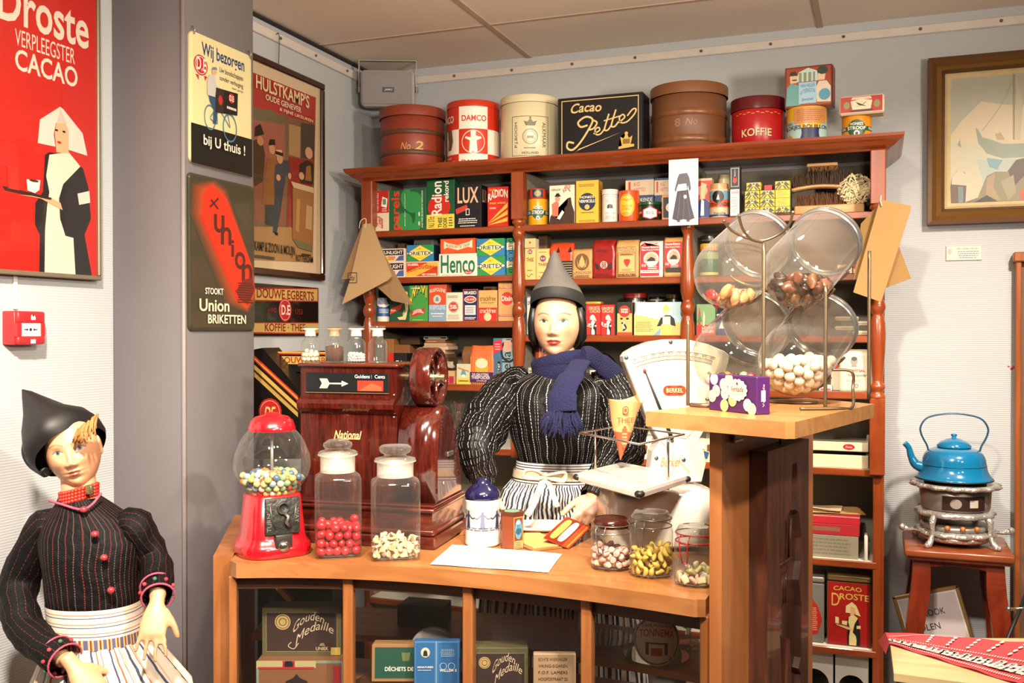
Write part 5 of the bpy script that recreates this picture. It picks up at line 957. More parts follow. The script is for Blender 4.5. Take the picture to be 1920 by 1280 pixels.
dd = [('p', [(355, 228), (474, 262), (474, 334), (355, 310)], BK), ('t', 'Wij bezorgen', (378, 110), (458, 112), '24386a', 'b'), ('c', (376, 122), 13, 19, 'b02a30'), ('o', (376, 122), 11, 16.5, 'd9c8b8', .08), ('t', 'D.E', (368, 129), (386, 112), 'e8dcc8', 'b'), ('p', [(366, 138), (372, 140), (372, 150)], 'b02a30'), ('p', [(382, 142), (388, 144), (384, 152)], 'b02a30'),
      ('t', 'Uw boodschappen', (411, 138), (455, 143), '3a3a4a'), ('t', 'zonder verhoging', (411, 152), (455, 158), '3a3a4a'), ('t', 'van prijs', (434, 168), (455, 171), '3a3a4a'),
      ('o', (393, 220), 11, 24, '4a7088', .12), ('o', (430, 240), 13, 27, '4a7088', .12), ('s', [(393, 220), (404, 205), (414, 212), (430, 240)], .008, '4a7088'), ('s', [(404, 205), (406, 232), (393, 222)], .008, '4a7088'), ('s', [(414, 210), (424, 210), (430, 238)], .008, '4a7088'),
      ('p', [(388, 172), (403, 178), (408, 200), (404, 232), (398, 232), (399, 205), (392, 190)], '2c4a68'), ('p', [(391, 140), (400, 139), (404, 160), (412, 166), (402, 174), (402, 182), (387, 178), (387, 152)], 'b9b8b4'), ('c', (400, 134), 4.5, 7, 'c9a284'), ('p', [(395, 131), (406, 131), (403, 126), (397, 126)], '6a7a88'),
      ('p', [(403, 164), (444, 176), (443, 217), (402, 210)], '17140f'), ('p', [(403, 164), (418, 170), (417, 213), (402, 210)], '2a241c'), ('c', (432, 185), 5.5, 9, 'b02a30'), ('t', 'D.E', (428, 189), (436, 181), 'e8dcc8', 'b'), ('c', (411, 188), 4, 9, 'b02a30'), ('l', (422, 206), (442, 202), 1, 'd9cfc0'),
      ('t', 'bij U thuis !', (379, 277), (457, 274), 'ddd6c2', 'b')]
s1 = left_sign('delivery_sign', 'cream and black enamel sign with a cargo-bike rider, on the grey pillar', 'sign', X, y0, y1, z0, z1, CR, conv(dd, q), -1.899, rad=.02, rough=.18, coat=.5)
mb = M()
for yy in (.012, y1 - y0 - .012): mb.tube([(.002, yy, z1 - z0 - .012), (.006, yy, z1 - z0 + .004), (-.004, yy, z1 - z0 + .012)], .0022, paint('b0aca4', .3, .8), 6)
mb.build('hook', s1)
y0, y1, z0, z1 = sign_on_column((355, 323), (479, 349), (477, 619), (357, 621)); q = qX(X, y0, z0, y1 - y0, z1 - z0); RD = 'd8301c'; OL = '3a3628'
def blend(a, b, t): a = lin(a); b = lin(b); return tuple(a[i] + (b[i] - a[i]) * t for i in range(3))
dd = []
for i in range(7):
    t = i / 6; g = 24 * (1 - t); dd.append(('p', [(378 - g, 356 - g * .6), (398 + g * .2, 346 - g * .5), (416 + g * .5, 362 - g * .3), (470 + g * .2, 500), (478, 545 + g), (462 + g * .1, 578 + g * .4), (444 - g, 560 + g * .5), (376 - g, 400)], tuple(blend('3a3628', 'a8451f', t ** 1.3))))
dd += [('p', [(380, 362), (392, 347), (402, 350), (424, 372), (472, 500), (477, 545), (464, 575), (448, 564), (436, 540), (377, 400)], RD), ('p', [(377, 400), (436, 540), (448, 564), (442, 562), (374, 405)], 'b8281a')]
for i, ch in enumerate('union'):
    ax, ay = 398 + i * 13, 404 + i * 23; dd.append(('t', ch, (ax + 2 + 6 * (ch == 'i'), ay + 31), (ax + 22 - 8 * (ch == 'i'), ay), '4a2016', 'b'))
dd += [('s', [(392, 388), (408, 372)], .014, '4a2016'), ('s', [(394, 374), (408, 392)], .014, '4a2016'), ('p', [(440, 545), (456, 524), (472, 520), (476, 545), (464, 570), (450, 562)], '6a2418'), ('l', (444, 568), (474, 530), 9, '3a1a12'),
       ('t', 'STOOKT', (383, 551), (417, 541), 'ddd6c2', 'b'), ('t', 'Union', (372, 583), (428, 562), 'e0d2a8', 'b'), ('t', 'BRIKETTEN', (388, 606), (459, 591), 'ddd2b0', 'b')]
left_sign('briquette_sign', 'dark olive enamel sign with a glowing red briquette, below the cargo-bike sign', 'sign', X, y0, y1, z0, z1, OL, conv(dd, q), -1.899, rad=.014, rough=.3, coat=.3)
# framed poster on the left wall
X = XL + .02; P = [onX(470, 100, X), onX(608, 157, X), onX(605, 524, X), onX(480, 517, X)]
y1 = (P[1].y + P[2].y) / 2; y0 = 2.83; z0 = (P[2].z + P[3].z) / 2; z1 = (P[0].z + P[1].z) / 2
q = qX(X, y0, z0, y1 - y0, z1 - z0); DKW = paint('33180f', .3, 0, .15, 20, coat=.4)
hd = [('p', [(430, 95), (597, 165), (592, 514), (430, 508)], 'd9c9b0'), ('p', [(440, 122), (592, 183), (586, 492), (440, 486)], '7a5c44'), ('p', [(440, 122), (592, 183), (590, 232), (440, 190)], 'a8281c'),
      ('p', [(440, 205), (475, 207), (505, 205), (538, 225), (540, 420), (440, 415)], '6a6448'), ('p', [(440, 218), (534, 234), (534, 420), (440, 410)], '8a5844'), ('p', [(440, 218), (534, 234), (534, 300), (440, 290)], '9a6050'),
      ('p', [(541, 232), (563, 238), (562, 296), (541, 290)], 'a88c64'), ('p', [(564, 230), (590, 234), (588, 300), (564, 296)], '4a4238'), ('p', [(541, 294), (588, 302), (580, 430), (536, 430)], '8a2a1e'), ('p', [(440, 424), (545, 426), (586, 470), (586, 492), (440, 486)], 'a8875a'),
      ('p', [(473, 264), (490, 258), (496, 290), (492, 340), (476, 350), (470, 300)], '453526'), ('p', [(477, 238), (487, 232), (492, 246), (494, 252), (476, 256)], '1c1714'), ('c', (487, 264), 6, 9, 'b98a68'),
      ('p', [(500, 300), (514, 294), (516, 330), (514, 384), (490, 382), (494, 340)], '8a5f34'), ('c', (509, 280), 6, 9, 'b98a68'), ('p', [(502, 272), (515, 272), (514, 261), (505, 261)], '1c1714'), ('p', [(496, 384), (512, 384), (511, 424), (496, 420)], '35383a'),
      ('p', [(514, 310), (530, 300), (540, 302), (544, 325), (534, 330), (532, 350), (512, 354)], '3c404a'), ('p', [(514, 352), (531, 350), (524, 400), (517, 438), (510, 436), (512, 400)], '343c44'), ('c', (523, 297), 6, 10, 'b98a68'), ('p', [(514, 291), (529, 292), (526, 281), (516, 281)], 'c9ae74'), ('r', (514, 289), (529, 287), '2a2018'), ('p', [(512, 434), (519, 436), (519, 442), (514, 440)], '1c1714'), ('c', (520, 333), 4, 6, 'b98a68'), ('c', (541, 330), 3, 6, 'b98a68'),
      ('p', [(560, 308), (574, 300), (586, 308), (585, 346), (562, 342)], '33281e'), ('c', (577, 287), 7, 11, 'bb8c6a'), ('p', [(572, 312), (580, 310), (582, 340), (570, 338)], '8a5c30'), ('c', (563, 330), 5, 7, 'bb8c6a'),
      ('p', [(543, 340), (586, 352), (586, 362), (548, 352)], 'b8a080'), ('p', [(546, 352), (586, 362), (583, 462), (546, 450)], '8c6038'), ('p', [(554, 372), (560, 374), (558, 436), (552, 432)], 'a87a48'), ('p', [(572, 384), (583, 388), (582, 432), (570, 428)], 'a88a5c'), ('p', [(545, 446), (583, 460), (583, 472), (556, 464)], '6a6248'),
      ('t', "HULSTKAMP'S", (477, 165), (577, 180), 'd8c090', 'b'), ('t', 'OUDE GENEVER', (495, 187), (562, 202), 'd8c0a0', 'b'), ('t', '& FIJNE LIKEUREN', (521, 209), (584, 225), 'd8c0a0', 'b'), ('t', 'HULSTKAMP & ZOON & MOLIJN', (452, 472), (550, 462), '2a2620', 'b'), ('t', 'ROTTERDAM', (552, 489), (584, 481), '2a2620', 'b'), ('l', (562, 480), (580, 475), 1, '2a2620'), ('l', (470, 486), (520, 479), 1, '4a4638')]
hs = left_sign('framed_tavern_poster', 'dark-framed old poster of gentlemen entering a bar, on the left wall behind the pillar', 'poster', X, y0, y1, z0, z1, 'c9b89c', conv(hd, q), XL, DKW, .026, .010, glaze=glass('fbf8f4', .2, 1.2))
p = onX(524, 60, X); mb = M(); mb.tube([(.0, p.y - y0 - .02, 2.698 - z0), (.0, p.y - y0 - .008, 2.707 - z0), (0, p.y - y0, 2.695 - z0), (0, p.y - y0 - .006, z1 - z0 - .004)], .0015, paint('3a3430', .4, .6), 6); mb.build('hanging_wire', hs)
X = XL + .012; P = [onX(478, 530, X), onX(597, 540, X), onX(597, 630, X), onX(478, 628, X)]
y1 = (P[1].y + P[2].y) / 2; y0 = y1 - .62; z1 = (P[0].z + P[1].z) / 2; z0 = (P[2].z + P[3].z) / 2; q = qX(X, y0, z0, y1 - y0, z1 - z0); ST_ = 'b8994a'
BR = '8c1f1a'
dd = [('p', [(300, 530), (597, 540), (597, 566), (300, 558)], BR), ('p', [(300, 534), (595, 542), (595, 564), (300, 555)], 'b99a58'), ('p', [(300, 602), (597, 604), (597, 627), (300, 625)], BR), ('p', [(300, 604), (597, 606), (597, 624), (300, 622)], 'b99a58'),
      ('t', 'DOUWE EGBERTS', (481, 558), (588, 547), '7a1c16', 'b'), ('t', 'KOFFIE · THEE', (496, 621), (572, 607), '7a1c16', 'b'), ('c', (534, 581), 12, 22, 'a8242a'), ('o', (534, 581), 10.5, 19.5, 'd0a8a0', .06), ('t', 'D.E', (527, 590), (543, 572), 'e0d2c0', 'b'), ('t', 'ANNO', (501, 585), (517, 577), '8c2a26'), ('t', '1753', (553, 589), (566, 580), '8c2a26')]
left_sign('coffee_tea_sign', 'long black and gold enamel sign lettered KOFFIE THEE, below the framed bar poster', 'sign', X, y0, y1, z0, z1, '17120f', conv(dd, q), XL, rough=.2, coat=.5)
# fire alarm call point
X = XL + .055; y0 = onX(33, 600, X).y; y1 = onX(86, 600, X).y; z1 = onX(60, 583, X).z; z0 = onX(60, 646, X).z; W = y1 - y0; H = z1 - z0; RED = paint('c8262a', .35, 0, .04)
e = empty('fire_alarm_call_point', 'red fire alarm call point on the left wall below the red poster', 'alarm', (X, y0, z0))
mb = M(); mb.b2((-.055, 0, 0), (-.012, W, H), RED, .004, 2); mb.b2((-.012, .001, H * .64), (.0, W - .001, H - .001), RED, .006, 2); mb.b2((-.012, .001, .001), (.0, W - .001, H * .26), RED, .006, 2); mb.b2((-.012, .001, H * .24), (-.002, W * .16, H * .66), RED); mb.b2((-.012, W * .86, H * .24), (-.002, W - .001, H * .66), RED)
printing(mb, [('p', [(.46, .74), (.62, .74), (.62, .82), (.58, .88), (.54, .82), (.5, .9), (.46, .86)], 'W'), ('r', .44, .04, .62, .16, 'e6dcc8')], W, H, lambda x, y, o: (.0005 + o, x, y)); mb.build('housing', e)
mb = M(); mb.b2((-.012, W * .16, H * .25), (-.005, W * .86, H * .65), paint('e8e4dc', .4)); printing(mb, [('c', .5, .45, .045, None, '2a2620'), ('s', [(.27, .45), (.4, .45)], .03, '2a2620', 1), ('p', [(.36, .40), (.42, .45), (.36, .5)], '2a2620'), ('s', [(.73, .45), (.6, .45)], .03, '2a2620', 1), ('p', [(.64, .40), (.58, .45), (.64, .5)], '2a2620')], W, H, lambda x, y, o: (-.0048 + o, x, y)); mb.build('break_panel', e)['label'] = 'white press panel with arrows'
# loudspeaker in the corner
p0 = at(680, 172, 4.12); e = empty('wall_loudspeaker', 'grey box loudspeaker on a bracket in the upper corner', 'loudspeaker', at(726, 165, 4.2), 0.42)
e.rotation_euler = (radians(7), 0, .40); GS = paint('a8a29c', .5)
w = .232; h = .155
mb = M(); mb.box((0, .055, 0), (w, .11, h), paint('b3ada6', .45), .02, 3); mb.build('cabinet', e)
mb = M(); mb.box((0, -.002, 0), (w * .93, .008, h * .88), paint('8f8a8a', .7, 0, .1, 90, .4, 400), .003, 2); printing(mb, [('r', .41, .38, .63, .52, '3c4250'), ('t', 'JAMO', .45, .415, .6, .48, 'd9d9d9', 'bi')], w, h, lambda x, y, o: (x - w / 2, -.0062 - o, y - h / 2)); mb.build('grille', e)
mb = M()
for s in (-1, 1): mb.box((s * (w / 2 + .008), .05, .052), (.003, .035, .135), GS)
mb.box((0, .05, .12), (w + .019, .035, .003), GS)
for s in (-1, 1): mb.tube([(s * (w / 2 - .004), .05, 0), (s * (w / 2 + .014), .05, 0)], .012, paint('7c766e', .5), 12)
for s in (-.05, .05): mb.tube([(s, .05, .12), (s, .05, .131)], .006, paint('5a544c', .4, .6), 8)
mb.build('bracket', e)
# painting on the right part of the back wall
p0 = onY(1740, 420, YB - .05); p1 = onY(1740, 110, YB - .05); X0p = (p0.x + p1.x) / 2; z0 = p0.z - .002; z1 = p1.z + .002; W = .62; H = z1 - z0
e = empty('framed_harbour_painting', 'framed oil painting of a sailing boat, right part of the back wall', 'painting', (X0p, YB, z0))
FG = [(.0, -.048, '3a2012'), (.014, -.050, '5a3a1a'), (.030, -.034, '6b4a22'), (.046, -.040, '7a5626'), (.058, -.026, '5a3f1c'), (.066, -.030, 'c9b48a'), (.078, -.022, 'c9b48a')]
mb = M(); prev = None
rect = lambda i, y: [(i, y, i), (W - i, y, i), (W - i, y, H - i), (i, y, H - i)]
prevr = rect(0, -.001); cc = '3a2012'
for i, y, c in FG:
    r = rect(i, y); mb.loft([prevr, r], paint(c, .35, .25 if c not in ('3a2012', 'c9b48a') else 0, .15, 25), True, False, False, False); prevr = r
mb.build('frame', e)
iw = W - .156; ih = H - .156; mb = M(); mb.b2((.076, -.021, .076), (W - .076, -.012, H - .076), paint('b3ab94', .5, 0, .12, 9))
pq = lambda px, py: ((onY(px, py, YB - .02).x - X0p - .078) / iw, (onY(px, py, YB - .02).z - z0 - .078) / ih)
PD_ = [('p', [(1769, 138), (1990, 110), (1990, 200), (1850, 205), (1780, 250), (1769, 255)], 'a09f8c'), ('p', [(1800, 230), (1840, 190), (1880, 196), (1990, 200), (1990, 270), (1780, 268), (1769, 256)], 'c2b394'), ('p', [(1769, 268), (1990, 270), (1990, 390), (1769, 392)], 'b9b398'), ('p', [(1830, 300), (1990, 296), (1990, 392), (1850, 392), (1840, 330)], 'a3aea4'),
       ('p', [(1829, 240), (1834, 243), (1842, 258), (1875, 266), (1990, 266), (1990, 290), (1880, 297), (1850, 288), (1834, 268)], '7f8a78'), ('p', [(1842, 256), (1880, 266), (1990, 262), (1990, 267), (1880, 270)], 'bfae8e'), ('p', [(1899, 130), (1903, 130), (1903, 262), (1899, 262)], '8a7a58'), ('p', [(1905, 135), (1918, 200), (1912, 262), (1905, 262)], 'b0a684'), ('p', [(1866, 252), (1876, 248), (1884, 262), (1870, 262)], 'a88a64'), ('s', [(1842, 245), (1875, 200), (1899, 150)], .006, '9a9078'),
       ('p', [(1850, 296), (1880, 300), (1870, 318), (1855, 312)], '6f93a0'), ('p', [(1795, 272), (1800, 262), (1802, 276)], '8a8470'), ('p', [(1783, 392), (1782, 350), (1785, 330), (1795, 320), (1810, 324), (1812, 345), (1810, 392)], '5c4a3c'), ('p', [(1784, 346), (1785, 330), (1797, 319), (1811, 326), (1812, 348)], 'bdb39c'), ('p', [(1796, 350), (1806, 350), (1806, 388), (1797, 388)], '6a7880'), ('p', [(1812, 378), (1850, 365), (1840, 392), (1810, 392)], '6f6248'),
       ('p', [(1830, 390), (1850, 330), (1866, 322), (1888, 322), (1905, 300), (1990, 285), (1990, 392), (1826, 392)], '7d7358'), ('p', [(1848, 365), (1850, 335), (1866, 324), (1862, 350), (1876, 378)], '9a8060'), ('p', [(1826, 390), (1850, 366), (1870, 384), (1872, 392)], '2f2824'), ('p', [(1890, 320), (1905, 300), (1940, 292), (1930, 320), (1900, 350)], '4a3428'), ('p', [(1912, 360), (1920, 348), (1935, 350), (1935, 378), (1915, 374)], 'b84a2c'), ('p', [(1876, 340), (1900, 328), (1905, 360), (1890, 385)], '8f8668')]
printing(mb, conv(PD_, pq), iw, ih, lambda x, y, o: (.078 + x, -.0215 - o, .078 + y), do=.00012); mb.build('canvas', e)
a = onY(1774, 461, YB); b = onY(1841, 487, YB); W2 = b.x - a.x; H2 = a.z - b.z
mb = M(); mb.b2((0, -.004, 0), (W2, 0, H2), paint('ddd0c0', .5)); printing(mb, [('c', .1, .6, .06, .2, 'b0a498'), ('t', 'De Oude Haven', .3, .72, .9, .86, '4a6a80', 'i'), ('l', .32, .1, .95, .66, 4, '6a8090'), ('f', 0, 0, 1, 1, 'c2a898', .03)], W2, H2, lambda x, y, o: (x, -.0042 - o, y))
tag(mb.build('wall_label', None, (a.x, YB, b.z)), 'small cream caption card on the wall under the boat painting', 'caption card')
mb = M(); a = onY(1897, 691, YB)
for dx, dz, r in ((0, 0, .006), (.012, .006, .009), (.02, -.004, .005), (-.01, .008, .004), (.028, .008, .006)): mb.add([(dx + r * cos(k * pi / 4), -.0006, dz + r * .8 * sin(k * pi / 4)) for k in range(8)], [tuple(range(8))], ink('b8342c'))
tag(mb.build('wall_mark', None, (a.x, YB, a.z)), 'little red blotch on the wall above the blue kettle', 'stain')
# ------------------------------------------------------------------ sweets: settle n round pieces of radius r inside a vessel
def settle(n, r, start, hold, g=(0, 0, -1), it=260, seed=1, flatr=None):
    R = np.random.default_rng(seed); P = start(R, n).astype(float); g = np.array(g, float); g /= np.linalg.norm(g)
    for k in range(it):
        P += g * r * .12 * (1 if k < it * .8 else .35)
        for _ in range(3):
            d = P[:, None, :] - P[None, :, :]; L = np.sqrt((d ** 2).sum(-1)) + 1e-9; np.fill_diagonal(L, 9)
            ov = np.clip(2 * r - L, 0, None); P += (d / L[..., None] * (ov * .42)[..., None]).sum(1); hold(P)
    return P
def hold_cyl(R0, z0, r, zf=None, square=0.0):
    def f(P):
        if square:
            P[:, 0] = np.clip(P[:, 0], -square + r, square - r); P[:, 1] = np.clip(P[:, 1], -square + r, square - r)
        Rm = (R0 if zf is None else np.interp(P[:, 2], zf[0], zf[1])) - r
        h = np.hypot(P[:, 0], P[:, 1]); s = np.where(h > Rm, Rm / np.maximum(h, 1e-9), 1); P[:, 0] *= s; P[:, 1] *= s
        P[:, 2] = np.maximum(P[:, 2], z0 + r)
    return f
def scatter(protos, P, origin, rz, labels, group, rs, tumble=True):
    """one object per sweet; protos = list of (mesh builder, name)"""
    srcs = {}; X = Matrix.Rotation(rz, 3, 'Z') if not isinstance(rz, Matrix) else rz
    for i, p in enumerate(P):
        k = rs.randrange(len(protos)); loc = Vector(origin) + X @ Vector(p)
        rot = (rs.uniform(0, 6.28), rs.uniform(0, 6.28), rs.uniform(0, 6.28)) if tumble else (rs.uniform(-.5, .5), rs.uniform(-.5, .5), rs.uniform(0, 6.28))
        if k not in srcs: o = protos[k][0].build(protos[k][1], None, loc, rot=rot); tag(o, labels[k], 'sweet', group); srcs[k] = o
        else:
            o = srcs[k].copy(); COL.objects.link(o); o.location = loc; o.rotation_euler = rot
def sph(c, r, n=14, s=1.0, rough=.3): return M().ball((0, 0, 0), r, paint(c, rough, 0, .06, 60), n, 1, 1, s)
GL = glass('f6f8f4', .6); GLT = glass('eef1ea', .8, .7)

# ---- gumball machine
gx, gy = -1.472, 2.148
GM = empty('gumball_machine', 'red toy gumball machine with a glass globe at the left end of the counter', 'gumball machine', (gx, gy, 1.0), face_cam(gx, gy) + .33)
RDP = paint('b3121c', .22, 0, .06, 10, coat=.6); CAST = paint('3a3a36', .5, .5, .2, 30, .5, 60)
def sq(a, p=4.0, n=40):
    out = []
    for i in range(n):
        t = 2 * pi * i / n; c, s_ = cos(t), sin(t); k = (abs(c) ** p + abs(s_) ** p) ** (-1 / p); out.append((a * c * k, a * s_ * k))
    return out
mb = M(); mb.loft([[(x, y, z) for x, y in sq(a, p)] for a, z, p in ((.090, 0, 3), (.092, .004, 3), (.092, .024, 3), (.087, .032, 3), (.080, .040, 3.4), (.076, .05, 3.6), (.066, .152, 3.6), (.062, .156, 3))], RDP); mb.build('body', GM)
mb = M(); zf = np.array([.150, .17, .20, .224, .25, .285, .305, .320]); rf = np.array([.058, .074, .093, .099, .096, .083, .070, .056])
zz = np.linspace(.15, .32, 18); cs = [(float(np.interp(z, zf, rf)), float(z)) for z in zz]; mb.lathe(cs, GL, 48, caps=False); mb.build('globe', GM)['label'] = 'clear glass globe'
mb = M(); mb.lathe([(.060, .315), (.061, .320), (.058, .328), (.054, .340), (.042, .351), (.022, .356), (.018, .356), (.018, .361), (.001, .362)], RDP, 40, caps=False); mb.build('lid', GM)
mb = M(); mb.box((0, -.077, .105), (.090, .012, .092), CAST, .003, 2); mb.X = Matrix.Translation((0, -.083, .125)) @ Matrix.Rotation(pi / 2, 4, 'X')
mb.lathe([(.016, 0), (.016, .004), (.011, .004), (.011, .001), (.001, .001)], CAST, 24, caps=False); mb.X = Matrix.Identity(4)
mb.tube([(.004, -.085, .112), (.010, -.094, .104), (.004, -.094, .092), (.014, -.088, .078)], .005, paint('8c8a84', .3, .8), 8)
for a in (-1, 1): mb.tube([(a * .034, -.084, .135), (a * .030, -.084, .10), (a * .02, -.084, .075)], .0022, paint('55554f', .4, .6), 6)
printing(mb, [('t', 'TURN', .04, .1, .16, .6, '6a6a62', 'v'), ('t', 'WAY', .84, .3, .96, .7, '6a6a62', 'd')], .09, .092, lambda x, y, o: (x - .045, -.0832 - o, .059 + y)); mb.build('coin_mechanism', GM)['label'] = 'dark cast metal coin plate with knob'
mb = M(); mb.box((0, -.080, .042), (.044, .022, .036), paint('2a2422', .4), .003, 2); mb.ball((0, -.091, .030), .017, paint('a8a49c', .15, .95), 16, 1, .55, .9); mb.build('chute', GM)['label'] = 'silver flap of the chute'
mb = M(); mb.tube([(0, 0, .15), (0, 0, .32)], .004, paint('b8b4aa', .3, .7), 8); mb.build('centre_rod', GM)
GC = [('d0bf6a', 'yellow'), ('d2c882', 'pale yellow'), ('c04838', 'red'), ('cc7844', 'orange'), ('86a478', 'green'), ('4c6888', 'blue'), ('d9d0c0', 'white'), ('94a8b8', 'light blue')]
r = .0092; P = settle(215, r, lambda R, n: np.c_[R.uniform(-.07, .07, n), R.uniform(-.07, .07, n), R.uniform(.17, .30, n)], hold_cyl(0, .151, r * 1.03, (zf - .001, rf - .0022)), seed=3)
scatter([(sph(c, r * .98), 'gumball') for c, _ in GC], P, (gx, gy, 1.0), 0, ['%s gumball in the glass globe of the red machine' % n for _, n in GC], 'gumballs in the globe', random.Random(5))

# ---- cash register
RG = empty('cash_register', 'old mahogany cash register with a curved housing and side wheel on the counter', 'cash register', (-1.083, 2.310, 1.0), radians(6))
MH = wood('2c0a07', '4c170e', 10, .14, (1, 1, 9), .8, 2.5); MHX = wood('3a1410', '5c2214', 8, .2, (9, 1, 1), .6, 1.5)
mb = M(); mb.b2((-.47, 0, 0), (0, .29, .032), MHX, .004); mb.b2((-.464, .006, .032), (-.006, .284, .050), MHX, .006, 2); mb.b2((-.458, .012, .05), (-.012, .278, .094), MHX); mb.b2((-.466, .004, .094), (-.004, .286, .106), MHX, .005, 2); mb.b2((-.46, .01, .106), (-.01, .28, .114), MHX, .003); mb.build('base', RG)
mb = M(); pr = [(.058, .114), (.058, .345), (.046, .352), (.034, .362), (.032, .375), (.040, .386), (.058, .392), (.058, .476), (.27, .476), (.27, .114)]
x0, x1 = -.412, -.128
mb.loft([[(x0, y, z) for y, z in pr], [(x1, y, z) for y, z in pr]], MH, True, True, False); mb.b2((x0 - .006, .048, .474), (x1 + .006, .278, .484), MHX, .004, 2)
for z in (.34, .40): mb.ball((x1 - .008, .056, z), .003, paint('b0a690', .3, .9), 8)
W = .284; printing(mb, [('t', 'National', .35, .03, .64, .23, 'c9a870', 'bi', .01), ('s', [(.40, .0), (.5, .045), (.62, .05)], .02, 'c9a870')], W, .12, lambda x, y, o: (x0 + x, .0578 - o, .272 + y)); mb.build('cabinet', RG)
mb = M(); mb.b2((x0 + .018, .053, .405), (x1 - .022, .058, .458), paint('18191a', .12), .002); mb.b2((x0 + .017, .052, .403), (x1 - .021, .0535, .405), paint('8a7a5a', .3, .6))
ar = [('s', [(.20, .45), (.46, .45)], .07, 'd9c8a4', 1), ('p', [(.44, .3), (.52, .45), (.44, .6)], 'd9c8a4')] + [('p', [(.2 + .02 * i, .45), (.17 + .02 * i, .7), (.185 + .02 * i, .7), (.215 + .02 * i, .45), (.185 + .02 * i, .2), (.17 + .02 * i, .2)], 'd9c8a4') for i in range(5)]
printing(mb, ar + [('r', .63, .08, .94, .62, '8c2a1a'), ('p', [(.65, .1), (.8, .5), (.92, .3), (.92, .1)], 'a84a2a'), ('t', 'Guldens', .60, .74, .78, .92, 'd0d0cc'), ('t', 'Cents', .84, .74, .96, .92, 'd0d0cc'), ('r', .80, .72, .803, .92, '8a8a88')], x1 - x0 - .04, .053, lambda x, y, o: (x0 + .018 + x, .0526 - o, .405 + y)); mb.build('indicator_window', RG)['label'] = 'dark glass indicator window with an arrow'
mb = M(); pr = [(.045, .114), (.045, .24), (.052, .29), (.07, .335), (.10, .362), (.13, .368), (.16, .355), (.20, .31), (.24, .235), (.262, .17), (.265, .114)]
pr = [pr[0]] + [(p.y, p.z) for p in spline([(0, a, b) for a, b in pr[1:-1]], 4)] + [pr[-1]]
hx0, hx1 = -.122, -.014; mb.loft([[(hx0, y, z) for y, z in pr], [(hx1, y, z) for y, z in pr]], MH, True, True, True); ctr = [(.14 + (y - .14) * .93, .20 + (z - .20) * .95) for y, z in pr]
mb.loft([[(hx1, y, z) for y, z in pr], [(hx1 + .004, y, z) for y, z in ctr]], MH, True, True, False); mb.box((hx1 + .006, .15, .235), (.006, .05, .014), paint('b8b0a0', .2, .9), .002); mb.ball((hx1 + .003, .10, .16), .006, paint('b8b0a0', .25, .9), 10); mb.build('drawer_housing', RG)
mb = M(); mb.X = Matrix.Translation((-.062, .13, .446)) @ Matrix.Rotation(pi / 2, 4, 'Y'); R = .082
mb.lathe([(R - .012, -.026), (R - .004, -.030), (R, -.026), (R, .026), (R - .004, .030), (R - .014, .026), (R - .014, -.026)], MH, 48, caps=False); mb.lathe([(.001, -.022), (R - .012, -.022)], MH, 40, caps=False)
for k in range(5): mb.tube([(.012 * cos(k * 1.2566), .012 * sin(k * 1.2566), .02), ((R - .012) * cos(k * 1.2566), (R - .012) * sin(k * 1.2566), .02)], .006, MH, 8)
mb.lathe([(.014, -.07), (.014, .03), (.008, .032), (.008, .045), (.001, .046)], paint('8a7a5c', .3, .9), 16, caps=False); mb.build('wheel', RG)

# ---- tall square jars
def square_jar(cx, cy, label, w, hb, hn, rn, lid):
    rz = face_cam(cx, cy) + .05; e = empty('sweet_jar', label, 'jar', (cx, cy, 1.0), rz); h = w / 2
    mb = M(); mb.loft([[(x, y, z) for x, y in sq(a, p)] for a, z, p in ((h * .93, .0, 6), (h, .008, 7), (h, hb * .93, 7), (h * .97, hb * .97, 5), (rn * 1.1, hb, 3), (rn, hb + .006, 2.2))], GL, True, False); mb.loft([[(x, y, .006) for x, y in sq(h * .9, 6)], [(x * .02, y * .02, .006) for x, y in sq(h, 6)]], GLT, True, False); mb.build('body', e)
    mb = M(); mb.lathe([(rn, hb + .004), (rn, hb + hn - .006), (rn + .007, hb + hn - .003), (rn + .007, hb + hn)], frosted('ded9cc', .55), 40, caps=False); mb.build('neck', e)['label'] = 'frosted glass neck'
    mb = M(); z = hb + hn
    if lid == 'dome': mb.lathe([(rn + .004, z), (rn + .006, z + .004), (rn, z + .008), (rn - .012, z + .011), (rn - .010, z + .016), (rn - .006, z + .022), (rn - .008, z + .028), (rn - .02, z + .036), (.001, z + .040)], GLT, 40, caps=False)
    else: mb.lathe([(rn + .005, z), (rn + .005, z + .005), (rn - .016, z + .010), (rn - .018, z + .016), (rn - .008, z + .020), (rn - .005, z + .026), (rn - .006, z + .034), (rn - .012, z + .038), (.001, z + .038)], GLT, 40, caps=False)
    mb.build('lid', e); return e, rz
j1 = (-1.297, 2.182); e, rz = square_jar(*j1, 'square glass jar of red sugared almonds with a round glass lid', .116, .208, .05, .044, 'dome')
r = .0112; hold = hold_cyl(9, .007, r, None, .055); P = settle(98, r, lambda R, n: np.c_[R.uniform(-.045, .045, n), R.uniform(-.045, .045, n), R.uniform(.01, .22, n)], hold, seed=5)
alm = M().ball((0, 0, 0), r * 1.0, paint('b81f28', .35, 0, .08, 40), 14, 1, .92, 1.12)
scatter([(alm, 'sugared_almond')], P, (j1[0], j1[1], 1.0), rz, ['red sugared almond in the square jar'], 'red sugared almonds', random.Random(2))
j2 = (-1.148, 2.212); e, rz = square_jar(*j2, 'square glass jar a third full of pastel sugar hearts', .122, .200, .045, .046, 'disc')
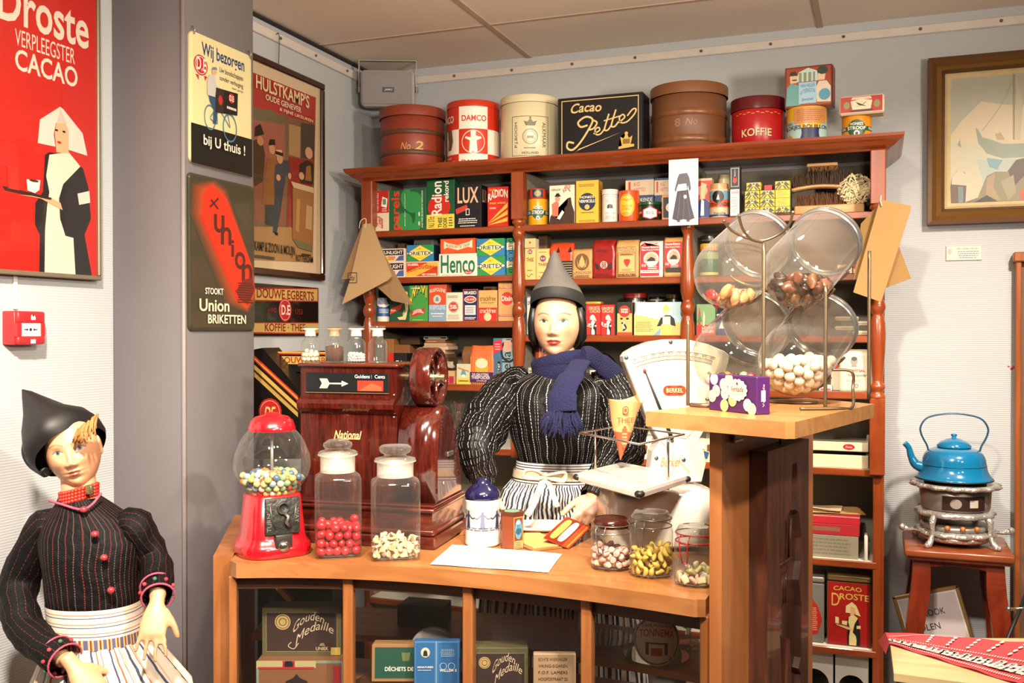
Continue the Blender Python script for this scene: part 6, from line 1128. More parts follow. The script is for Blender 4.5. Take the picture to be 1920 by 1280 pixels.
def heart(c, s=.0125, t=.0055):
    pl = []
    for i in range(20):
        a = 2 * pi * i / 20; pl.append((s * .062 * 16 * sin(a) ** 3, s * .062 * (13 * cos(a) - 5 * cos(2 * a) - 2 * cos(3 * a) - cos(4 * a))))
    mb = M(); f = lambda k, z: [(x * k, y * k, z) for x, y in pl]; mb.loft([f(.85, -t / 2), f(1, -t / 4), f(1, t / 4), f(.85, t / 2)], paint(c, .6, 0, .08, 50), True, True, True); return mb
r = .0098; P = settle(78, r, lambda R, n: np.c_[R.uniform(-.045, .045, n), R.uniform(-.045, .045, n), R.uniform(.01, .15, n)], hold_cyl(9, .007, r, None, .058), seed=8)
scatter([(heart(c), 'sugar_heart') for c in ('cdbb94', 'c9b188', 'cda896')], P, (j2[0], j2[1], 1.0), rz, ['%s sugar heart in the square jar' % c for c in ('cream', 'tan', 'pinkish')], 'sugar hearts', random.Random(6))

# ---- four stoppered bottles on the register
BT = [(582, 'white round drops', 'leftmost of the four small bottles on the cash register, holding cream drops'), (627, 'brown', 'second small bottle from the left on the register, full of brown powder'), (668, 'white', 'third small bottle from the left on the register, half full of white pellets'), (708, '', 'rightmost small bottle on the register, nearly empty')]
for i, (px, c, lb) in enumerate(BT):
    p = onY(px, 640, 2.375 + .004 * i); z = 1.4845; e = empty('stoppered_bottle', lb, 'bottle', (p.x, p.y, z)); r = .0262
    mb = M(); mb.lathe([(r * .95, 0), (r, .004), (r, .050), (r * .92, .058), (r * .62, .066), (r * .56, .070), (r * .56, .074)], GL, 32, caps=False); mb.lathe([(.001, .002), (r * .95, .003)], GLT, 24, caps=False); mb.build('body', e)
    mb = M(); mb.lathe([(r * .58, .074), (r * .58, .090), (r * .86, .0925), (r * .86, .095), (r * .5, .0955)], frosted('e8dfd0', .6) if i != 1 else frosted('b89870', .6), 32, caps=False); mb.build('neck', e)
    mb = M(); mb.lathe([(r * .5, .095), (r * .82, .098), (r * .84, .101), (.001, .102)], GLT, 32, caps=False); mb.build('stopper', e)
    if i == 1:
        mb = M(); mb.lathe([(.001, .004), (r * .93, .005), (r * .93, .045), (r * .5, .048), (.001, .046)], paint('4a2a1a', .9, 0, .3, 200), 28, caps=False); tag(mb.build('brown_powder', None, (p.x, p.y, z)), 'brown powder in the second small bottle on the register', 'powder', kind='stuff')
    elif i != 3:
        rr_, n = ((.0066, 26), None, (.0042, 90))[i]; P = settle(n, rr_, lambda R, q: np.c_[R.uniform(-.014, .014, q), R.uniform(-.014, .014, q), R.uniform(.004, .05, q)], hold_cyl(r * .95, .003, rr_), seed=i, it=180)
        scatter([(sph('d9c7a4' if i == 0 else 'd6d2cc', rr_ * .97, 10), 'cream_drop' if i == 0 else 'white_pellet')], P, (p.x, p.y, z), 0, ['cream drop in the leftmost small bottle' if i == 0 else 'white pellet in the third small bottle'], 'drops in the small bottles' if i == 0 else 'pellets in the small bottles', random.Random(i))

# ---- stoneware bottle, tea tin, papers
p = onZ(905, 1027, 1.0); d = Vector((p.x, p.y, 0)).normalized() * .046; bx_, by_ = p.x + d.x, p.y + d.y
e = empty('stoneware_bottle', 'white stoneware bottle with a navy shoulder and blue dancers', 'bottle', (bx_, by_, 1.0), face_cam(bx_, by_))
CW2 = paint('d9d2c6', .25, 0, .03, 10, coat=.5); NV = paint('14143a', .15, 0, .05, 10, coat=.7)
mb = M(); pr = [(.044, 0), (.0475, .004)] + [(.047 + .0008 * (i % 2), .004 + .003 * i) for i in range(1, 12)] + [(.0455, .045), (.0455, .095)] + [(.0462 + .0008 * (i % 2), .096 + .003 * i) for i in range(8)] + [(.047, .124)]
mb.lathe(pr, CW2, 48); r = .0455; W = pi * r; IK = '2a3048'
def dancer(u, s=1, c=IK): return [('c', u, .80, .025, None, c), ('p', [(u - .035, .74), (u + .035, .74), (u + .03, .56), (u + .05, .12), (u - .05, .12), (u - .03, .56)], c), ('s', [(u - .03, .7), (u - .1, .56), (u - .15, .6)], .05, c), ('s', [(u + .03, .7), (u + .1, .56), (u + .15, .6)], .05, c)]
printing(mb, [('r', 0, .02, 1, .035, IK), ('r', 0, .96, 1, .975, IK)] + dancer(.2) + dancer(.5, c='6a7088') + dancer(.8) + [('l', .02, .03, .98, .2, 2, '4a5068')], W, .062, lambda x, y, o: ((r + o) * sin((x - W / 2) / r), -(r + o) * cos((x - W / 2) / r), .042 + y), cut=.006); mb.build('body', e)
mb = M(); mb.lathe([(.0475, .124), (.048, .130), (.047, .140), (.038, .152), (.024, .162), (.018, .168), (.017, .178), (.001, .178)], NV, 48); mb.build('shoulder', e)['label'] = 'glossy navy blue shoulder and neck'
c = onZ(959, 1031, 1.0); e = empty('tea_tin', 'small brown six-sided tea tin with a blue picture, beside the stoneware bottle', 'tin', (c.x - .01, c.y + .03, 1.0), face_cam(c.x, c.y) + radians(30) + .12)
R = .0325; hx = [(R * cos(pi / 3 * k), R * sin(pi / 3 * k)) for k in range(6)]; mb = M(); mb.prism(hx, 0, .088, paint('7a3a20', .35, .2, .1, 20))
def faceprint(k, dec):
    a, b = Vector(hx[k]), Vector(hx[(k + 1) % 6]); t = (b - a); w = t.length; t.normalize(); n = Vector((t.y, -t.x)); printing(mb, dec, w, .088, lambda x, y, o: (a.x + t.x * x + n.x * o, a.y + t.y * x + n.y * o, y))
faceprint(4, [('f', .03, .02, .97, .96, 'b8905c', .02), ('c', .5, .6, .36, .3, '4f8294'), ('p', [(.2, .5), (.5, .42), (.8, .5), (.76, .62), (.3, .62)], '2a4a60'), ('r', .4, .6, .45, .85, '24405a'), ('r', .55, .6, .6, .82, '24405a'), ('c', .45, .8, .2, .06, '8ab4bc'), ('r', .1, .06, .9, .26, 'b8905c'), ('l', .15, .08, .85, .24, 3, '5a2a18')])
faceprint(5, [('f', .03, .02, .97, .96, 'b8905c', .02), ('r', .12, .06, .88, .7, 'b8905c'), ('c', .5, .7, .38, .2, 'b8905c'), ('t', 'ROYAL', .25, .76, .8, .82, '3a2014', 'b'), ('t', 'CECIL', .25, .69, .8, .75, '3a2014', 'b'), ('c', .5, .56, .1, .09, '8c2a1c'), ('l', .18, .1, .85, .42, 4, '6a3a20')]); mb.build('body', e)
mb = M(); mb.prism([(x * 1.03, y * 1.03) for x, y in hx], .088, .097, paint('5a3020', .35, .3)); mb.prism([(x * .7, y * .7) for x, y in hx], .097, .0975, paint('6a8a7a', .4)); mb.build('lid', e)
PP = paint('dcd6ca', .7)
q = [onZ(*p, 1.0012) for p in ((848, 1021), (1054, 1038), (1028, 1073), (806, 1058))]; c = sum(q, Vector()) / 4
mb = M(); n = 10; L = lambda u, v: (q[3].lerp(q[2], u)).lerp(q[0].lerp(q[1], u), v)
mb.loft([[tuple(L(i / n, j / 6) - c + Vector((0, 0, .0006 * (1 + sin(i * 1.1 + j))))) for i in range(n + 1)] for j in range(7)], PP, False, False, True)
printing(mb, [('l', .12, .12, .9, .5, 11, 'a8a6ac'), ('l', .16, .58, .92, .9, 9, 'a8a6ac')], 1, 1, lambda x, y, o: tuple(L(x, y) - c + Vector((0, 0, .0018 + o)))); tag(mb.build('text_sheet', None, c), 'white sheet of small print lying at the front of the counter', 'paper')
def card_stack(pts, z, th, mat, name, label, cat, dec=None):
    q = [onZ(*p, z) for p in pts]; c = sum(q, Vector()) / len(q); mb = M(); mb.prism([(p.x - c.x, p.y - c.y) for p in q], 0, th, mat)
    return tag(mb.build(name, None, (c.x, c.y, z)), label, cat)
card_stack([(970, 1022), (999, 1034), (1065, 1026), (1010, 1005)], 1.0003, .004, paint('8a6038', .7), 'paper_bag', 'lower brown folded paper bag under the held colour card', 'paper bag')
card_stack([(972, 1016), (1000, 1028), (1060, 1022), (1012, 1000), (985, 1000)], 1.0046, .003, paint('c79c5c', .7), 'paper_bag', 'upper tan folded paper bag under the held colour card', 'paper bag')
card_stack([(862, 1003), (880, 1002), (892, 985), (877, 984)], 1.0003, .004, paint('a8683c', .7), 'paper_bag', 'brown paper bag left of the stoneware bottle', 'paper bag')
c = onZ(1030, 990, 1.0); mb = M(); mb.lathe([(.001, 0), (.075, 0), (.092, .008), (.094, .010), (.090, .0095), (.07, .003), (.001, .003)], paint('e2ddd2', .3, coat=.4), 40, caps=False, sx=1.25, sy=.85); tag(mb.build('serving_plate', None, (c.x - .02, c.y - .005, 1.0003), YAW), 'oval white plate on the counter before the striped apron', 'plate')
# ---- scale
sx_, sy_ = -.555, 2.60; SCL = empty('shop_scale', 'white enamelled shop scale with a fan-shaped dial and square pan', 'scale', (sx_, sy_, 1.0), YAW + .12)
EN = paint('c9c2b8', .18, 0, .03, 8, coat=.7); CHR = paint('b8b4ac', .15, .95); BLK = paint('141312', .5)
inv = SCL.matrix_basis.inverted() if False else (Matrix.Translation((sx_, sy_, 1.0)) @ Matrix.Rotation(YAW + .12, 4, 'Z')).inverted()
loc = lambda v: inv @ Vector(v)
mb = M(); mb.loft([[(x * kx, y * ky, z) for x, y in sq(1, 5, 48)] for kx, ky, z in ((.155, .115, .012), (.158, .118, .02), (.156, .116, .11), (.148, .108, .140), (.13, .09, .152), (.10, .07, .155))], EN)
for a in (-1, 1):
    for b in (-1, 1): mb.lathe([(.016, 0), (.016, .013)], BLK, 12, (a * .125, b * .085, 0))
mb.build('base', SCL)
D3 = lambda px, py, t: loc(at(px, py, t)); th = 2.66
out = [(1167, 678), (1166, 668), (1172, 660), (1190, 650), (1215, 641), (1250, 636), (1290, 636), (1330, 645), (1362, 658), (1372, 666), (1370, 678), (1352, 740), (1330, 795), (1312, 825), (1322, 850), (1326, 872), (1318, 905), (1222, 908), (1217, 880), (1222, 845), (1234, 828), (1214, 790), (1190, 735)]
def plate(mb, o, t, dy, mat, inset=0.0):
    P3 = [D3(x, y, t) for x, y in o]; c = sum(P3, Vector()) / len(P3); f = [Vector((c.x + (p.x - c.x) * (1 - inset), c.y + dy, c.z + (p.z - c.z) * (1 - inset))) for p in P3]; return f
c = D3(1270, 740, th); yb = c.y
ring = lambda k, y: [(c.x + (p.x - c.x) * k, y, c.z + (p.z - c.z) * k) for p in (D3(a, b, th) for a, b in out)]
mb = M(); mb.loft([ring(.98, yb + .05), ring(1, yb + .045), ring(1, yb + .004), ring(.98, yb - .004)], EN, True, True, False)
for a, b in ((1165 + 6, 670), (1256, 641), (1229, 858), (1282, 862)): p = D3(a, b, th); mb.ball((p.x, yb - .004, p.z), .006, paint('6a6660', .3, .8), 10, 1, .5, 1)
fx = lambda px, py: (D3(px, py, th).x, D3(px, py, th).z)
idn = [('t', 'Berkel', fx(1236, 874), fx(1276, 856), '9a8452', 'bi')]
for d in idn: printing(mb, [('t', d[1], 0, 0, 1, 1, d[4], d[5])], d[3][0] - d[2][0], d[3][1] - d[2][1], lambda x, y, o: (d[2][0] + x, yb - .0045 - o, d[2][1] + y))
mb.build('dial_housing', SCL)
win = [(1177, 676), (1195, 664), (1222, 656), (1255, 652), (1290, 653), (1325, 660), (1352, 670), (1338, 720), (1316, 780), (1296, 812), (1285, 822), (1275, 820), (1262, 815), (1238, 818), (1215, 770), (1195, 720)]
mb = M(); mb.add([(fx(*p)[0], yb - .006, fx(*p)[1]) for p in win][::-1], [tuple(range(len(win)))[::-1]], paint('cfc2ac', .5))
cx0, cz0 = fx(1268, 900); R1 = cz0 and hypot(fx(1268, 655)[0] - cx0, fx(1268, 655)[1] - cz0); sc_ = '3a3834'
arc = lambda rad, a: (cx0 + rad * sin(a), yb - .0066, cz0 + rad * cos(a))
for k0, k1, col in ((.925, .985, 'bdb09a'), ):
    a_ = [-.36 + .66 * i / 24 for i in range(25)]; mb.add([arc(R1 * k0, a) for a in a_] + [arc(R1 * k1, a) for a in a_], [(i, i + 1, 26 + i, 25 + i) for i in range(24)], ink(col))
for k in (.925, .953, .985):
    a_ = [-.36 + .66 * i / 24 for i in range(25)]; mb.add([(x, y - .0003, z) for x, y, z in [arc(R1 * (k - .0018), a) for a in a_] + [arc(R1 * (k + .0018), a) for a in a_]], [(i, i + 1, 26 + i, 25 + i) for i in range(24)], ink(sc_))
for i in range(67):
    a = -.35 + .0098 * i; k1 = .953 if i % 5 else .965; q = [(x, y - .0004, z) for x, y, z in (arc(R1 * .927, a - .0012), arc(R1 * .927, a + .0012), arc(R1 * k1, a + .0012), arc(R1 * k1, a - .0012))]; mb.add(q, [(0, 1, 2, 3)], ink(sc_))
for i in range(10):
    a = -.335 + .07 * i; p = arc(R1 * .966, a); printing(mb, [('t', str(100 * i) if i else '0', 0, 0, 1, 1, sc_)], .014 if i else .005, .007, lambda x, y, o: (p[0] - .007 + x, p[1] - .0005 - o, p[2] + y))
mb.build('dial_face', SCL)['label'] = 'cream dial face with a graduated arc'
a, b = fx(1204, 690), fx(1258, 822); mb = M(); mb.tube([(a[0], yb - .011, a[1]), ((a[0] + b[0]) / 2, yb - .011, (a[1] + b[1]) / 2), (b[0], yb - .011, b[1])], [.0015, .004, .006], BLK, 6); mb.ball((a[0] + .001, yb - .011, a[1] - .006), .005, paint('8c1a2a', .4), 8); mb.build('needle', SCL)
a, b = fx(1241, 740), fx(1285, 722); mb = M(); w, h = b[0] - a[0], b[1] - a[1]; mb.b2((a[0] + h / 2, yb - .009, a[1]), (b[0] - h / 2, yb - .006, b[1]), paint('c23a20', .3))
for s in (a[0] + h / 2, b[0] - h / 2): mb.X = Matrix.Translation((s, yb - .0075, a[1] + h / 2)) @ Matrix.Rotation(pi / 2, 4, 'X'); mb.lathe([(h / 2, -.0015), (h / 2, .0015)], paint('c23a20', .3), 20)
mb.X = Matrix.Identity(4); printing(mb, [('t', 'BERKEL', .14, .27, .86, .73, 'E', 'b')], w, h, lambda x, y, o: (a[0] + x, yb - .0092 - o, a[1] + y)); mb.build('name_plate', SCL)['label'] = 'orange-red oval name plate'
PZ = 1.20; cr = [onZ(*p, PZ) for p in ((1080, 886), (1200, 918), (1290, 890), (1165, 866))]; pc = sum(cr, Vector()) / 4
mb = M(); cl = [loc(p) for p in cr]; pcl = loc(pc); f = lambda k, z: [(pcl.x + (p.x - pcl.x) * k, pcl.y + (p.y - pcl.y) * k, pcl.z + z) for p in cl]
mb.loft([f(.93, -.024), f(.99, -.020), f(1, -.010), f(.995, -.002), f(.985, 0)], paint('dad5cb', .2, 0, .03, 8, coat=.6), True, True, False)
for i in (0, 1, 2): mb.ball(tuple(cl[i] + (pcl - cl[i]) * .03 + Vector((0, 0, -.011))), .012, BLK, 10, 1.1, 1.1, .75)
mb.build('weighing_pan', SCL)['label'] = 'white enamel pan with chipped black corners'
mb = M(); mb.lathe([(.045, pcl.z - .05), (.045, pcl.z - .022)], BLK, 28, (pcl.x, pcl.y, 0)); mb.build('pan_support', SCL)
zr = .105; corners = [Vector(f(.93, 0)[i]) for i in range(4)]; W0 = .0028
mb = M(); up = Vector((0, 0, zr)); top = [v + up for v in corners]; mb.tube([tuple(v) for v in spline(top, 1, True)], W0, CHR, 8, closed=True)
a = corners[0].lerp(corners[3], .35); b = corners[1].lerp(corners[2], .62); mb.tube([tuple(a + Vector((0, 0, -.02))), tuple(a + up * .97)], W0, CHR, 8); mb.tube([tuple(b + Vector((.0, 0, -.025))), tuple(b + up * .85), tuple(b + up * .98)], W0 * 1.2, CHR, 8); mb.build('wire_guard', SCL)['label'] = 'bright wire guard around the pan'
# paper cone on the pan
tip = onZ(1163, 868, 1.2); t = 2.62; tp = at(1163, 866, t); e0 = [at(1138, 750, t), at(1160, 756, t - .05), at(1185, 755, t - .05), at(1205, 757, t), at(1196, 743, t + .06), at(1165, 752, t + .06)]
o3 = at(1163, 868, t); mb = M(); rg = [Vector((p - o3)) for p in spline(e0, 5, True)]; KP = paint('d0a468', .75, 0, .08, 20); RP = paint('c8502c', .7, 0, .08, 20); n = len(rg)
rings = [[tuple(v * k + Vector((.004 * sin(9 * i / n + 8 * k), 0, 0)) * k) for i, v in enumerate(rg)] for k in (.03, .2, .38, .50, .66, .84, 1.0)]
mb.loft(rings[:4], RP, True, False); mb.loft(rings[3:], KP, True, False)
printing(mb, [('c', .5, .86, .1, .07, 'b8482c'), ('o', .5, .86, .07, .05, KP, .3), ('t', 'THEE', .24, .66, .78, .74, 'b8482c', 'b'), ('p', [(.38, .5), (.42, .5), (.42, .56), (.46, .56), (.46, .6), (.54, .6), (.54, .56), (.58, .56), (.58, .5), (.62, .5), (.6, .32), (.54, .24), (.46, .24), (.4, .32)], 'b8482c'), ('l', .42, .28, .58, .5, 4, KP)], .085, .165, lambda x, y, o: tuple(Vector((cos(YAW), sin(YAW), 0)) * (x - .0425 + .008) + Vector((sin(YAW), -cos(YAW), 0)) * (.058 * y / .165 + .002 + o) + Vector((0, 0, y))))
tag(mb.build('paper_cone', None, o3 + Vector((0, 0, .004))), 'brown and red paper cone printed THEE, standing point down on the scale pan', 'paper cone')

# ---- clip-top jars on the right
def clip_jar(px, ybot, w_px, y_top, label, lidm, wire, seedw=0):
    p = onZ(px, ybot, 1.0); dd = hypot(p.x, p.y); r = w_px / 2 / F * (dd + .05); d = Vector((p.x, p.y, 0)).normalized() * r; cx, cy = p.x + d.x, p.y + d.y; h = cyl_top(px - w_px / 2, px + w_px / 2, y_top, cy) - 1.0
    e = empty('clip_top_jar', label, 'jar', (cx, cy, 1.0), face_cam(cx, cy) - .5)
    mb = M(); hl = h - .028; mb.lathe([(r * .88, 0), (r * .97, .004), (r, .014), (r, hl * .86), (r * .93, hl * .94), (r * .86, hl), (r * .9, hl + .004)], GL, 40, caps=False); mb.lathe([(.001, .005), (r * .94, .006)], GLT, 32, caps=False); mb.build('body', e)
    mb = M(); mb.lathe([(r * .9, hl + .005), (r * .92, hl + .010), (r * .92, hl + .016), (r * .84, h - .006), (r * .78, h - .001), (r * .6, h - .003), (.001, h - .004)], lidm, 40, caps=False); mb.build('lid', e)
    mb = M()
    for z in (hl - .006, hl + .012): mb.tube([(r * .95 * cos(k * pi / 12), r * .95 * sin(k * pi / 12), z) for k in range(24)], .0014, wire, 6, closed=True)
    y = -r * .96
    for s in (-.011, .011): mb.tube([(s, y, hl + .012), (s * 1.1, y - .008, hl + .004), (s * .9, y - .010, hl - .012), (s * .8, y - .006, hl - .03), (s * .5, y - .004, hl - .05)], .0014, wire, 6)
    mb.tube([(-.006, y - .004, hl - .05), (.006, y - .004, hl - .05)], .0014, wire, 6); mb.tube([(-.012, y - .004, hl - .006), (.012, y - .004, hl - .006)], .002, wire, 6); mb.build('wire_clip', e)
    return e, cx, cy, r, h
e, cx, cy, r0, h = clip_jar(1146, 1073, 76, 976, 'small clip-top jar with a brown lid, full of pink striped sweets', paint('3a120c', .2, 0, .05, coat=.6), paint('8a8680', .3, .8))
def roll(c1, c2, L=.017, rr_=.0075):
    mb = M(); mb.X = Matrix.Rotation(pi / 2, 4, 'X'); mb.lathe([(rr_ * .7, -L / 2), (rr_, -L / 2 + .002), (rr_, L / 2 - .002), (rr_ * .7, L / 2)], paint(c1, .5), 12)
    for k in range(3): a = k * 2.1; mb.tube([(rr_ * 1.01 * cos(a), rr_ * 1.01 * sin(a), -L / 2 + .002), (rr_ * 1.01 * cos(a), rr_ * 1.01 * sin(a), L / 2 - .002)], .0012, paint(c2, .5), 5)
    return mb
r = .0092; P = settle(62, r, lambda R, n: np.c_[R.uniform(-.03, .03, n), R.uniform(-.03, .03, n), R.uniform(.01, .12, n)], hold_cyl(r0 * .99, .006, r), seed=11)
scatter([(roll('d0a898', 'b03a48'), 'striped_sweet'), (roll('d8bba8', 'b8485a'), 'striped_sweet')], P, (cx, cy, 1.0), 0, ['pink red-striped sweet in the brown-lidded jar', 'cream red-striped sweet in the brown-lidded jar'], 'striped sweets', random.Random(3))
e, cx, cy, r0, h = clip_jar(1221, 1087, 80, 964, 'tall clip-top jar full of yellow banana-shaped sweets', GLT, paint('7a7872', .3, .8))
mb = M(); ps = [(.023 * (k / 6 - .5), 0, .006 * (1 - (2 * k / 6 - 1) ** 2) - .003) for k in range(7)]; mb.tube(ps, [.0016, .0048, .0062, .0066, .0062, .0048, .0016], paint('d0b04c', .55, 0, .08, 30), 8)
r = .0094; P = settle(84, r, lambda R, n: np.c_[R.uniform(-.03, .03, n), R.uniform(-.03, .03, n), R.uniform(.01, .16, n)], hold_cyl(r0 * .99, .006, r), seed=12)
scatter([(mb, 'banana_sweet')], P, (cx, cy, 1.0), 0, ['yellow banana-shaped sweet in the tall jar'], 'banana sweets', random.Random(4))
e, cx, cy, r0, h = clip_jar(1304, 1104, 78, 992, 'clip-top jar with red wire, full of pastel sweets beside the pedestal', GLT, paint('a81a24', .3))
def chunk(c): return M().box((0, 0, 0), (.021, .016, .009), paint(c, .6, 0, .06, 40), .003, 2)
r = .0100; P = settle(26, r, lambda R, n: np.c_[R.uniform(-.03, .03, n), R.uniform(-.03, .03, n), R.uniform(.01, .09, n)], hold_cyl(r0 * .99, .006, r), seed=14)
scatter([(chunk(c), 'pastel_sweet') for c in ('d9cfae', 'c2b878', 'd0a898', 'cfc29a')] + [(heart('d9cdb8', .013, .007), 'pastel_sweet')], P, (cx, cy, 1.0), 0, ['cream block sweet in the red-wired jar', 'green-yellow block sweet in the red-wired jar', 'pink block sweet in the red-wired jar', 'straw block sweet in the red-wired jar', 'white heart sweet in the red-wired jar'], 'pastel sweets', random.Random(9))
def plain_jar(x, y, z, r, h, label, neck=.8, lidm=None, name='glass_jar'):
    e = empty(name, label, 'jar', (x, y, z)); mb = M(); mb.lathe([(r * .9, 0), (r, .005), (r, h * .70), (r * .9, h * .78), (r * neck, h * .82), (r * neck, h * .88), (r * (neck + .1), h * .9), (r * (neck + .1), h * .92)], GL, 36, caps=False); mb.lathe([(.001, .004), (r * .95, .005)], GLT, 28, caps=False); mb.build('body', e)
    mb = M(); mb.lathe([(r * (neck + .08), h * .921), (r * (neck + .02), h * .95), (r * .4, h * .97), (r * .16, h * .975), (r * .2, h), (.001, h * 1.005)], GLT, 32, caps=False); mb.build('lid', e); return e
p = onZ(1322, 1050, 1.0); plain_jar(p.x, p.y + .07, 1.0, .03, .085, 'small glass jar behind the red-wired jar at the pedestal')
p = at(1337, 960, 2.56); plain_jar(p.x - .012, p.y, 1.0, .026, .145, 'small stoppered glass bottle between the scale and the pedestal', .5)
# ---- counter interior
def box_in(px0, px1, yt, yb, t, name, label, col, dec, dep=.05, tilt=0.0, col2=None):
    a = at(px0, yb, t); b = at(px1, yb, t); W = (b - a).length; H = at(px0, yt, t).z - a.z; mb = M(); mb.box((0, dep / 2, H / 2), (W, dep, H), paint(col2 or col, .5, 0, .08, 12), .002); mb.box((0, .0005, H / 2), (W * .985, .002, H * .97), paint(col, .5, 0, .06, 12))
    printing(mb, dec, W, H, lambda x, y, o: (x - W / 2, -.0006 - o, y)); c = (a + b) / 2; return tag(mb.build(name, None, c, YAW, rot=(tilt, 0, YAW)), label, 'box'), c, H
def fl(px, py, t): return at(px, py, t)
BRN = '3b2b28'; OLV = '5c5438'; CRM = 'c4ae90'
MED = [('r', 0, 0, 1, 1, OLV), ('r', .05, .08, .95, .9, BRN), ('f', .05, .08, .95, .9, '8a7a60', .01), ('c', .26, .7, .1, None, 'b89a62'), ('o', .26, .7, .085, None, '5a4a30', .1), ('o', .26, .7, .05, None, '5a4a30', .2), ('t', 'Gouden', .38, .52, .80, .70, CRM, 'iu', .2), ('t', 'Medaille', .42, .30, .92, .48, CRM, 'iu', .22), ('s', [(.46, .26), (.4, .14), (.33, .2), (.37, .28)], .016, CRM), ('t', 'UNIEK', .68, .11, .84, .18, CRM, 'b'), ('p', [(.72, .2), (.8, .2), (.78, .26), (.74, .26)], '8a7a60'), ('r', .87, .01, .99, .17, 'b89a50')]
c0 = fl(562, 1280, 2.335)
E2_ = [('f', 0, 0, 1, 1, '7a8a78', .05), ('r', .0, .86, .68, 1.0, 'a8a070'), ('r', .3, .86, .44, 1.0, 'a8242c'), ('c', .37, .93, .05, None, '1c1c24'), ('r', .02, .84, .66, .88, 'a82a34'), ('r', .88, .1, .97, .9, '9a2a30'), ('p', [(.3, .4), (.62, .4), (.58, .6), (.5, .66), (.46, .74), (.42, .66), (.34, .6)], '2a2220'), ('c', .46, .3, .2, .12, '5a4030')]
o, c, H = box_in(481, 645, 1238, 1332, 2.5, 'cigar_box', 'brown cigar box with a coloured paper edge, lowest at the left behind the glass', '7c5236', E2_, .11)
o.location.z = .6005
zt = .6005 + H
o, c, H = box_in(492, 640, 1142, 1232, 2.54, 'cigar_box', 'dark brown cigar box with gold script and medal, on the box at the left', BRN, MED, .06, 0, OLV); o.location.z = zt + .0006
o, c, H = box_in(697, 800, 1208, 1276, 2.48, 'cigar_box', 'green cigar box in a wooden tray lettered DÉCHETS DE, behind the glass', '1f4a3c', [('f', 0, 0, 1, 1, '9a7048', .08), ('p', [(.56, .55), (.68, .55), (.7, .78), (.54, .78)], '6a7048'), ('t', 'DÉCHETS DE', .24, .28, .76, .42, 'W', 'b')], .05, -.08, '9a7048')
o.location.z = .683
o, c, H = box_in(776, 862, 1205, 1290, 2.44, 'cigar_box', 'blue upright carton with a small portrait, behind the counter glass', '2c6296', [('r', .48, 0, .5, 1, '86a8c4'), ('f', .03, .02, .47, .98, '6a94bc', .008), ('f', .52, .02, .97, .98, '6a94bc', .008), ('c', .25, .76, .1, .11, 'c8c0a8'), ('p', [(.2, .68), (.3, .68), (.29, .78), (.25, .82), (.21, .78)], '2a2a2c'), ('l', .58, .66, .92, .84, 7, '9ab8d0'), ('t', 'MINIATUREN', .08, .42, .42, .46, 'W', 'b'), ('o', .64, .46, .08, None, '9ab8d0', .2), ('o', .82, .46, .08, None, '9ab8d0', .2), ('t', 'WILLEM II', .56, .34, .93, .4, 'W', 'b'), ('l', .08, .36, .4, .39, 1, 'W')], .03, -.03); o.location.z = .683
mb = M(); mb.X = Matrix.Rotation(pi / 2, 4, 'X'); mb.lathe([(.06, -.006), (.06, .006), (.055, .007), (.001, .007)], paint('a8a6a4', .4, .2), 36); p = at(812, 1213, 2.54); o = tag(mb.build('silver_disc', None, (p.x, p.y,   .683 + .06), YAW), 'round pale metal lid standing behind the blue carton', 'lid')
o, c, H = box_in(880, 990, 1222, 1312, 2.38, 'cigar_box', 'dark brown cigar box with gold script, right of the middle upright', BRN, [d if d[0] != 't' or d[1] == 'UNIEK' else d for d in MED], .06, 0, OLV); o.location.z = .683
o, c, H = box_in(1000, 1080, 1228, 1322, 2.33, 'address_card', 'tan card printed with a five-line address, behind the counter glass', 'a88868', [('t', w, .12, .86 - .13 * i, .8, .92 - .13 * i, '3a2a20') for i, w in enumerate(('ECHTE WIERINGER', 'VIKING-SIGAREN', 'F.O.F. LAMERS', 'HOOFDSTRAAT 25', 'HIPPOLYTUSHOEF'))], .02); o.location.z = .683
o['category'] = 'card'
p = at(790, 1160, 2.72); mb = M(); mb.box((0, 0, .03), (.13, .09, .06), paint('4a4436', .5, 0, .2), .004, 2); tag(mb.build('cigar_box', None, (p.x, p.y + .02, .753), .1), 'dull olive box in the shade behind the round metal lid', 'box')
for px, t, r, h, lb in ((1137, 2.60, .078, .19, 'big empty glass jar behind the third pane of the counter'), (1231, 2.46, .086, .20, 'big glass jar with a round paper label behind the right pane'), (1302, 2.54, .05, .2, 'narrow glass jar at the far right behind the counter glass')):
    p = at(px, 1240, t); plain_jar(p.x, p.y, .753, r, h, lb, .86)
    if r > .08:
        e = bpy.data.objects['glass_jar.004'] if False else None; mb = M(); r2 = r + .001; W = pi * r2; a0 = face_cam(p.x, p.y)
        printing(mb, [('c', .5, .5, .22, None, 'c4bda4'), ('o', .5, .5, .21, None, '5a5a48', .06), ('t', 'TONNEMA', .34, .54, .66, .70, 'a82a2c', 'b', .06), ('t', 'SNEEK HOLLAND', .36, .76, .64, .82, '3a3a34', '', .04), ('r', .40, .22, .43, .46, '4a2a22'), ('r', .57, .22, .60, .46, '4a2a22'), ('r', .40, .44, .60, .47, '4a2a22'), ('r', .45, .2, .55, .36, 'a82a2c')], W, .12, lambda x, y, o: (r2 * sin((x - W / 2) / r2 + a0) + o * sin(a0), -r2 * cos((x - W / 2) / r2 + a0), y + .005), cut=.012)
        c_ = [q for q in bpy.data.objects if q.name.startswith('glass_jar') and abs(q.location.x - p.x) < 1e-5][0]; mb.build('paper_label', c_)['label'] = 'round cream paper label'
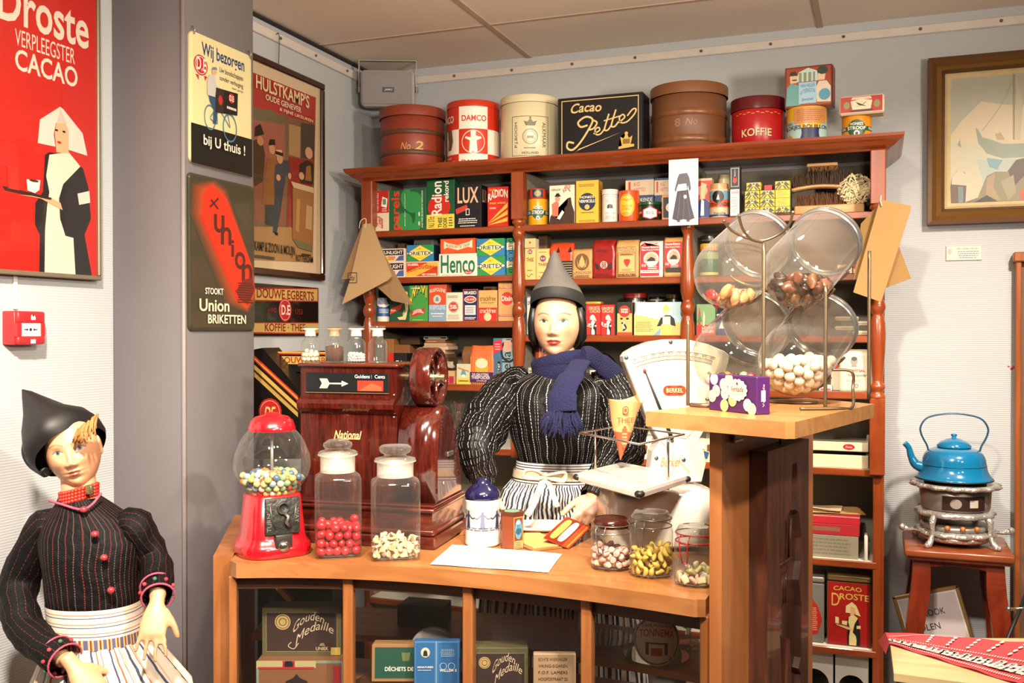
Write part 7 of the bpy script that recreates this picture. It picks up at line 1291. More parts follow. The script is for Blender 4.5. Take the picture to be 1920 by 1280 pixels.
# ---- chocolate box on the raised stand
a, b = onZ(1329, 768, ST), onZ(1419, 778, ST); W = (b - a).length; ang = atan2((b - a).y, (b - a).x); H = .078; mb = M(); mb.box((W / 2, .018, H / 2), (W, .036, H), paint('3f1650', .4, 0, .06, 10), .002)
DR = [(.12, .94, 'd8b8b0'), (.44, .95, 'd9cf9c'), (.33, .74, 'dcd3a4'), (.17, .55, 'd8b4a4'), (.36, .5, 'dccfa8'), (.04, .4, 'd9cf9c'), (.52, .33, 'cdb070'), (.35, .17, 'd0b472'), (.83, .24, 'd8b8b8'), (.92, .14, 'd9cfa4')]
pr = []
for u, v, c in DR: pr += [('c', min(max(u, .085), .915), min(max(v, .12), .88), .085, None, c)]
sc = [(.62 + .2 * (1 + .05 * cos(14 * a_)) * cos(a_), .62 + .29 * (1 + .05 * cos(14 * a_)) * sin(a_)) for a_ in [2 * pi * k / 84 for k in range(84)]]
printing(mb, pr + [('p', sc, 'e0d6ae'), ('t', 'Verkade', .48, .57, .76, .72, '6a1a34', 'bi'), ('c', .62, .79, .02, None, '6a1a34'), ('t', 'MOESTUINEN', .53, .5, .71, .53, '8a5a4a')], W, H, lambda x, y, o: (x, -.0002 - o, y))
printing(mb, [('l', .3, .15, .7, .85, 1, 'c8b4c8'), ('t', 'Verkade', .4, .2, .55, .8, 'c8b4c8', 'v')], .036, H, lambda x, y, o: (W + .0004 + o, x, y)); tag(mb.build('chocolate_box', None, (a.x, a.y, ST), ang), 'purple chocolate box with cream drops on the raised stand', 'box')
# ---- wire rack with four tilted glass jars
RK = empty('dispenser_rack', 'wire rack holding four tilted glass sweet jars on the raised stand', 'rack', (-.27, 2.35, ST)); WR = paint('7a6a54', .35, .8, .2, 40); ro = Vector((-.27, 2.35, ST))
axd = camdir(.56, .44, .70); T0 = 2.36
JR = [(1368, 512, 2.37, 'upper left'), (1497, 510, 2.25, 'upper right'), (1366, 668, 2.415, 'lower left'), (1490, 675, 2.295, 'lower right')]
RJ = .0855; LJ = .185; Qr = axd.to_track_quat('Z', 'Y').to_matrix(); jars = []
for px, py, t, nm in JR:
    c = at(px, py, t); rj = RJ * t / 2.33; e = empty('dispenser_jar', 'tilted glass sweet jar, %s of the four in the wire rack' % nm, 'jar', c, 0, None, Qr.to_euler())
    mb = M(); mb.lathe([(max(.0005, rj * cos(a)), rj * sin(a)) for a in [-pi / 2 + pi / 2 * k / 10 for k in range(11)]] + [(rj, LJ * k / 4) for k in range(1, 5)], glass('f4f4ee', .75, .8), 56, caps=False); mb.build('body', e)
    mb = M(); mb.lathe([(rj + .001, LJ - .012), (rj + .005, LJ - .010), (rj + .005, LJ - .002), (rj + .002, LJ), (rj + .005, LJ + .002), (rj + .004, LJ + .012), (rj - .004, LJ + .014)], paint('a8a6a4', .2, .8), 56, caps=False); mb.build('rim', e)['label'] = 'silvery metal rim'
    mb = M(); mb.lathe([(rj - .003, LJ + .006), (.001, LJ + .006)], frosted('8a6f58', .5), 48, caps=False); mb.build('lid', e)['label'] = 'round tinted lid'
    jars.append((c, rj))
def capsule_hold(rj, r):
    g = np.array(Qr.transposed() @ Vector((0, 0, 1)))
    def f(P):
        z = np.clip(P[:, 2], 0, LJ); d = P.copy(); d[:, 2] -= z; L = np.linalg.norm(d, axis=1); m = rj - r - .001; s = np.where(L > m, m / np.maximum(L, 1e-9), 1)
        P[:, 0] *= s; P[:, 1] *= s; P[:, 2] = z + d[:, 2] * s; P[:, 2] = np.minimum(P[:, 2], LJ - r)
    return f
gl_ = tuple(Qr.transposed() @ Vector((0, 0, -1)))
def fill(k, n, r, protos, labels, group, seed, tumble=True):
    c, rj = jars[k]; P = settle(n, r, lambda R, q: np.c_[R.uniform(-.05, .05, q), R.uniform(-.05, .05, q), R.uniform(-.05, .10, q)], capsule_hold(rj, r), gl_, 240, seed); scatter(protos, P, c, Qr, labels, group, random.Random(seed), tumble)
fill(3, 112, .0128, [(sph('d9c8b4', .0126, 16, 1.0, .4), 'white_gum_ball'), (sph('dbccbc', .0126, 16, .9, .4), 'white_gum_ball')], ['round white mint in the lower right tilted jar', 'flattened white mint in the lower right tilted jar'], 'white mints', 21)
fill(2, 30, .0118, [(sph(c, .0116, 16), 'coloured_ball') for c in ('7f9a84', 'a82848', 'c9b04a', '2a2826', 'd8a8a0', 'cf6a2a')], ['%s ball sweet in the lower left tilted jar' % c for c in ('grey-green', 'crimson', 'yellow', 'black', 'pale pink', 'orange')], 'coloured balls', 22)
def toffee(c):
    mb = M(); mb.ball((0, 0, 0), .017, paint(c, .35, 0, .3, 30), 12, 1.3, .8, .6); mb.v = crumple(mb.v, .006, 60, len(c) + ord(c[2])); return mb
fill(1, 46, .0145, [(toffee(c), 'chocolate_piece') for c in ('2f1a12', '4a2a1c', '6a3f2a', '7c5238')], ['%s chocolate shell in the upper right tilted jar' % c for c in ('almost black', 'dark brown', 'mid brown', 'pale brown')], 'chocolate shells', 23)
def humbug():
    mb = M(); mb.ball((0, 0, 0), .014, paint('d0a878', .4), 12, 1.15, .9, .8)
    for k in range(4): mb.tube([(.0165 * cos(a) * 1.0, .0130 * sin(a) * cos(k * .8), .0118 * sin(a) * sin(k * .8)) for a in [pi * q / 8 for q in range(9)]], .0011, paint('b03a30', .4), 5)
    return mb
fill(0, 17, .0145, [(humbug(), 'striped_toffee'), (toffee('c08a5c'), 'striped_toffee'), (toffee('a8282c'), 'striped_toffee')], ['cream red-striped toffee in the upper left tilted jar', 'tan toffee in the upper left tilted jar', 'red toffee in the upper left tilted jar'], 'toffees', 24)
def wire(pts, r=.0034): mb = M(); mb.tube([tuple(p - ro) for p in spline(pts, 6)], r, WR, 8); return mb
def rack(name, pts, r=.0034): wire(pts, r).build(name, RK)
sag = camdir(0, 0, 1)
for k, (c, rj) in enumerate(jars):     # a cradle below each jar and one near its rim
    dn = -(Vector((0, 0, 1)) - axd * axd.z).normalized(); side = axd.cross(dn)
    for s_, ex in ((.015, .95), (LJ * .7, .85)):
        pc_ = c + axd * s_; rack('cradle', [pc_ + (side * sin(a) + dn * cos(a)) * (rj + .0045) for a in [-ex + 2 * ex * q / 10 for q in range(11)]])
zb = ST + .004
for px, t, ytop in ((1432, 2.17, 455), (1548, 2.15, 535), (1630, 2.40, 470), (1290, 2.20, 600)):
    a = at(px, ytop, t); rack('upright', [a, Vector((a.x, a.y, (a.z + zb) / 2)), Vector((a.x, a.y, zb))], .0042)
rack('hoop', [onZ(x, y, zb) for x, y in ((1500, 766), (1570, 765), (1598, 763))] + [at(1599, 730, 2.21), at(1597, 697, 2.21), at(1560, 693, 2.21)])
rack('arm', [at(1356, 412, 2.26), at(1372, 432, 2.28), at(1400, 446, 2.30), at(1430, 451, 2.31), at(1462, 438, 2.3), at(1480, 420, 2.28), at(1487, 396, 2.26)]); rack('arm', [at(1385, 402, 2.22), at(1392, 428, 2.25), at(1408, 448, 2.28), at(1430, 454, 2.3)])
pts_ = [Vector((jars[2][0].x, jars[2][0].y, zb)), Vector((jars[3][0].x, jars[3][0].y, zb))]; rack('foot', [pts_[0] + Vector((-.05, -.03, 0)), pts_[0], pts_[1], pts_[1] + Vector((.05, .02, 0))]); c = onZ(1320, 762, ST + .004); rack('foot', [c + Vector((-.03, 0, .003)), c + Vector((0, -.012, .003)), c + Vector((.03, 0, .003))], .005)
# ---- carved mould on the pedestal board
MB_ = empty('carved_mould_board', 'dark carved wooden cake mould of a man, hung on the pedestal board', 'mould', (0, 0, 0)); s0 = .165; s1 = .475
o2 = PA + dP * s0; MB_.location = (o2.x, o2.y, .62); MB_.rotation_euler = (0, 0, atan2(dP.y, dP.x)); W = s1 - s0; zt = onY(1425, 845, o2.y).z; H = zt - .62
DK = wood('3a1c10', '5c2f1c', 5, .6, (1, 1, 8), .2); mb = M(); T = .042
sil = [(.60, .93), (.74, .93), (.75, .86), (.73, .80), (.70, .77), (.80, .755), (.90, .66), (.88, .58), (.80, .52), (.90, .42), (.88, .24), (.80, .21), (.90, .18), (.86, .12), (.62, .14), (.58, .22), (.52, .34), (.46, .22), (.40, .12), (.22, .10), (.20, .14), (.30, .20), (.22, .40), (.30, .50), (.26, .56), (.20, .66), (.30, .74), (.50, .77), (.58, .80), (.56, .86)]
sil = [(.1 + .8 * a, b) for a, b in sil]
bm = bmesh.new(); O = [bm.verts.new((x * W, y * H, 0)) for x, y in ((0, 0), (1, 0), (1, 1), (0, 1))]; S = [bm.verts.new((x * W, y * H, 0)) for x, y in sil]
eg = [bm.edges.new((O[i], O[(i + 1) % 4])) for i in range(4)] + [bm.edges.new((S[i], S[(i + 1) % len(S)])) for i in range(len(S))]; bmesh.ops.triangle_fill(bm, use_beauty=True, edges=eg)
from mathutils.geometry import intersect_point_tri_2d
def inside(x, y):
    c = False; j = len(sil) - 1
    for i in range(len(sil)):
        xi, yi = sil[i]; xj, yj = sil[j]
        if (yi > y) != (yj > y) and x < (xj - xi) * (y - yi) / (yj - yi) + xi: c = not c
        j = i
    return c
vs = [v.co.copy() for v in bm.verts]; bm.verts.index_update(); fs = [[v.index for v in f.verts] for f in bm.faces]; bm.free()
outf = [f for f in fs if not inside(sum(vs[q].x for q in f) / 3 / W, sum(vs[q].y for q in f) / 3 / H)]
fix = lambda f: f if (vs[f[1]] - vs[f[0]]).cross(vs[f[2]] - vs[f[0]]).z < 0 else f[::-1]
mb.add([(v.x, -T, v.y) for v in vs], [tuple(fix(f))[::-1] for f in outf], DK)
mb.loft([[(x * W, -T, y * H) for x, y in sil], [(.5 * W + (x - .5) * W * .93, -T + .014, .5 * H + (y - .5) * H * .985) for x, y in sil], [(.5 * W + (x - .5) * W * .75, -T + .024, .5 * H + (y - .5) * H * .94) for x, y in sil]], DK, True, False, False); mb.poly([(.5 * W + (x - .5) * W * .75, -T + .024, .5 * H + (y - .5) * H * .94) for x, y in sil], DK)
for q in ([(0, -T, 0), (0, 0, 0), (0, 0, H), (0, -T, H)], [(W, -T, 0), (W, -T, H), (W, 0, H), (W, 0, 0)], [(0, -T, H), (0, 0, H), (W, 0, H), (W, -T, H)], [(0, 0, 0), (W, 0, 0), (W, 0, H), (0, 0, H)]): mb.add(q, [(0, 1, 2, 3)], DK)
for k in range(3): mb.tube([(W * (.44 + .05 * k), -T + .012, H * .46), (W * (.45 + .045 * k), -T + .012, H * .56)], .003, DK, 6)
for a, b, c, d in ((.36, .60, .38, .74), (.62, .60, .64, .74), (.38, .60, .62, .605)): mb.tube([(W * a, -T + .012, H * b), (W * c, -T + .010, H * d)], .004, DK, 6)
mb.build('board', MB_); mb = M(); mb.tube([(W * .5, -.02, H - .01), (W * .5, -.02, H + .02), (W * .5, -.002, H + .024)], .003, paint('2a2420', .4, .7), 6); mb.tube([(W * .42, -.012, H + .021), (W * .58, -.012, H + .021)], .0025, paint('5a4a38', .4, .7), 6); mb.build('hook', MB_)
o2 = PA + dP * .07; mb = M(); mb.box((0, -.006, 0), (.052, .012, .006), CHR, .001); mb.box((0, -.006, .016), (.052, .012, .005), CHR, .001); mb.box((-.02, -.005, .008), (.008, .01, .014), paint('5a544c', .4, .7)); mb.build('cabinet_catch', PD, (o2.x + .25, o2.y - 2.3, onY(1395, 826, o2.y).z), atan2(dP.y, dP.x))['label'] = 'metal cabinet catch'
# ---- stool, stove, kettle, things at the right
RW = wood('5a1c0e', '742a14', 4, .25, (1, 1, 6), .4); ST2 = empty('plant_stool', 'tall reddish wooden stool with curved legs against the right of the back wall', 'stool', (.25, 3.70, 0)); w = .168; d = .165; zt = .84
mb = M(); mb.b2((-w, -d, zt - .026), (w, d, zt), wood('7a3a1c', '8f4a26', 4, .3, (7, 1, 1), .3), .007, 2); mb.b2((-w + .01, -d + .01, zt - .036), (w - .01, d - .01, zt - .026), RW); mb.build('seat', ST2)
for a in (-1, 1):
    for b in (-1, 1):
        mb = M(); pr = [(.112, .80, .027), (.116, .70, .030), (.130, .60, .029), (.136, .50, .026), (.130, .40, .023), (.118, .25, .021), (.116, .10, .021), (.128, 0, .023)]
        mb.loft([[(a * (x - q + (2 * q if i in (1, 2) else 0)), b * (x * .98 - q + (2 * q if i in (2, 3) else 0)), z) for i in range(4)][::a * b] for x, z, q in [(p.x, p.y, p.z) for p in spline(pr, 3)]], RW, True, True, False); mb.build('leg', ST2)
for a in (-1, 1):
    ar_ = [(x, -.02 - .022 * (1 - (x / .11) ** 2) * 0 - .03 * abs(x / .11) ** 2) for x in [-.115 + .23 * k / 12 for k in range(13)]]
    mb = M(); pl = [(-.115, .80), (.115, .80)] + [(x, .77 + .018 * (1 - (x / .115) ** 2)) for x in [.115 - .23 * k / 12 for k in range(13)]]; mb.X = Matrix.Translation((0, a * .125, 0)) @ Matrix.Rotation(pi / 2, 4, 'X'); mb.prism(pl, -.008, .008, RW); mb.build('apron', ST2)
SV = paint('cfcbc4', .2, .7, .1, 40, .6, 90); PW = paint('968c84', .35, .5); kx, ky = .248, 3.70
e = empty('table_stove', 'ornate silvery table stove with three knobs, standing on the wooden stool', 'stove', (kx, ky, .84), .15); S0 = 1.0
def wavy(r, z, a, n, k=72): return [(r * (1 + a * cos(n * 2 * pi * i / k)) * cos(2 * pi * i / k), r * (1 + a * cos(n * 2 * pi * i / k)) * sin(2 * pi * i / k), z) for i in range(k)]
mb = M(); mb.lathe([(.02, .012), (.105, .014), (.118, .022), (.120, .032), (.113, .034)], SV, 48); mb.loft([wavy(.125, .034, .03, 12), wavy(.132, .042, .04, 12), wavy(.124, .050, .03, 12), wavy(.112, .053, .01, 12)], SV); mb.build('lower_tray', e)
mb = M(); mb.lathe([(.112, .053), (.112, .068), (.104, .070), (.03, .074)], PW, 48); mb.build('burner_box', e)
for k in (-1, 0, 1):
    a = -pi / 2 + k * .42; mb = M(); mb.ball((.114 * cos(a), .114 * sin(a), .068), .0095, paint('a8652c', .35), 12); mb.build('knob', e)['label'] = 'amber knob'
for k in range(4):
    a = pi / 4 + k * pi / 2; c_, s_ = cos(a), sin(a); mb = M(); mb.tube([tuple((r_ * c_, r_ * s_, z)) for r_, z in ((.158, .006), (.150, .010), (.138, .022), (.128, .045), (.130, .07), (.128, .09), (.112, .112))], [.010, .012, .010, .008, .009, .012, .010], SV, 8); mb.ball((.160 * c_, .160 * s_, .009), .009, SV, 10); mb.build('leg', e)
for s_ in (-1, 1): mb = M(); mb.tube([(s_ * .12, 0, .045), (s_ * .15, -.01, .042), (s_ * .172, -.02, .05)], [.008, .006, .011], SV, 8); mb.ball((s_ * .175, -.021, .053), .012, SV, 10); mb.build('carrying_lug', e)
mb = M(); mb.loft([wavy(.118, .098, .02, 9), wavy(.128, .104, .05, 9), wavy(.126, .114, .04, 9), wavy(.110, .120, .01, 9)], SV); mb.build('middle_rim', e)
mb = M(); mb.lathe([(.106, .118), (.112, .13), (.115, .19), (.113, .192)], PW, 56); W = pi * .1155; printing(mb, [('r', .32, .14, .72, .80, '2a1a14')], W, .074, lambda x, y, o: ((.1152 + o) * sin((x - W / 2) / .1155), -(.1152 + o) * cos((x - W / 2) / .1155), .118 + y), cut=.008); printing(mb, [('c', .44, .46, .05, .22, '8a8078'), ('r', .56, .3, .64, .64, 'b0a89c')], W, .074, lambda x, y, o: ((.1158 + o) * sin((x - W / 2) / .1155), -(.1158 + o) * cos((x - W / 2) / .1155), .118 + y), cut=.008); mb.build('drum', e)
mb = M(); mb.loft([wavy(.112, .192, .01, 14), wavy(.138, .196, .035, 14), wavy(.146, .204, .04, 14), wavy(.135, .212, .03, 14), wavy(.105, .208, 0, 14)], SV); mb.build('upper_rim', e)
for k in range(5): a = k * 1.2566 - 1.2; mb.tube([(.095 * cos(a), .095 * sin(a), .205), (.093 * cos(a), .093 * sin(a), .219)], .004, SV, 8)
mb = M(); mb.lathe([(.001, .214), (.098, .214), (.100, .206), (.09, .204)], BLK, 40, caps=False); mb.build('hot_plate', e)
zk = .84 + .2195; KB = paint('0e6894', .15, 0, .06, 8, coat=.8); e = empty('kettle', 'bright blue enamel kettle with a loop handle on the silvery stove', 'kettle', (kx - .004, ky, zk), .12)
mb = M(); pr = [(.112, 0), (.124, .004), (.125, .009), (.116, .018), (.107, .036), (.103, .056), (.100, .075), (.092, .092), (.078, .103), (.060, .110)]; mb.lathe([(p.x, p.y) for p in spline([(a, b, 0) for a, b in pr], 3)], KB, 56); mb.tube([(.1045 * cos(2 * pi * k / 40), .1045 * sin(2 * pi * k / 40), .052) for k in range(40)], .0008, paint('0c3048', .3), 5, closed=True); mb.tube([(.1245 * cos(2 * pi * k / 40), .1245 * sin(2 * pi * k / 40), .004) for k in range(40)], .0022, BLK, 6, closed=True); mb.build('body', e)
mb = M(); mb.lathe([(.055, .112), (.056, .118), (.044, .130), (.024, .140), (.010, .144), (.006, .147), (.010, .152), (.010, .157), (.001, .159)], KB, 40, caps=False); mb.build('lid', e)
mb = M(); mb.tube([tuple(p) for p in spline([(-.092, 0, .038), (-.122, 0, .048), (-.138, 0, .075), (-.146, 0, .105), (-.160, 0, .122)], 5)], [.022, .021, .020, .019, .018, .017, .016, .015, .014, .013, .012, .012, .011, .011, .010, .010, .010, .010, .010, .010, .011][:21], KB, 14); mb.build('spout', e)
mb = M(); mb.tube([tuple(p) for p in spline([(-.083, 0, .100), (-.088, 0, .118), (-.104, 0, .150), (-.108, 0, .180), (-.085, 0, .212), (-.03, 0, .226), (.03, 0, .226), (.085, 0, .212), (.108, 0, .180), (.104, 0, .150), (.088, 0, .118), (.083, 0, .100)], 5)], .0045, paint('1c4a66', .25, 0, .1), 8, flat=(1.6, .7)); mb.build('handle', e)
# framed notice, side table, bandana, cane, cabinet
FRM = paint('a88a52', .3, .6); q = [onY(*p, 3.80) for p in ((1676, 1121), (1776, 1121), (1810, 1215), (1704, 1215))]; c = q[3]; ux = (q[1] - q[0]); W = .20; H = .30
e = empty('framed_notice', 'gold-framed notice leaning behind the wooden stool', 'notice', (.09, 3.80, .0), 0); tl = .36
mb = M(); mb.b2((0, -.004, 0), (.205, .004, .64), paint('b8aeb0', .5)); PX = lambda x, y, o: (x, -.0042 - o, y); printing(mb, [('t', 'EIERKOOK', .14, .875, .72, .91, '3a3034'), ('t', 'KOLEN', .16, .80, .58, .835, '3a3034'), ('f', .02, 0, .98, .99, 'd0c6c4', .008)], .205, .64, PX); mb.build('sheet', e)
mb = M()
for lo, hi in (((-.008, -.008, 0), (.004, .006, .648)), ((.201, -.008, 0), (.213, .006, .648)), ((-.008, -.008, .636), (.213, .006, .648))): mb.b2(lo, hi, FRM, .003)
mb.build('frame', e); e.rotation_euler = (0, -.28, 0); e.location = onY(1678, 1121, 3.70) - Vector((-.177, 0, .615))
TZ = .70; tc = [onZ(1668, 1196, TZ), onZ(1676, 1262, TZ), onZ(2060, 1312, TZ), onZ(2060, 1196, TZ)]; c = tc[1]; e = empty('side_table', 'pale wooden side table in the lower right corner under a red bandana', 'table', (c.x + .3, c.y + .2, 0))
o_ = Vector((c.x + .3, c.y + .2, 0)); PT = wood('c2a878', 'd0b98c', 3, .5, (7, 1, 1)); mb = M(); mb.prism([(p.x - o_.x, p.y - o_.y) for p in tc], TZ - .02, TZ, PT); mb.build('top', e)
cc_ = sum(tc, Vector()) / 4; mb = M(); mb.prism([(cc_.x + (p.x - cc_.x) * .9 - o_.x, cc_.y + (p.y - cc_.y) * .86 - o_.y) for p in tc], TZ - .11, TZ - .02, paint('5c5a54', .6)); mb.build('apron', e)
for p in tc: x, y = cc_.x + (p.x - cc_.x) * .86 - o_.x, cc_.y + (p.y - cc_.y) * .8 - o_.y; M().b2((x - .018, y - .018, 0), (x + .018, y + .018, TZ - .11), paint('5c5a54', .6), .003).build('leg', e)
q = [onZ(1660, 1184, TZ + .004), onZ(1667, 1206, TZ + .004), onZ(1860, 1280, TZ + .004), onZ(2040, 1290, TZ + .004), onZ(2040, 1212, TZ + .004), onZ(1800, 1196, TZ + .004)]
LL = lambda u, v: (q[1].lerp(q[2].lerp(q[3], .3), u)).lerp(q[0].lerp(q[4], u), v); BAN = paint('c4444a', .85, 0, .06, 20, .3, 300); mb = M(); n = 26
mb.loft([[tuple(LL(i / n, j / 8) - q[1] + Vector((0, 0, .002 * sin(i * .8 + j * .6)))) for i in range(n + 1)] for j in range(9)], BAN, False, False, True); mb.loft([[tuple(LL(i / n, j / 8) - q[1] + Vector((0, 0, -.002))) for i in range(n + 1)] for j in range(9)][::-1], BAN, False, False, True)
rr = random.Random(4); dec = []
for v in (.06, .42): dec += [('c', u, v, .004, .02, 'W') for u in [.02 + .0165 * k for k in range(58)]]
for k in range(26):
    u = .03 + .036 * k; dec += [('s', [(u - .014, .14 + .1 * (k % 2)), (u, .32 - .12 * (k % 2)), (u + .012, .2 + .06 * (k % 3)), (u + .004, .14)], .035, 'd9ccc8'), ('o', u + .012, .28 - .1 * (k % 2), .008, .05, 'd9ccc8', .4)]
dec += [('c', .25 + .12 * a, .55 + .11 * b, .010, .04, 'W') for a in range(6) for b in range(4)] + [('s', [(.01, .5), (.2, .9), (.4, .95)], .01, 'd9ccc8')]
printing(mb, dec, 1, 1, lambda x, y, o: tuple(LL(x, y) - q[1] + Vector((0, 0, .0035 + o))), do=.000003); mb.loft([[tuple(q[1] - q[1]), tuple(q[0] - q[1])], [(-.008, -.006, -.03), tuple(q[0] - q[1] + Vector((-.02, 0, -.03)))]], BAN, False, False, True); tag(mb.build('bandana', None, q[1]), 'red bandana with white paisley border spread over the pale side table', 'bandana')
e = empty('walking_cane', 'black cane with a silver collar leaning at the right edge', 'cane', (0, 0, 0)); a, b = at(1919, 1126, 3.04), at(1890, 1195, 2.98); dv = (b - a); e.location = a
mb = M(); mb.tube([tuple(-dv * .4), tuple(dv * 1.0), tuple(dv * 5.1)], .006, BLK, 10); mb.build('shaft', e); mb = M(); p = dv * .22; mb.tube([tuple(p + Vector((-.03, 0, -.004))), tuple(p + Vector((.025, 0, .004)))], .006, paint('b0a890', .25, .9), 8); mb.ball(tuple(p + Vector((-.032, 0, -.004))), .009, paint('b0a890', .25, .9), 10); mb.build('collar', e)
e = empty('display_cabinet', 'tall orange-brown wooden display cabinet cut off by the right edge', 'cabinet', (.475, 3.93, 0)); CB = wood('8a4a22', 'a05a2c', 4, .3, (1, 1, 8), .2)
mb = M(); mb.b2((-.018, -.03, 0), (.0, .01, 1.84), CB, .003); mb.b2((-.026, -.04, 1.82), (.6, .01, 1.855), CB, .004); mb.b2((0, -.03, 0), (.6, .01, .08), CB); mb.build('frame', e); M().b2((.0, -.012, .08), (.58, -.008, 1.82), GP).build('glass_door', e); M().b2((0, -.004, .08), (.6, .006, 1.82), paint('9a6a50', .6)).build('back', e)
# ---- paper bags hung from the posts, tilted display case on the left
KRF = paint('a98a62', .8, 0, .06, 12); KRD = paint('8a6c48', .8, 0, .06, 12); SAN = paint('9a7444', .8, 0, .06, 12, .1, 40)
def sheet(name, label, px, Y, mat, th=.006, dec=(), group=None, cat='paper bag', curl=.006, y2=None):
    P3 = [onY(a, b, Y) for a, b in px]; c = P3[0]; mb = M(); n = len(P3); f = lambda o, k: [(p.x - c.x, o + curl * sin(7 * (p.z - c.z)), p.z - c.z) for p in P3]
    mb.loft([f(0, 1), f(-th, 1)], mat, True, True, False)
    for d in dec:
        A, B = onY(*d[1], Y), onY(*d[2], Y); printing(mb, [d[0]], B.x - A.x, B.z - A.z, lambda x, y, o: (A.x - c.x + x, -th - .0012 - o + curl * sin(7 * (A.z + y - c.z)), A.z - c.z + y))
    return tag(mb.build(name, None, c), label, cat, group)
sheet('cone_bag', 'rearmost kraft cone bag on the left post, its corner poking out low right', [(690, 424), (702, 424), (738, 564), (776, 572), (722, 540), (690, 520)], 3.525, KRD)
sheet('cone_bag', 'middle kraft cone bag on the left post, showing at its left edge', [(680, 422), (692, 421), (690, 520), (643, 524)], 3.51, KRD)
o = sheet('cone_bag', 'front kraft cone bag of the bunch on the left post, stamped in a small box', [(683, 420), (698, 419), (737, 518), (730, 526), (644, 571), (661, 520)], 3.495, KRF, .008, [(('t', 'dai', .1, .15, .9, .85, '2a2420', 'i'), (658, 528), (671, 514)), (('f', 0, 0, 1, 1, '2a2420', .06), (656, 531), (673, 511))])
mb = M(); mb.tube([tuple(p) for p in spline([(-.02, -.006, -.018), (-.012, -.008, .012), (.006, -.006, .022), (.012, -.006, .012), (.010, -.008, -.016)], 4)], .0016, paint('d0c8bc', .5), 6); mb.build('string', o)
sheet('paper_bag', 'rear tan paper bag hung on the right post, fanned to the right', [(1650, 378), (1662, 400), (1708, 522), (1660, 540), (1620, 470)], 3.535, paint('8a6836', .8, 0, .06, 12))
sheet('paper_bag', 'middle tan paper bag hung on the right post, its edge showing at the left', [(1614, 420), (1648, 382), (1655, 500), (1600, 525), (1610, 470)], 3.52, paint('80602e', .8, 0, .06, 12))
o = sheet('paper_bag', 'front tan paper bag hung by string on the right post', [(1650, 374), (1708, 386), (1707, 396), (1652, 566), (1600, 548)], 3.50, SAN, .007)
mb = M(); mb.tube([(.004, -.012, .012), (.001, -.012, -.006), (.006, -.013, -.024)], .002, paint('d9ccb4', .6), 6); mb.build('string', o)
e = empty('tilted_display_case', 'black tea display case with red and gold stripes, tilted behind the register on the left', 'display case', (-2.0, 2.86, 0)); o_ = Vector((-2.0, 2.86, 0)); BB = paint('14100e', .3, 0, .05, coat=.4)
q4 = [onY(476, 655, 2.86), onY(492, 652, 2.86), onY(560, 730, 2.86), onY(560, 800, 2.86), onY(560, 860, 2.86), onY(476, 860, 2.86)]
mb = M(); f = lambda y: [(p.x - o_.x, y, p.z - o_.z) for p in q4]; mb.loft([f(.10), f(0)], BB, True, True, False)
def strip(px, c, l=.0008): P3 = [onY(a, b, 2.86) for a, b in px]; mb.add([(p.x - o_.x, -l, p.z - o_.z) for p in P3], [tuple(range(len(P3)))], ink(c))
for k, (w, c) in enumerate(((4, 'b03024'), (3, 'c8923c'), (3, 'b03024'), (7, '14100e'), (9, 'b8984a'), (3, '3a2214'), (9, 'a88a42'))):
    y0 = 666 + [0, 4, 7, 10, 17, 27, 31][k]; strip([(477, y0), (559, y0 + 76), (559, y0 + w + 76), (477, y0 + w)], c, .0008 + .0001 * k)
c = onY(507, 772, 2.86); mb.add([(c.x - o_.x + (.046 + .002 * (k % 2)) * cos(k * pi / 20), -.002, c.z - o_.z + (.046 + .002 * (k % 2)) * sin(k * pi / 20)) for k in range(40)], [tuple(range(40))], ink('a8221f'))
printing(mb, [('o', .5, .5, .47, .47, 'd9c8b0', .03), ('t', 'DE', .2, .2, .78, .72, 'c9b072', 'bi')], .084, .084, lambda x, y, o: (c.x - o_.x - .042 + x, -.0025 - o, c.z - o_.z - .042 + y)); mb.build('front', e)
q5 = [onY(500, 660, 2.93), onY(625, 657, 2.93), onY(625, 690, 2.93), onY(530, 700, 2.93)]; mb = M(); mb.loft([[(p.x - o_.x, .12, p.z - o_.z) for p in q5], [(p.x - o_.x, .07, p.z - o_.z) for p in q5]], BB, True, True, False)
A, B = onY(505, 684, 2.93), onY(620, 657, 2.93); printing(mb, [('r', .03, .80, 1, .90, 'c8923c'), ('r', .03, .72, 1, .78, 'b03024'), ('r', .1, .08, 1, .60, 'b8984a'), ('t', 'DOUWE EGBERTS', .16, .14, 1.2, .56, '8c2a1c', 'b')], B.x - A.x, B.z - A.z, lambda x, y, o: (A.x - o_.x + x, .0692 - o, A.z - o_.z + y)); mb.build('sign_board', e)
q6 = [onY(484, 1080, 2.86), onY(620, 1080, 2.86), onY(610, 1095, 2.86), onY(545, 1140, 2.86), onY(530, 1130, 2.86)]
mb = M(); f = lambda y: [(p.x - o_.x, y, p.z - o_.z) for p in q6]; mb.loft([f(.10), f(0)], BB, True, True, False); strip([(497, 1082), (510, 1082), (548, 1125), (542, 1132)], 'b8922f'); strip([(512, 1082), (515, 1082), (552, 1122), (549, 1125)], 'a82a1c'); mb.build('lower_corner', e)
for px in (486, 580): a = onY(px, 860, 2.9); M().tube([(a.x - o_.x, .05, 0), (a.x - o_.x, .05, a.z)], .008, paint('a8a098', .3, .8), 8).build('leg', e)
a = onY(560, 860, 2.9); M().b2((q4[5].x - o_.x, .02, 0), (q4[5].x - o_.x + .30, .09, .90), BB).build('plinth', e)
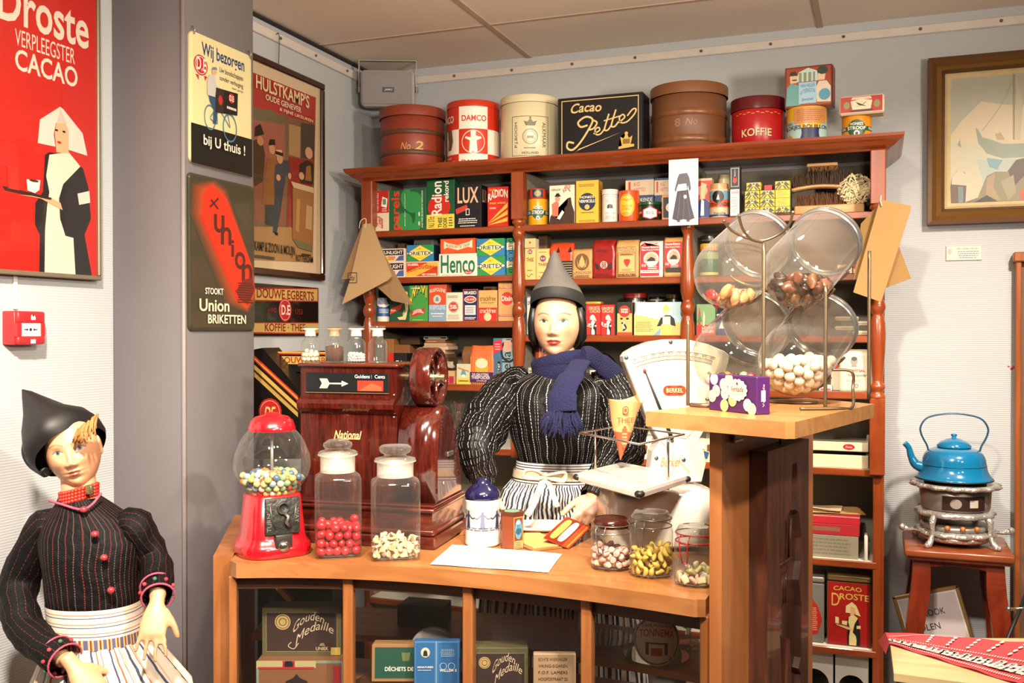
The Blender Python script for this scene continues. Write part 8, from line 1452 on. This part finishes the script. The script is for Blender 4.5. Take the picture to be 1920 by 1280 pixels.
# ------------------------------------------------------------------ the two dressed mannequins
def fuse(mb, vox, it=6):
    o = mb.build('tmp'); md = o.modifiers.new('r', 'REMESH'); md.mode = 'VOXEL'; md.voxel_size = vox; s = o.modifiers.new('s', 'SMOOTH'); s.factor = .5; s.iterations = it
    dg = bpy.context.evaluated_depsgraph_get(); me = bpy.data.meshes.new_from_object(o.evaluated_get(dg)); vs = [tuple(v.co) for v in me.vertices]; fs = [tuple(p.vertices) for p in me.polygons]
    bpy.data.objects.remove(o); bpy.data.meshes.remove(me); return vs, fs
def ell(c, ax, ay, n=32, p=2.3):
    return [tuple(Vector(c) + ax * (abs(cos(t)) ** (2 / p) * (1 if cos(t) >= 0 else -1)) + ay * (abs(sin(t)) ** (2 / p) * (1 if sin(t) >= 0 else -1))) for t in [2 * pi * k / n for k in range(n)]]
def hand(mb, w, d, n, side, mat, curl=.35, size=1.0, spread=.10, tcurl=.2):
    w, d, n = Vector(w), Vector(d).normalized(), Vector(n).normalized(); n = (n - d * n.dot(d)).normalized(); s = d.cross(n) * side; S = size
    mb.loft([ell(w + d * a * S, s * b * S, n * c * S, 16) for a, b, c in ((-.035, .020, .017), (0, .021, .016), (.03, .033, .016), (.065, .039, .014), (.088, .037, .012), (.094, .028, .009))], mat)
    for k, (o, L) in enumerate(((-.029, .068), (-.010, .078), (.010, .073), (.029, .056))):
        p = w + d * (.082 + .004 * (1.5 - abs(k - 1.5))) * S + s * o * S; P = [p - d * .02 * S, p]; dr = (d + s * spread * (k - 1.5) / 1.5).normalized(); a = 0
        for j, f in enumerate((.45, .31, .24)):
            a += curl * (1.0 + .25 * k * .5); P.append(P[-1] + (dr * cos(a) - n * sin(a)) * L * f * S)
        mb.tube([tuple(q) for q in spline(P, 3)], [.0085 * S * (1 - .30 * i / (3 * (len(P) - 1))) for i in range(3 * (len(P) - 1) + 1)], mat, 10)
    p = w + d * .02 * S - s * .022 * S; t1 = (d * .75 - s * .62 - n * .25).normalized(); P = [p, p + t1 * .036 * S, p + t1 * .036 * S + (t1 - n * tcurl + d * .3).normalized() * .03 * S, p + t1 * .036 * S + (t1 - n * tcurl + d * .3).normalized() * .03 * S + (t1 * .6 - n * tcurl * 1.5 + d * .5).normalized() * .024 * S]
    mb.tube([tuple(q) for q in spline(P, 3)], [.0125 * S, .012 * S, .0115 * S, .011 * S, .0105 * S, .010 * S, .0098 * S, .009 * S, .008 * S, .0065 * S], mat, 10)
def head_mesh(skin, lip, brow, iris, blush, sx=1.0, young=0.0):
    """star-shaped head round its middle: face towards -y; returns verts, faces, colours"""
    nr, nc = 150, 168; vs = []; cs = []; G = lambda x, s: math.exp(-(x / s) ** 2)
    sk, lp, bw, ir, bl = (Vector(lin(c)[:3]) for c in (skin, lip, brow, iris, blush)); wh = Vector(lin('bfb6aa')[:3]); dk = Vector(lin('2a1a14')[:3])
    for i in range(nr + 1):
        ph = -pi / 2 + pi * i / nr; cz = sin(ph); rr_ = cos(ph)
        for j in range(nc):
            u = j / nc * 2 - 1; th = pi * (.62 * u + .38 * u ** 3)      # columns crowd round the face (th = 0 looks to -y)
            X, Y = sin(th) * rr_, -cos(th) * rr_; z = .114 * cz; lo = max(0, -cz)
            w = .0735 * sx * (1 - (.34 - .10 * young) * lo ** 2.2) * (1 + .03 * young * G(z + .03, .03)); f = .090 * (1 - .06 * lo); b = .098 * (1 - .55 * lo)
            x = w * (abs(X) ** .92) * (1 if X > 0 else -1); y = (f if Y < 0 else b) * Y
            if Y < 0:
                y += -.010 * lo * G(x, .03); q = 0.0
                nb = interp(z, [-.044, -.036, -.029, -.010, .012, .024], [0, .013, .023 - .005 * young, .011, .004, 0]); q += nb * G(x, .0085 + .004 * G(z + .032, .010)); q += .006 * (G(x - .0115, .006) + G(x + .0115, .006)) * G(z + .034, .006)
                ex = .031 * sx; q -= .0085 * (G(x - ex, .017) + G(x + ex, .017)) * G(z - .006, .012); q += .0045 * (G(x - ex, .0125) + G(x + ex, .0125)) * G(z - .005, .0065)
                q += .0035 * (G(x - ex, .022) + G(x + ex, .022)) * G(z - .026, .008); q += (.004 + .004 * young) * (G(x - .036, .02) + G(x + .036, .02)) * G(z + .024, .018)
                q += .0060 * G(x, .017) * G(z + .0525, .0052) + .0075 * G(x, .014) * G(z + .0635, .0058) - .003 * G(x, .024) * G(z + .0578, .0022) - .004 * G(x, .02) * G(z + .0735, .006) + .007 * G(x, .018) * G(z + .092, .014)
                y -= q * min(1, -Y * 2.2)
            vs.append((x, y, z)); c = sk.copy()
            if Y < -.25:
                c = c.lerp(bl, .55 * (G(abs(x) - .043, .017) * G(z + .026, .018))); c = c.lerp(dk, .22 * G(abs(x) - .006, .003) * G(z + .0385, .0025))
                lw = .023 * (1 - .25 * young); up_ = -.0578 + .0082 * max(0, 1 - (x / lw) ** 2) - .0022 * G(x, .0035); dn = -.0578 - .0105 * max(0, 1 - (x / lw) ** 2) ** .8
                if abs(x) < lw and dn < z < up_: c = lp.copy() if abs(z + .0578) > .0011 else lp * .5
                e = abs(x) - ex; eu = .006 + (.0062 + .001 * young) * max(0, 1 - (e / .0155) ** 2); ed = .006 - .0045 * max(0, 1 - (e / .0155) ** 2)
                if abs(e) < .0155 and ed < z < eu:
                    r2 = hypot(e + .001, z - .0068); c = wh.copy() if r2 > .0062 else (ir.copy() if r2 > .0030 else dk * .5)
                    if z > eu - .0024: c = dk.copy()
                elif abs(e) < .017 and eu <= z < eu + .0045: c = c.lerp(bw, .5)
                bz = .0245 + .006 * (1 - ((e - .002) / .02) ** 2)
                if abs(e - .001) < .020: c = c.lerp(bw, .9 * G(z - bz, .0026))
            cs.append((c.x, c.y, c.z, 1))
    fs = [(i * nc + j, i * nc + (j + 1) % nc, (i + 1) * nc + (j + 1) % nc, (i + 1) * nc + j) for i in range(nr) for j in range(nc)]
    return vs, fs, cs
def ear(mb, s, mat, sx): mb.ball((s * .073 * sx, .006, -.004), .017, mat, 14, .42, .8, 1.7)
def rebase(mb, o): mb.v = [(a - o.x, b - o.y, c - o.z) for a, b, c in mb.v]; return mb
def body(name, parent, mb, vox, HM, hd, skinm, origin, skin, sx):
    vs, fs = fuse(mb, vox); b = M(); c = lin(skin); b.add(vs, fs, skinm, True, None, [c] * len(vs)); b.X = HM; b.add(hd[0], hd[1], skinm, True, None, hd[2])
    n = len(b.v)
    for s in (-1, 1): ear(b, s, skinm, sx)
    b.col = b.col[:n] + [c] * (len(b.v) - n); return rebase(b, origin).build(name, parent)
def sleeve(pts, rad, mat, wr=.006, n=28, seed=0, vr=(0, 1)):
    P = spline(pts, 6); R = np.interp(np.linspace(0, 1, len(P)), np.linspace(0, 1, len(rad)), rad); mb = M(); mb.tube([tuple(p) for p in P], list(R), mat, n, caps=False)
    mb.v = [tuple(Vector(v) + noise.noise_vector(Vector(v) * 22 + Vector((seed, 0, 0))) * wr + noise.noise_vector(Vector(v) * 55) * wr * .4) for v in mb.v]; return mb
RT = Vector((cos(YAW), sin(YAW), 0)); FW = Vector((-sin(YAW), cos(YAW), 0)); UP = Vector((0, 0, 1))
# ---- the woman behind the counter
O = Vector((-.95, 2.95, 0)); LR = .13; AX = Vector((cos(LR), sin(LR), 0)); AY = Vector((-sin(LR), cos(LR), 0))
LADY = empty('mannequin', 'woman mannequin behind the counter in a grey pointed cap, blue scarf and striped apron', 'mannequin', O)
SKL = vcol_mat('mannequin_skin', .42); c_ = lambda x, y, z: O + AX * x + AY * y + UP * z
HL = Matrix.Translation(c_(-.004, -.005, 1.597)) @ Matrix.Rotation(LR + .03, 4, 'Z'); sk = 'd6a582'
mb = M(); Z = [(1.02, .12, .09), (1.17, .115, .085), (1.30, .135, .095), (1.38, .15, .085), (1.42, .11, .06), (1.45, .055, .05), (1.52, .047, .047), (1.58, .045, .045)]
mb.loft([ell(c_(0, .012 if z > 1.45 else .01, z), AX * a, AY * b) for z, a, b in Z], SKL); mb.loft([ell(c_(0, .01, z), AX * a, AY * b) for z, a, b in ((.78, .15, .11), (.95, .165, .12), (1.03, .12, .09))], SKL)
for s in (-1, 1): mb.tube([tuple(c_(s * x, y, z)) for x, y, z in ((.085, .01, .86), (.085, .0, .5), (.08, .02, .28), (.075, .03, .08), (.075, -.06, .035))], [.085, .055, .05, .034, .03], SKL, 14)
AL = [c_(-.155, .01, 1.385), at(893, 838, 2.93), at(906, 900, 2.93)]; AR = [c_(.160, .01, 1.385), at(1166, 846, 2.95), at(1112, 930, 2.80)]
for A in (AL, AR): mb.tube([tuple(p) for p in A], [.042, .036, .024], SKL, 14)
wl = at(902, 910, 2.92); hand(mb, wl, RT * .06 - UP * .56 - FW * .8, UP * .8 - FW * .5, 1, SKL, .06)
wr_ = at(1114, 930, 2.80); hand(mb, wr_, -RT * .33 - UP * .47 - FW * .8, -FW * .5 + UP * .85 + RT * .2, -1, SKL, .18, 1.0, .06, .35)
body('body', LADY, mb, .0045, HL, head_mesh(sk, '96382a', '4e2e1c', '3c4a58', 'c87452'), SKL, O, sk, 1.0)
BLO = stripes('black_white_stitched_cloth', '070607', [(0, '070607'), (.30, 'b5b0aa'), (.345, '070607'), (.62, '6c6864'), (.65, '070607'), (.80, 'b5b0aa'), (.82, '070607')], 22, 'u', .55, .30, 46, .012, .5)
BLS = stripes('black_white_stitched_sleeve', '070607', [(0, '070607'), (.30, 'a8a49e'), (.36, '070607'), (.70, '787470'), (.74, '070607')], 17, 'u', .55, .28, 42, .03, .6)
mb = M(); Z = [(1.155, .128, .098), (1.20, .142, .112), (1.25, .158, .122), (1.32, .172, .122), (1.375, .180, .105), (1.405, .160, .085), (1.428, .115, .072), (1.445, .075, .062)]
mb.loft([[tuple(Vector(p) + noise.noise_vector(Vector(p) * 14) * .007) for p in ell(c_(0, .01, z), AX * a, AY * b, 56)] for z, a, b in [(q.x, q.y, q.z) for q in spline(Z, 3)]], BLO, True, False); bl = rebase(mb, O).build('blouse', LADY)
for A, s in ((AL, 3), (AR, 7)):
    A2 = [A[0] + (c_(0, 0, 1.385) - A[0]) * .30] + [A[0], A[0].lerp(A[1], .5) + (A[0] - c_(0, 0, 1.385)) * .12, A[1], A[1].lerp(A[2], .55), A[2]]
    rebase(sleeve(A2, [.055, .068, .074, .066, .050, .036], BLS, .014, 36, s), O).build('sleeve', bl)
    mb = M(); d = (A[2] - A[1]).normalized(); mb.tube([tuple(A[2] - d * .035), tuple(A[2] - d * .02), tuple(A[2] + d * .012)], [.035, .037, .034], BLS, 28, caps=False); rebase(mb, O).build('cuff', bl)
APV = stripes('navy_white_pinstripe', 'c9c2bc', [(0, 'c9c2bc'), (.52, '25252f')], 128, 'u', .7, wob=.01, bump=.3); APH = stripes('navy_white_band', 'c9c2bc', [(0, 'c9c2bc'), (.62, '2a2a34')], 9, 'v', .7)
mb = M(); mb.loft([ell(c_(0, .01, z), AX * a, AY * b, 48) for z, a, b in ((1.095, .150, .118), (1.13, .141, .111), (1.165, .136, .106))], APH, True, False); rebase(mb, O).build('waistband', LADY)['label'] = 'waistband with level stripes'
mb = M(); rings = []
for z, a, b, k in ((1.10, .150, .118, .004), (1.07, .172, .135, .010), (1.0, .200, .150, .010), (.8, .235, .175, .014), (.4, .270, .205, .02), (.04, .290, .225, .026)):
    rings.append([tuple(Vector(p) + (Vector(p) - c_(0, .01, z)).normalized() * k * sin(i * 1.16 + .5 * sin(i * .37))) for i, p in enumerate(ell(c_(0, .01, z), AX * a, AY * b, 150))])
mb.loft(rings, APV, True, False); rebase(mb, O).build('apron_skirt', LADY)
RIB = paint('c4ad92', .6, 0, .05, 20, .1, 80); mb = M(); mb.loft([ell(c_(0, .01, z), AX * a, AY * b, 48) for z, a, b in ((1.112, .150, .118), (1.136, .146, .116))], RIB, True, False)
def ribbon(pts, w, t=.12): mb.tube([tuple(p) for p in spline(pts, 5)], w, RIB, 10, flat=(1, t))
k0 = at(1022, 893, 2.85)
ribbon([k0, at(1003, 882, 2.83), at(985, 883, 2.83), at(984, 894, 2.83), at(1003, 896, 2.83), k0], .010, .5); ribbon([k0, at(1040, 888, 2.83), at(1058, 887, 2.84), at(1056, 900, 2.84), at(1040, 898, 2.83), k0], .010, .5); mb.ball(tuple(k0), .012, RIB, 10)
ribbon([k0, at(1012, 915, 2.81), at(1000, 945, 2.79), at(988, 966, 2.78)], .011); ribbon([k0, at(1032, 912, 2.82), at(1040, 935, 2.80), at(1046, 950, 2.79)], .009); rebase(mb, O).build('ribbon_bow', LADY)['label'] = 'beige ribbon tied in a bow'
SCF = paint('090c3c', .9, 0, .12, 60, .9, 260); mb = M()
mb.tube([tuple(c_(.070 * cos(t) * 1.02, .012 + .066 * sin(t), 1.452 + .016 * cos(t) + .01 * sin(2 * t))) for t in [2 * pi * k / 30 for k in range(30)]], .030, SCF, 14, closed=True, flat=(.55, 1.25))
mb.tube([tuple(c_(.074 * cos(t) * 1.05, .01 + .07 * sin(t), 1.472 + .020 * cos(t + .4))) for t in [2 * pi * k / 30 for k in range(30)]], .020, SCF, 14, closed=True, flat=(.6, 1.2))
mb.tube([tuple(p) for p in spline([at(1094, 668, 2.96), at(1108, 668, 2.98), at(1130, 684, 3.02), at(1152, 702, 3.05), at(1172, 720, 3.07)], 5)], [.030] * 10 + [.034] * 11, SCF, 16, flat=(.45, 1.0))
mb.tube([tuple(p) for p in spline([at(1088, 678, 2.93), at(1075, 700, 2.87), at(1062, 720, 2.83), at(1054, 745, 2.81), at(1054, 772, 2.80)], 5)], [.032] * 6 + [.040] * 8 + [.046] * 7, SCF, 18, flat=(1.0, .30)); sc = rebase(mb, O).build('scarf', LADY)
mb = M(); rr = random.Random(2)
for k in range(60):
    u = rr.uniform(-1, 1); a = at(1054 + 27 * u, 772 + rr.uniform(-4, 3), 2.795 + rr.uniform(-.006, .008)); b = at(1053 + 42 * u + rr.uniform(-5, 5), 816 - 14 * u * u + rr.uniform(-10, 8), 2.79 + rr.uniform(-.01, .012)); mb.tube([tuple(p) for p in spline([a, a.lerp(b, .5) + RT * rr.uniform(-.008, .008) - FW * .012, b], 4)], .0028, SCF, 5)
rebase(mb, O).build('fringe', sc)['kind'] = 'stuff'
HB_ = paint('060505', .45, 0, .2, 80); mb = M(); mb.X = HL; mb.ball((0, .028, -.008), .086, HB_, 32, .99, .96, 1.06); mb.ball((0, .03, .03), .088, HB_, 24, .95, 1.0, 1.0)
for s in (-1, 1): mb.tube([(s * .072, -.022, .05), (s * .080, -.008, .0), (s * .079, .0, -.045), (s * .070, .006, -.068)], [.012, .015, .015, .008], HB_, 10)
rebase(mb, O).build('hair', LADY)
def cap(HM, rows, mats, parent, o, n=48, name='pointed_cap'):
    mb = M(); mb.X = HM; rings = [[(cx + rx * cos(t), cy + ry * sin(t), z + tl * sin(t)) for t in [2 * pi * k / n for k in range(n)]] for cx, cy, rx, ry, z, tl in rows]; k = mats[2]
    mb.loft(rings[:k + 1], mats[0], True, False); mb.loft(rings[k:], mats[1], True, False); return rebase(mb, o).build(name, parent)
FB, FC_ = paint('1b1918', .7, 0, .15, 30), paint('57534f', .75, 0, .12, 40, .25, 160)  # crown greyer than the band, the cloth's lit sheen put into its colour
cap(HL, [(0, .006, .086, .101, .046, -.034), (0, .006, .087, .103, .052, -.034), (0, .007, .087, .104, .068, -.030), (0, .008, .083, .101, .088, -.026), (-.002, .010, .072, .088, .112, -.014), (-.004, .008, .051, .062, .140, -.006), (-.007, .004, .031, .036, .172, 0), (-.008, 0, .020, .023, .200, 0), (-.009, -.002, .010, .011, .222, 0), (-.009, -.002, .001, .001, .230, 0)], (FB, FC_, 3), LADY, O)
# the colour card in her hand
q = [at(1019, 1007, 2.60), at(1062, 968, 2.72), at(1108, 987, 2.68)]; q.append(q[0] + q[2] - q[1]); mb = M(); nn = (q[1] - q[0]).cross(q[3] - q[0]).normalized(); nn = nn if nn.z > 0 else -nn; c = sum(q, Vector()) / 4
mb.loft([[tuple(p - c - nn * .003) for p in q], [tuple(p - c) for p in q]], paint('a8421c', .4), True, True, False); CLm = lambda x, y, o: tuple(q[3].lerp(q[0], x).lerp(q[2].lerp(q[1], x), y) - c + nn * (.0004 + o))
rot_c = lambda cx, rx: ('p', [(cx + rx * (abs(cos(t)) ** .6) * (1 if cos(t) > 0 else -1), .5 + .42 * (abs(sin(t)) ** .6) * (1 if sin(t) > 0 else -1)) for t in [2 * pi * k / 28 for k in range(28)]], 'd0a850' if cx > .5 else 'ddd2bc')
printing(mb, [('r', .27, .0, .97, 1, '7a2412'), rot_c(.76, .13), rot_c(.46, .13), ('r', .05, 0, .09, 1, 'd08a3c')], 1, 1, CLm); tag(mb.build('colour_card', None, c), 'orange-brown card with two oval swatches held in the woman mannequin\'s hand', 'card')
# ---- the child at the left
T = 2.30; O = Vector(at(195, 1280, T)); O.z = 0; BOY = empty('mannequin', 'child mannequin at the lower left in a black cone cap, pinstriped jacket and striped skirt', 'mannequin', O)
k = T / F; sk = 'cf9a74'; fd = (-FW * cos(.30) + RT * sin(.30)).normalized(); u0 = (UP * cos(.24) - RT * sin(.24)).normalized(); xr = u0.cross(fd).normalized(); u1 = fd.cross(xr).normalized()
HBm = Matrix(((xr.x, -fd.x, u1.x, 0), (xr.y, -fd.y, u1.y, 0), (xr.z, -fd.z, u1.z, 0), (0, 0, 0, 1))); HBm = Matrix.Translation(at(137, 843, T)) @ HBm @ Matrix.Diagonal((.81, .81, .81, 1))
def rg(py, x0, x1, dep, n=40, t=T, sl=0.0): return ell(at((x0 + x1) / 2, py, t), RT * ((x1 - x0) / 2 * k) + UP * sl, FW * dep, n)
mb = M(); mb.loft([rg(y, a, b, d, 32) for y, a, b, d in ((1200, 110, 262, .075), (1120, 100, 254, .07), (1050, 95, 254, .078), (990, 92, 240, .065), (955, 112, 205, .045), (930, 118, 180, .034), (890, 116, 176, .034), (860, 116, 170, .034))], SKL)
for s in (-1, 1): mb.tube([tuple(at(195 + s * 38, 1190, T)), tuple(O + RT * s * .055 + UP * .4), tuple(O + RT * s * .055 + UP * .06), tuple(O + RT * s * .055 - FW * .07 + UP * .035)], [.062, .045, .03, .028], SKL, 12)
A1_ = [at(88, 992, T), at(36, 1095, T + .02), at(50, 1180, T - .06), at(122, 1238, T - .14)]; A2_ = [at(252, 988, T), at(288, 1050, T + .01), at(296, 1118, T - .10)]
for A in (A1_, A2_): mb.tube([tuple(p) for p in A], [.026] * (len(A) - 1) + [.019], SKL, 12)
w = at(138, 1248, T - .15); hand(mb, w, at(182, 1300, T - .16) - w, -FW * .5 + UP * .8, 1, SKL, .3, .85)
w = at(294, 1130, T - .11); hand(mb, w, at(284, 1200, T - .15) - w, -FW + RT * .2, 1, SKL, .13, .80, .22)
body('body', BOY, mb, .0045, HBm, head_mesh(sk, 'a85a46', '8a6238', '56686c', 'c8805a', .98, 1.0), SKL, O, sk, .98)
JK = stripes('black_red_pinstripe', '060505', [(0, '060505'), (.42, '6a2626'), (.50, '060505'), (.90, '5c4a48'), (.96, '060505')], 24, 'u', .7, .35, 70, .004, .4)
JS = stripes('black_red_pinstripe_sleeve', '060505', [(0, '060505'), (.42, '5a2424'), (.50, '060505')], 15, 'u', .7, .35, 60, .01, .4)
mb = M(); R0 = spline([(1128, 94, .088), (1100, 90, .092), (1050, 84, .094), (1010, 76, .084), (985, 80, .072), (965, 92, .060), (945, 106, .050), (932, 112, .042)], 3); R1 = np.interp([q.x for q in R0][::-1], [932, 945, 965, 985, 1010, 1050, 1100, 1128], [186, 206, 236, 258, 266, 264, 264, 264])[::-1]
mb.loft([[tuple(Vector(p) + noise.noise_vector(Vector(p) * 16) * .005) for p in rg(q.x, q.y, x1, q.z, 60)] for q, x1 in zip(R0, R1)], JK, True, False); jk = rebase(mb, O).build('jacket', BOY)
PK = paint('c0506a', .8, 0, .3, 200, .5, 400)
for A, rad, s in ((A1_, [.034, .046, .044, .040, .038], 4), (A2_, [.034, .044, .038, .034], 6)):
    rebase(sleeve([A[0] + (at(170, 1000, T) - A[0]) * .25] + A, rad, JS, .008, 28, s), O).build('sleeve', jk); d = (A[-1] - A[-2]).normalized(); mb = M(); r_ = rad[-1]
    for f, w_, m in ((.012, .0024, PK), (-.026, .0024, PK), (-.007, .012, paint('14100f', .8, 0, .2, 60))):
        a_ = d.cross(UP).normalized(); b_ = d.cross(a_); ctr = A[-1] + d * (f - .012)
        if w_ < .01: mb.tube([tuple(ctr + (a_ * cos(t) + b_ * sin(t)) * (r_ + .0015)) for t in [2 * pi * q / 24 for q in range(24)]], w_, m, 6, closed=True)
        else:
            for q in range(9): t = 2 * pi * q / 9; mb.ball(tuple(ctr + (a_ * cos(t) + b_ * sin(t)) * (r_ + .002)), .005, paint(('a82a34', '3f6a4a', 'b03a44')[q % 3], .8), 8)
    rebase(mb, O).build('embroidered_cuff', jk)['label'] = 'pink-edged cuff embroidered with small flowers'
ft = lambda px, py, dt: at(px, py, T - dt)
mb = M(); mb.tube([tuple(p) for p in spline([ft(92, 938, .03), ft(118, 946, .053), ft(152, 955, .066), ft(172, 946, .058), ft(190, 924, .036)], 5)], .003, PK, 6); rebase(mb, O).build('collar_trim', jk)['label'] = 'pink collar braid'
for px, py, dt in ((157, 955, .068), (178, 1001, .092), (195, 1045, .100), (208, 1106, .100)): mb = M(); mb.ball(tuple(ft(px, py, dt)), .0085, paint('a8323c', .3, 0, .3, 200), 12, 1, 1, .9); rebase(mb, O).build('button', jk)['label'] = 'red button'
WB = stripes('cream_striped_band', 'd9cdbc', [(0, 'd9cdbc'), (.30, '5c6078'), (.42, 'd9cdbc'), (.66, 'b0643c'), (.74, 'd9cdbc')], 3.2, 'v', .7)
mb = M(); mb.loft([rg(y, a, b, d, 48) for y, a, b, d in ((1176, 101, 270, .102), (1150, 97, 266, .100), (1124, 93, 264, .097))], WB, True, False); rebase(mb, O).build('waistband', BOY)['label'] = 'cream waistband with level stripes'
BRD = stripes('woven_braid', '6a6a8a', [(0, '5a5a7c'), (.2, 'c2a86a'), (.4, '8a2f3a'), (.6, 'c2a86a'), (.8, '5a5a7c')], 34, 'u', .8); mb = M(); mb.loft([rg(y, a, b, d, 48) for y, a, b, d in ((1194, 101, 273, .105), (1175, 100, 271, .104))], BRD, True, False); rebase(mb, O).build('braid', BOY)
SKT = stripes('cream_striped_skirt', 'd6cbbb', [(0, 'd6cbbb'), (.18, '3f4560'), (.28, 'd6cbbb'), (.46, 'b0663e'), (.52, 'd6cbbb'), (.72, '6a6c80'), (.76, 'd6cbbb')], 17, 'u', .55, wob=.006, bump=.2); rings = []
for y, a, b, d, g in ((1192, 104, 272, .104, .003), (1215, 96, 288, .115, .007), (1250, 84, 315, .130, .010), (1285, 70, 342, .145, .012), (1500, 40, 380, .18, .016), (1800, 30, 400, .2, .018)):
    ctr = at((a + b) / 2, y, T); rings.append([tuple(Vector(p) + (Vector(p) - ctr).normalized() * g * sin(i * 1.05 + .6 * sin(i * .3))) for i, p in enumerate(rg(y, a, b, d, 120))])
mb = M(); mb.loft(rings, SKT, True, False); rebase(mb, O).build('skirt', BOY)
CO = paint('b8301f', .35, 0, .15, 60); mb = M()
for q in range(4):
    c = at(148, 934 - q * 6, T); P = [c + RT * .040 * cos(t) + FW * .043 * sin(t) + UP * (.010 * cos(t)) for t in [2 * pi * j / 34 for j in range(34)]]
    for p in P: mb.ball(tuple(p), .0052, CO, 8)
mb.box(tuple(at(168, 918, T - .042)), (.018, .012, .022), paint('8a7a5a', .35, .8, .4, 200), .003, 2); rebase(mb, O).build('coral_necklace', BOY)['label'] = 'red coral bead necklace with a metal clasp'
mb = M(); d1 = (RT * -.65 - UP * .76).normalized(); CL = paint('0f0d0c', .55, 0, .2, 20); rows = [(135, 844, 61, .092, .030), (131, 838, 66, .096, .032), (120, 824, 68, .100, .026), (103, 806, 60, .090, .016), (83, 786, 43, .064, .006), (64, 762, 24, .036, 0), (48, 741, 10, .016, 0), (40, 731, 1, .002, 0)]
mb.loft([[tuple(Vector(p) + noise.noise_vector(Vector(p) * 18) * .006) for p in ell(at(x, y, T + .012), d1 * a * k, FW * d + (RT * .76 - UP * .65) * s, 40)] for x, y, a, d, s in rows], CL, True, False); mb.tube([tuple(p) for p in spline([at(62, 806, T - .03), at(50, 842, T), at(60, 868, T + .01), at(86, 886, T - .02)], 5)], .012, CL, 10); rebase(mb, O).build('pointed_cap', BOY)
mb = M(); HR = paint('9a6a34', .6, 0, .2, 80); rr = random.Random(9)
for i in range(46):
    u = rr.random(); a = at(183 - 40 * u, 786 + 32 * u + rr.uniform(-3, 3), T - .060 - .028 * sin(u * 3)); b = a - RT * k * rr.uniform(-6, 14) - UP * k * rr.uniform(12, 30 - 12 * u) - FW * .010; mb.tube([tuple(p) for p in spline([a + UP * .01, a.lerp(b, .5) - FW * .007, b], 3)], [.003, .003, .0028, .0026, .0022, .0018, .001], HR, 5)
rebase(mb, O).build('hair', BOY); mb = M(); c = at(90, 884, T - .045); mb.tube([tuple(c + RT * .0085 * cos(t) + UP * .0085 * sin(t)) for t in [2 * pi * q / 20 for q in range(20)]], .0009, paint('2a2420', .3, .8), 6, closed=True); rebase(mb, O).build('earring', BOY)
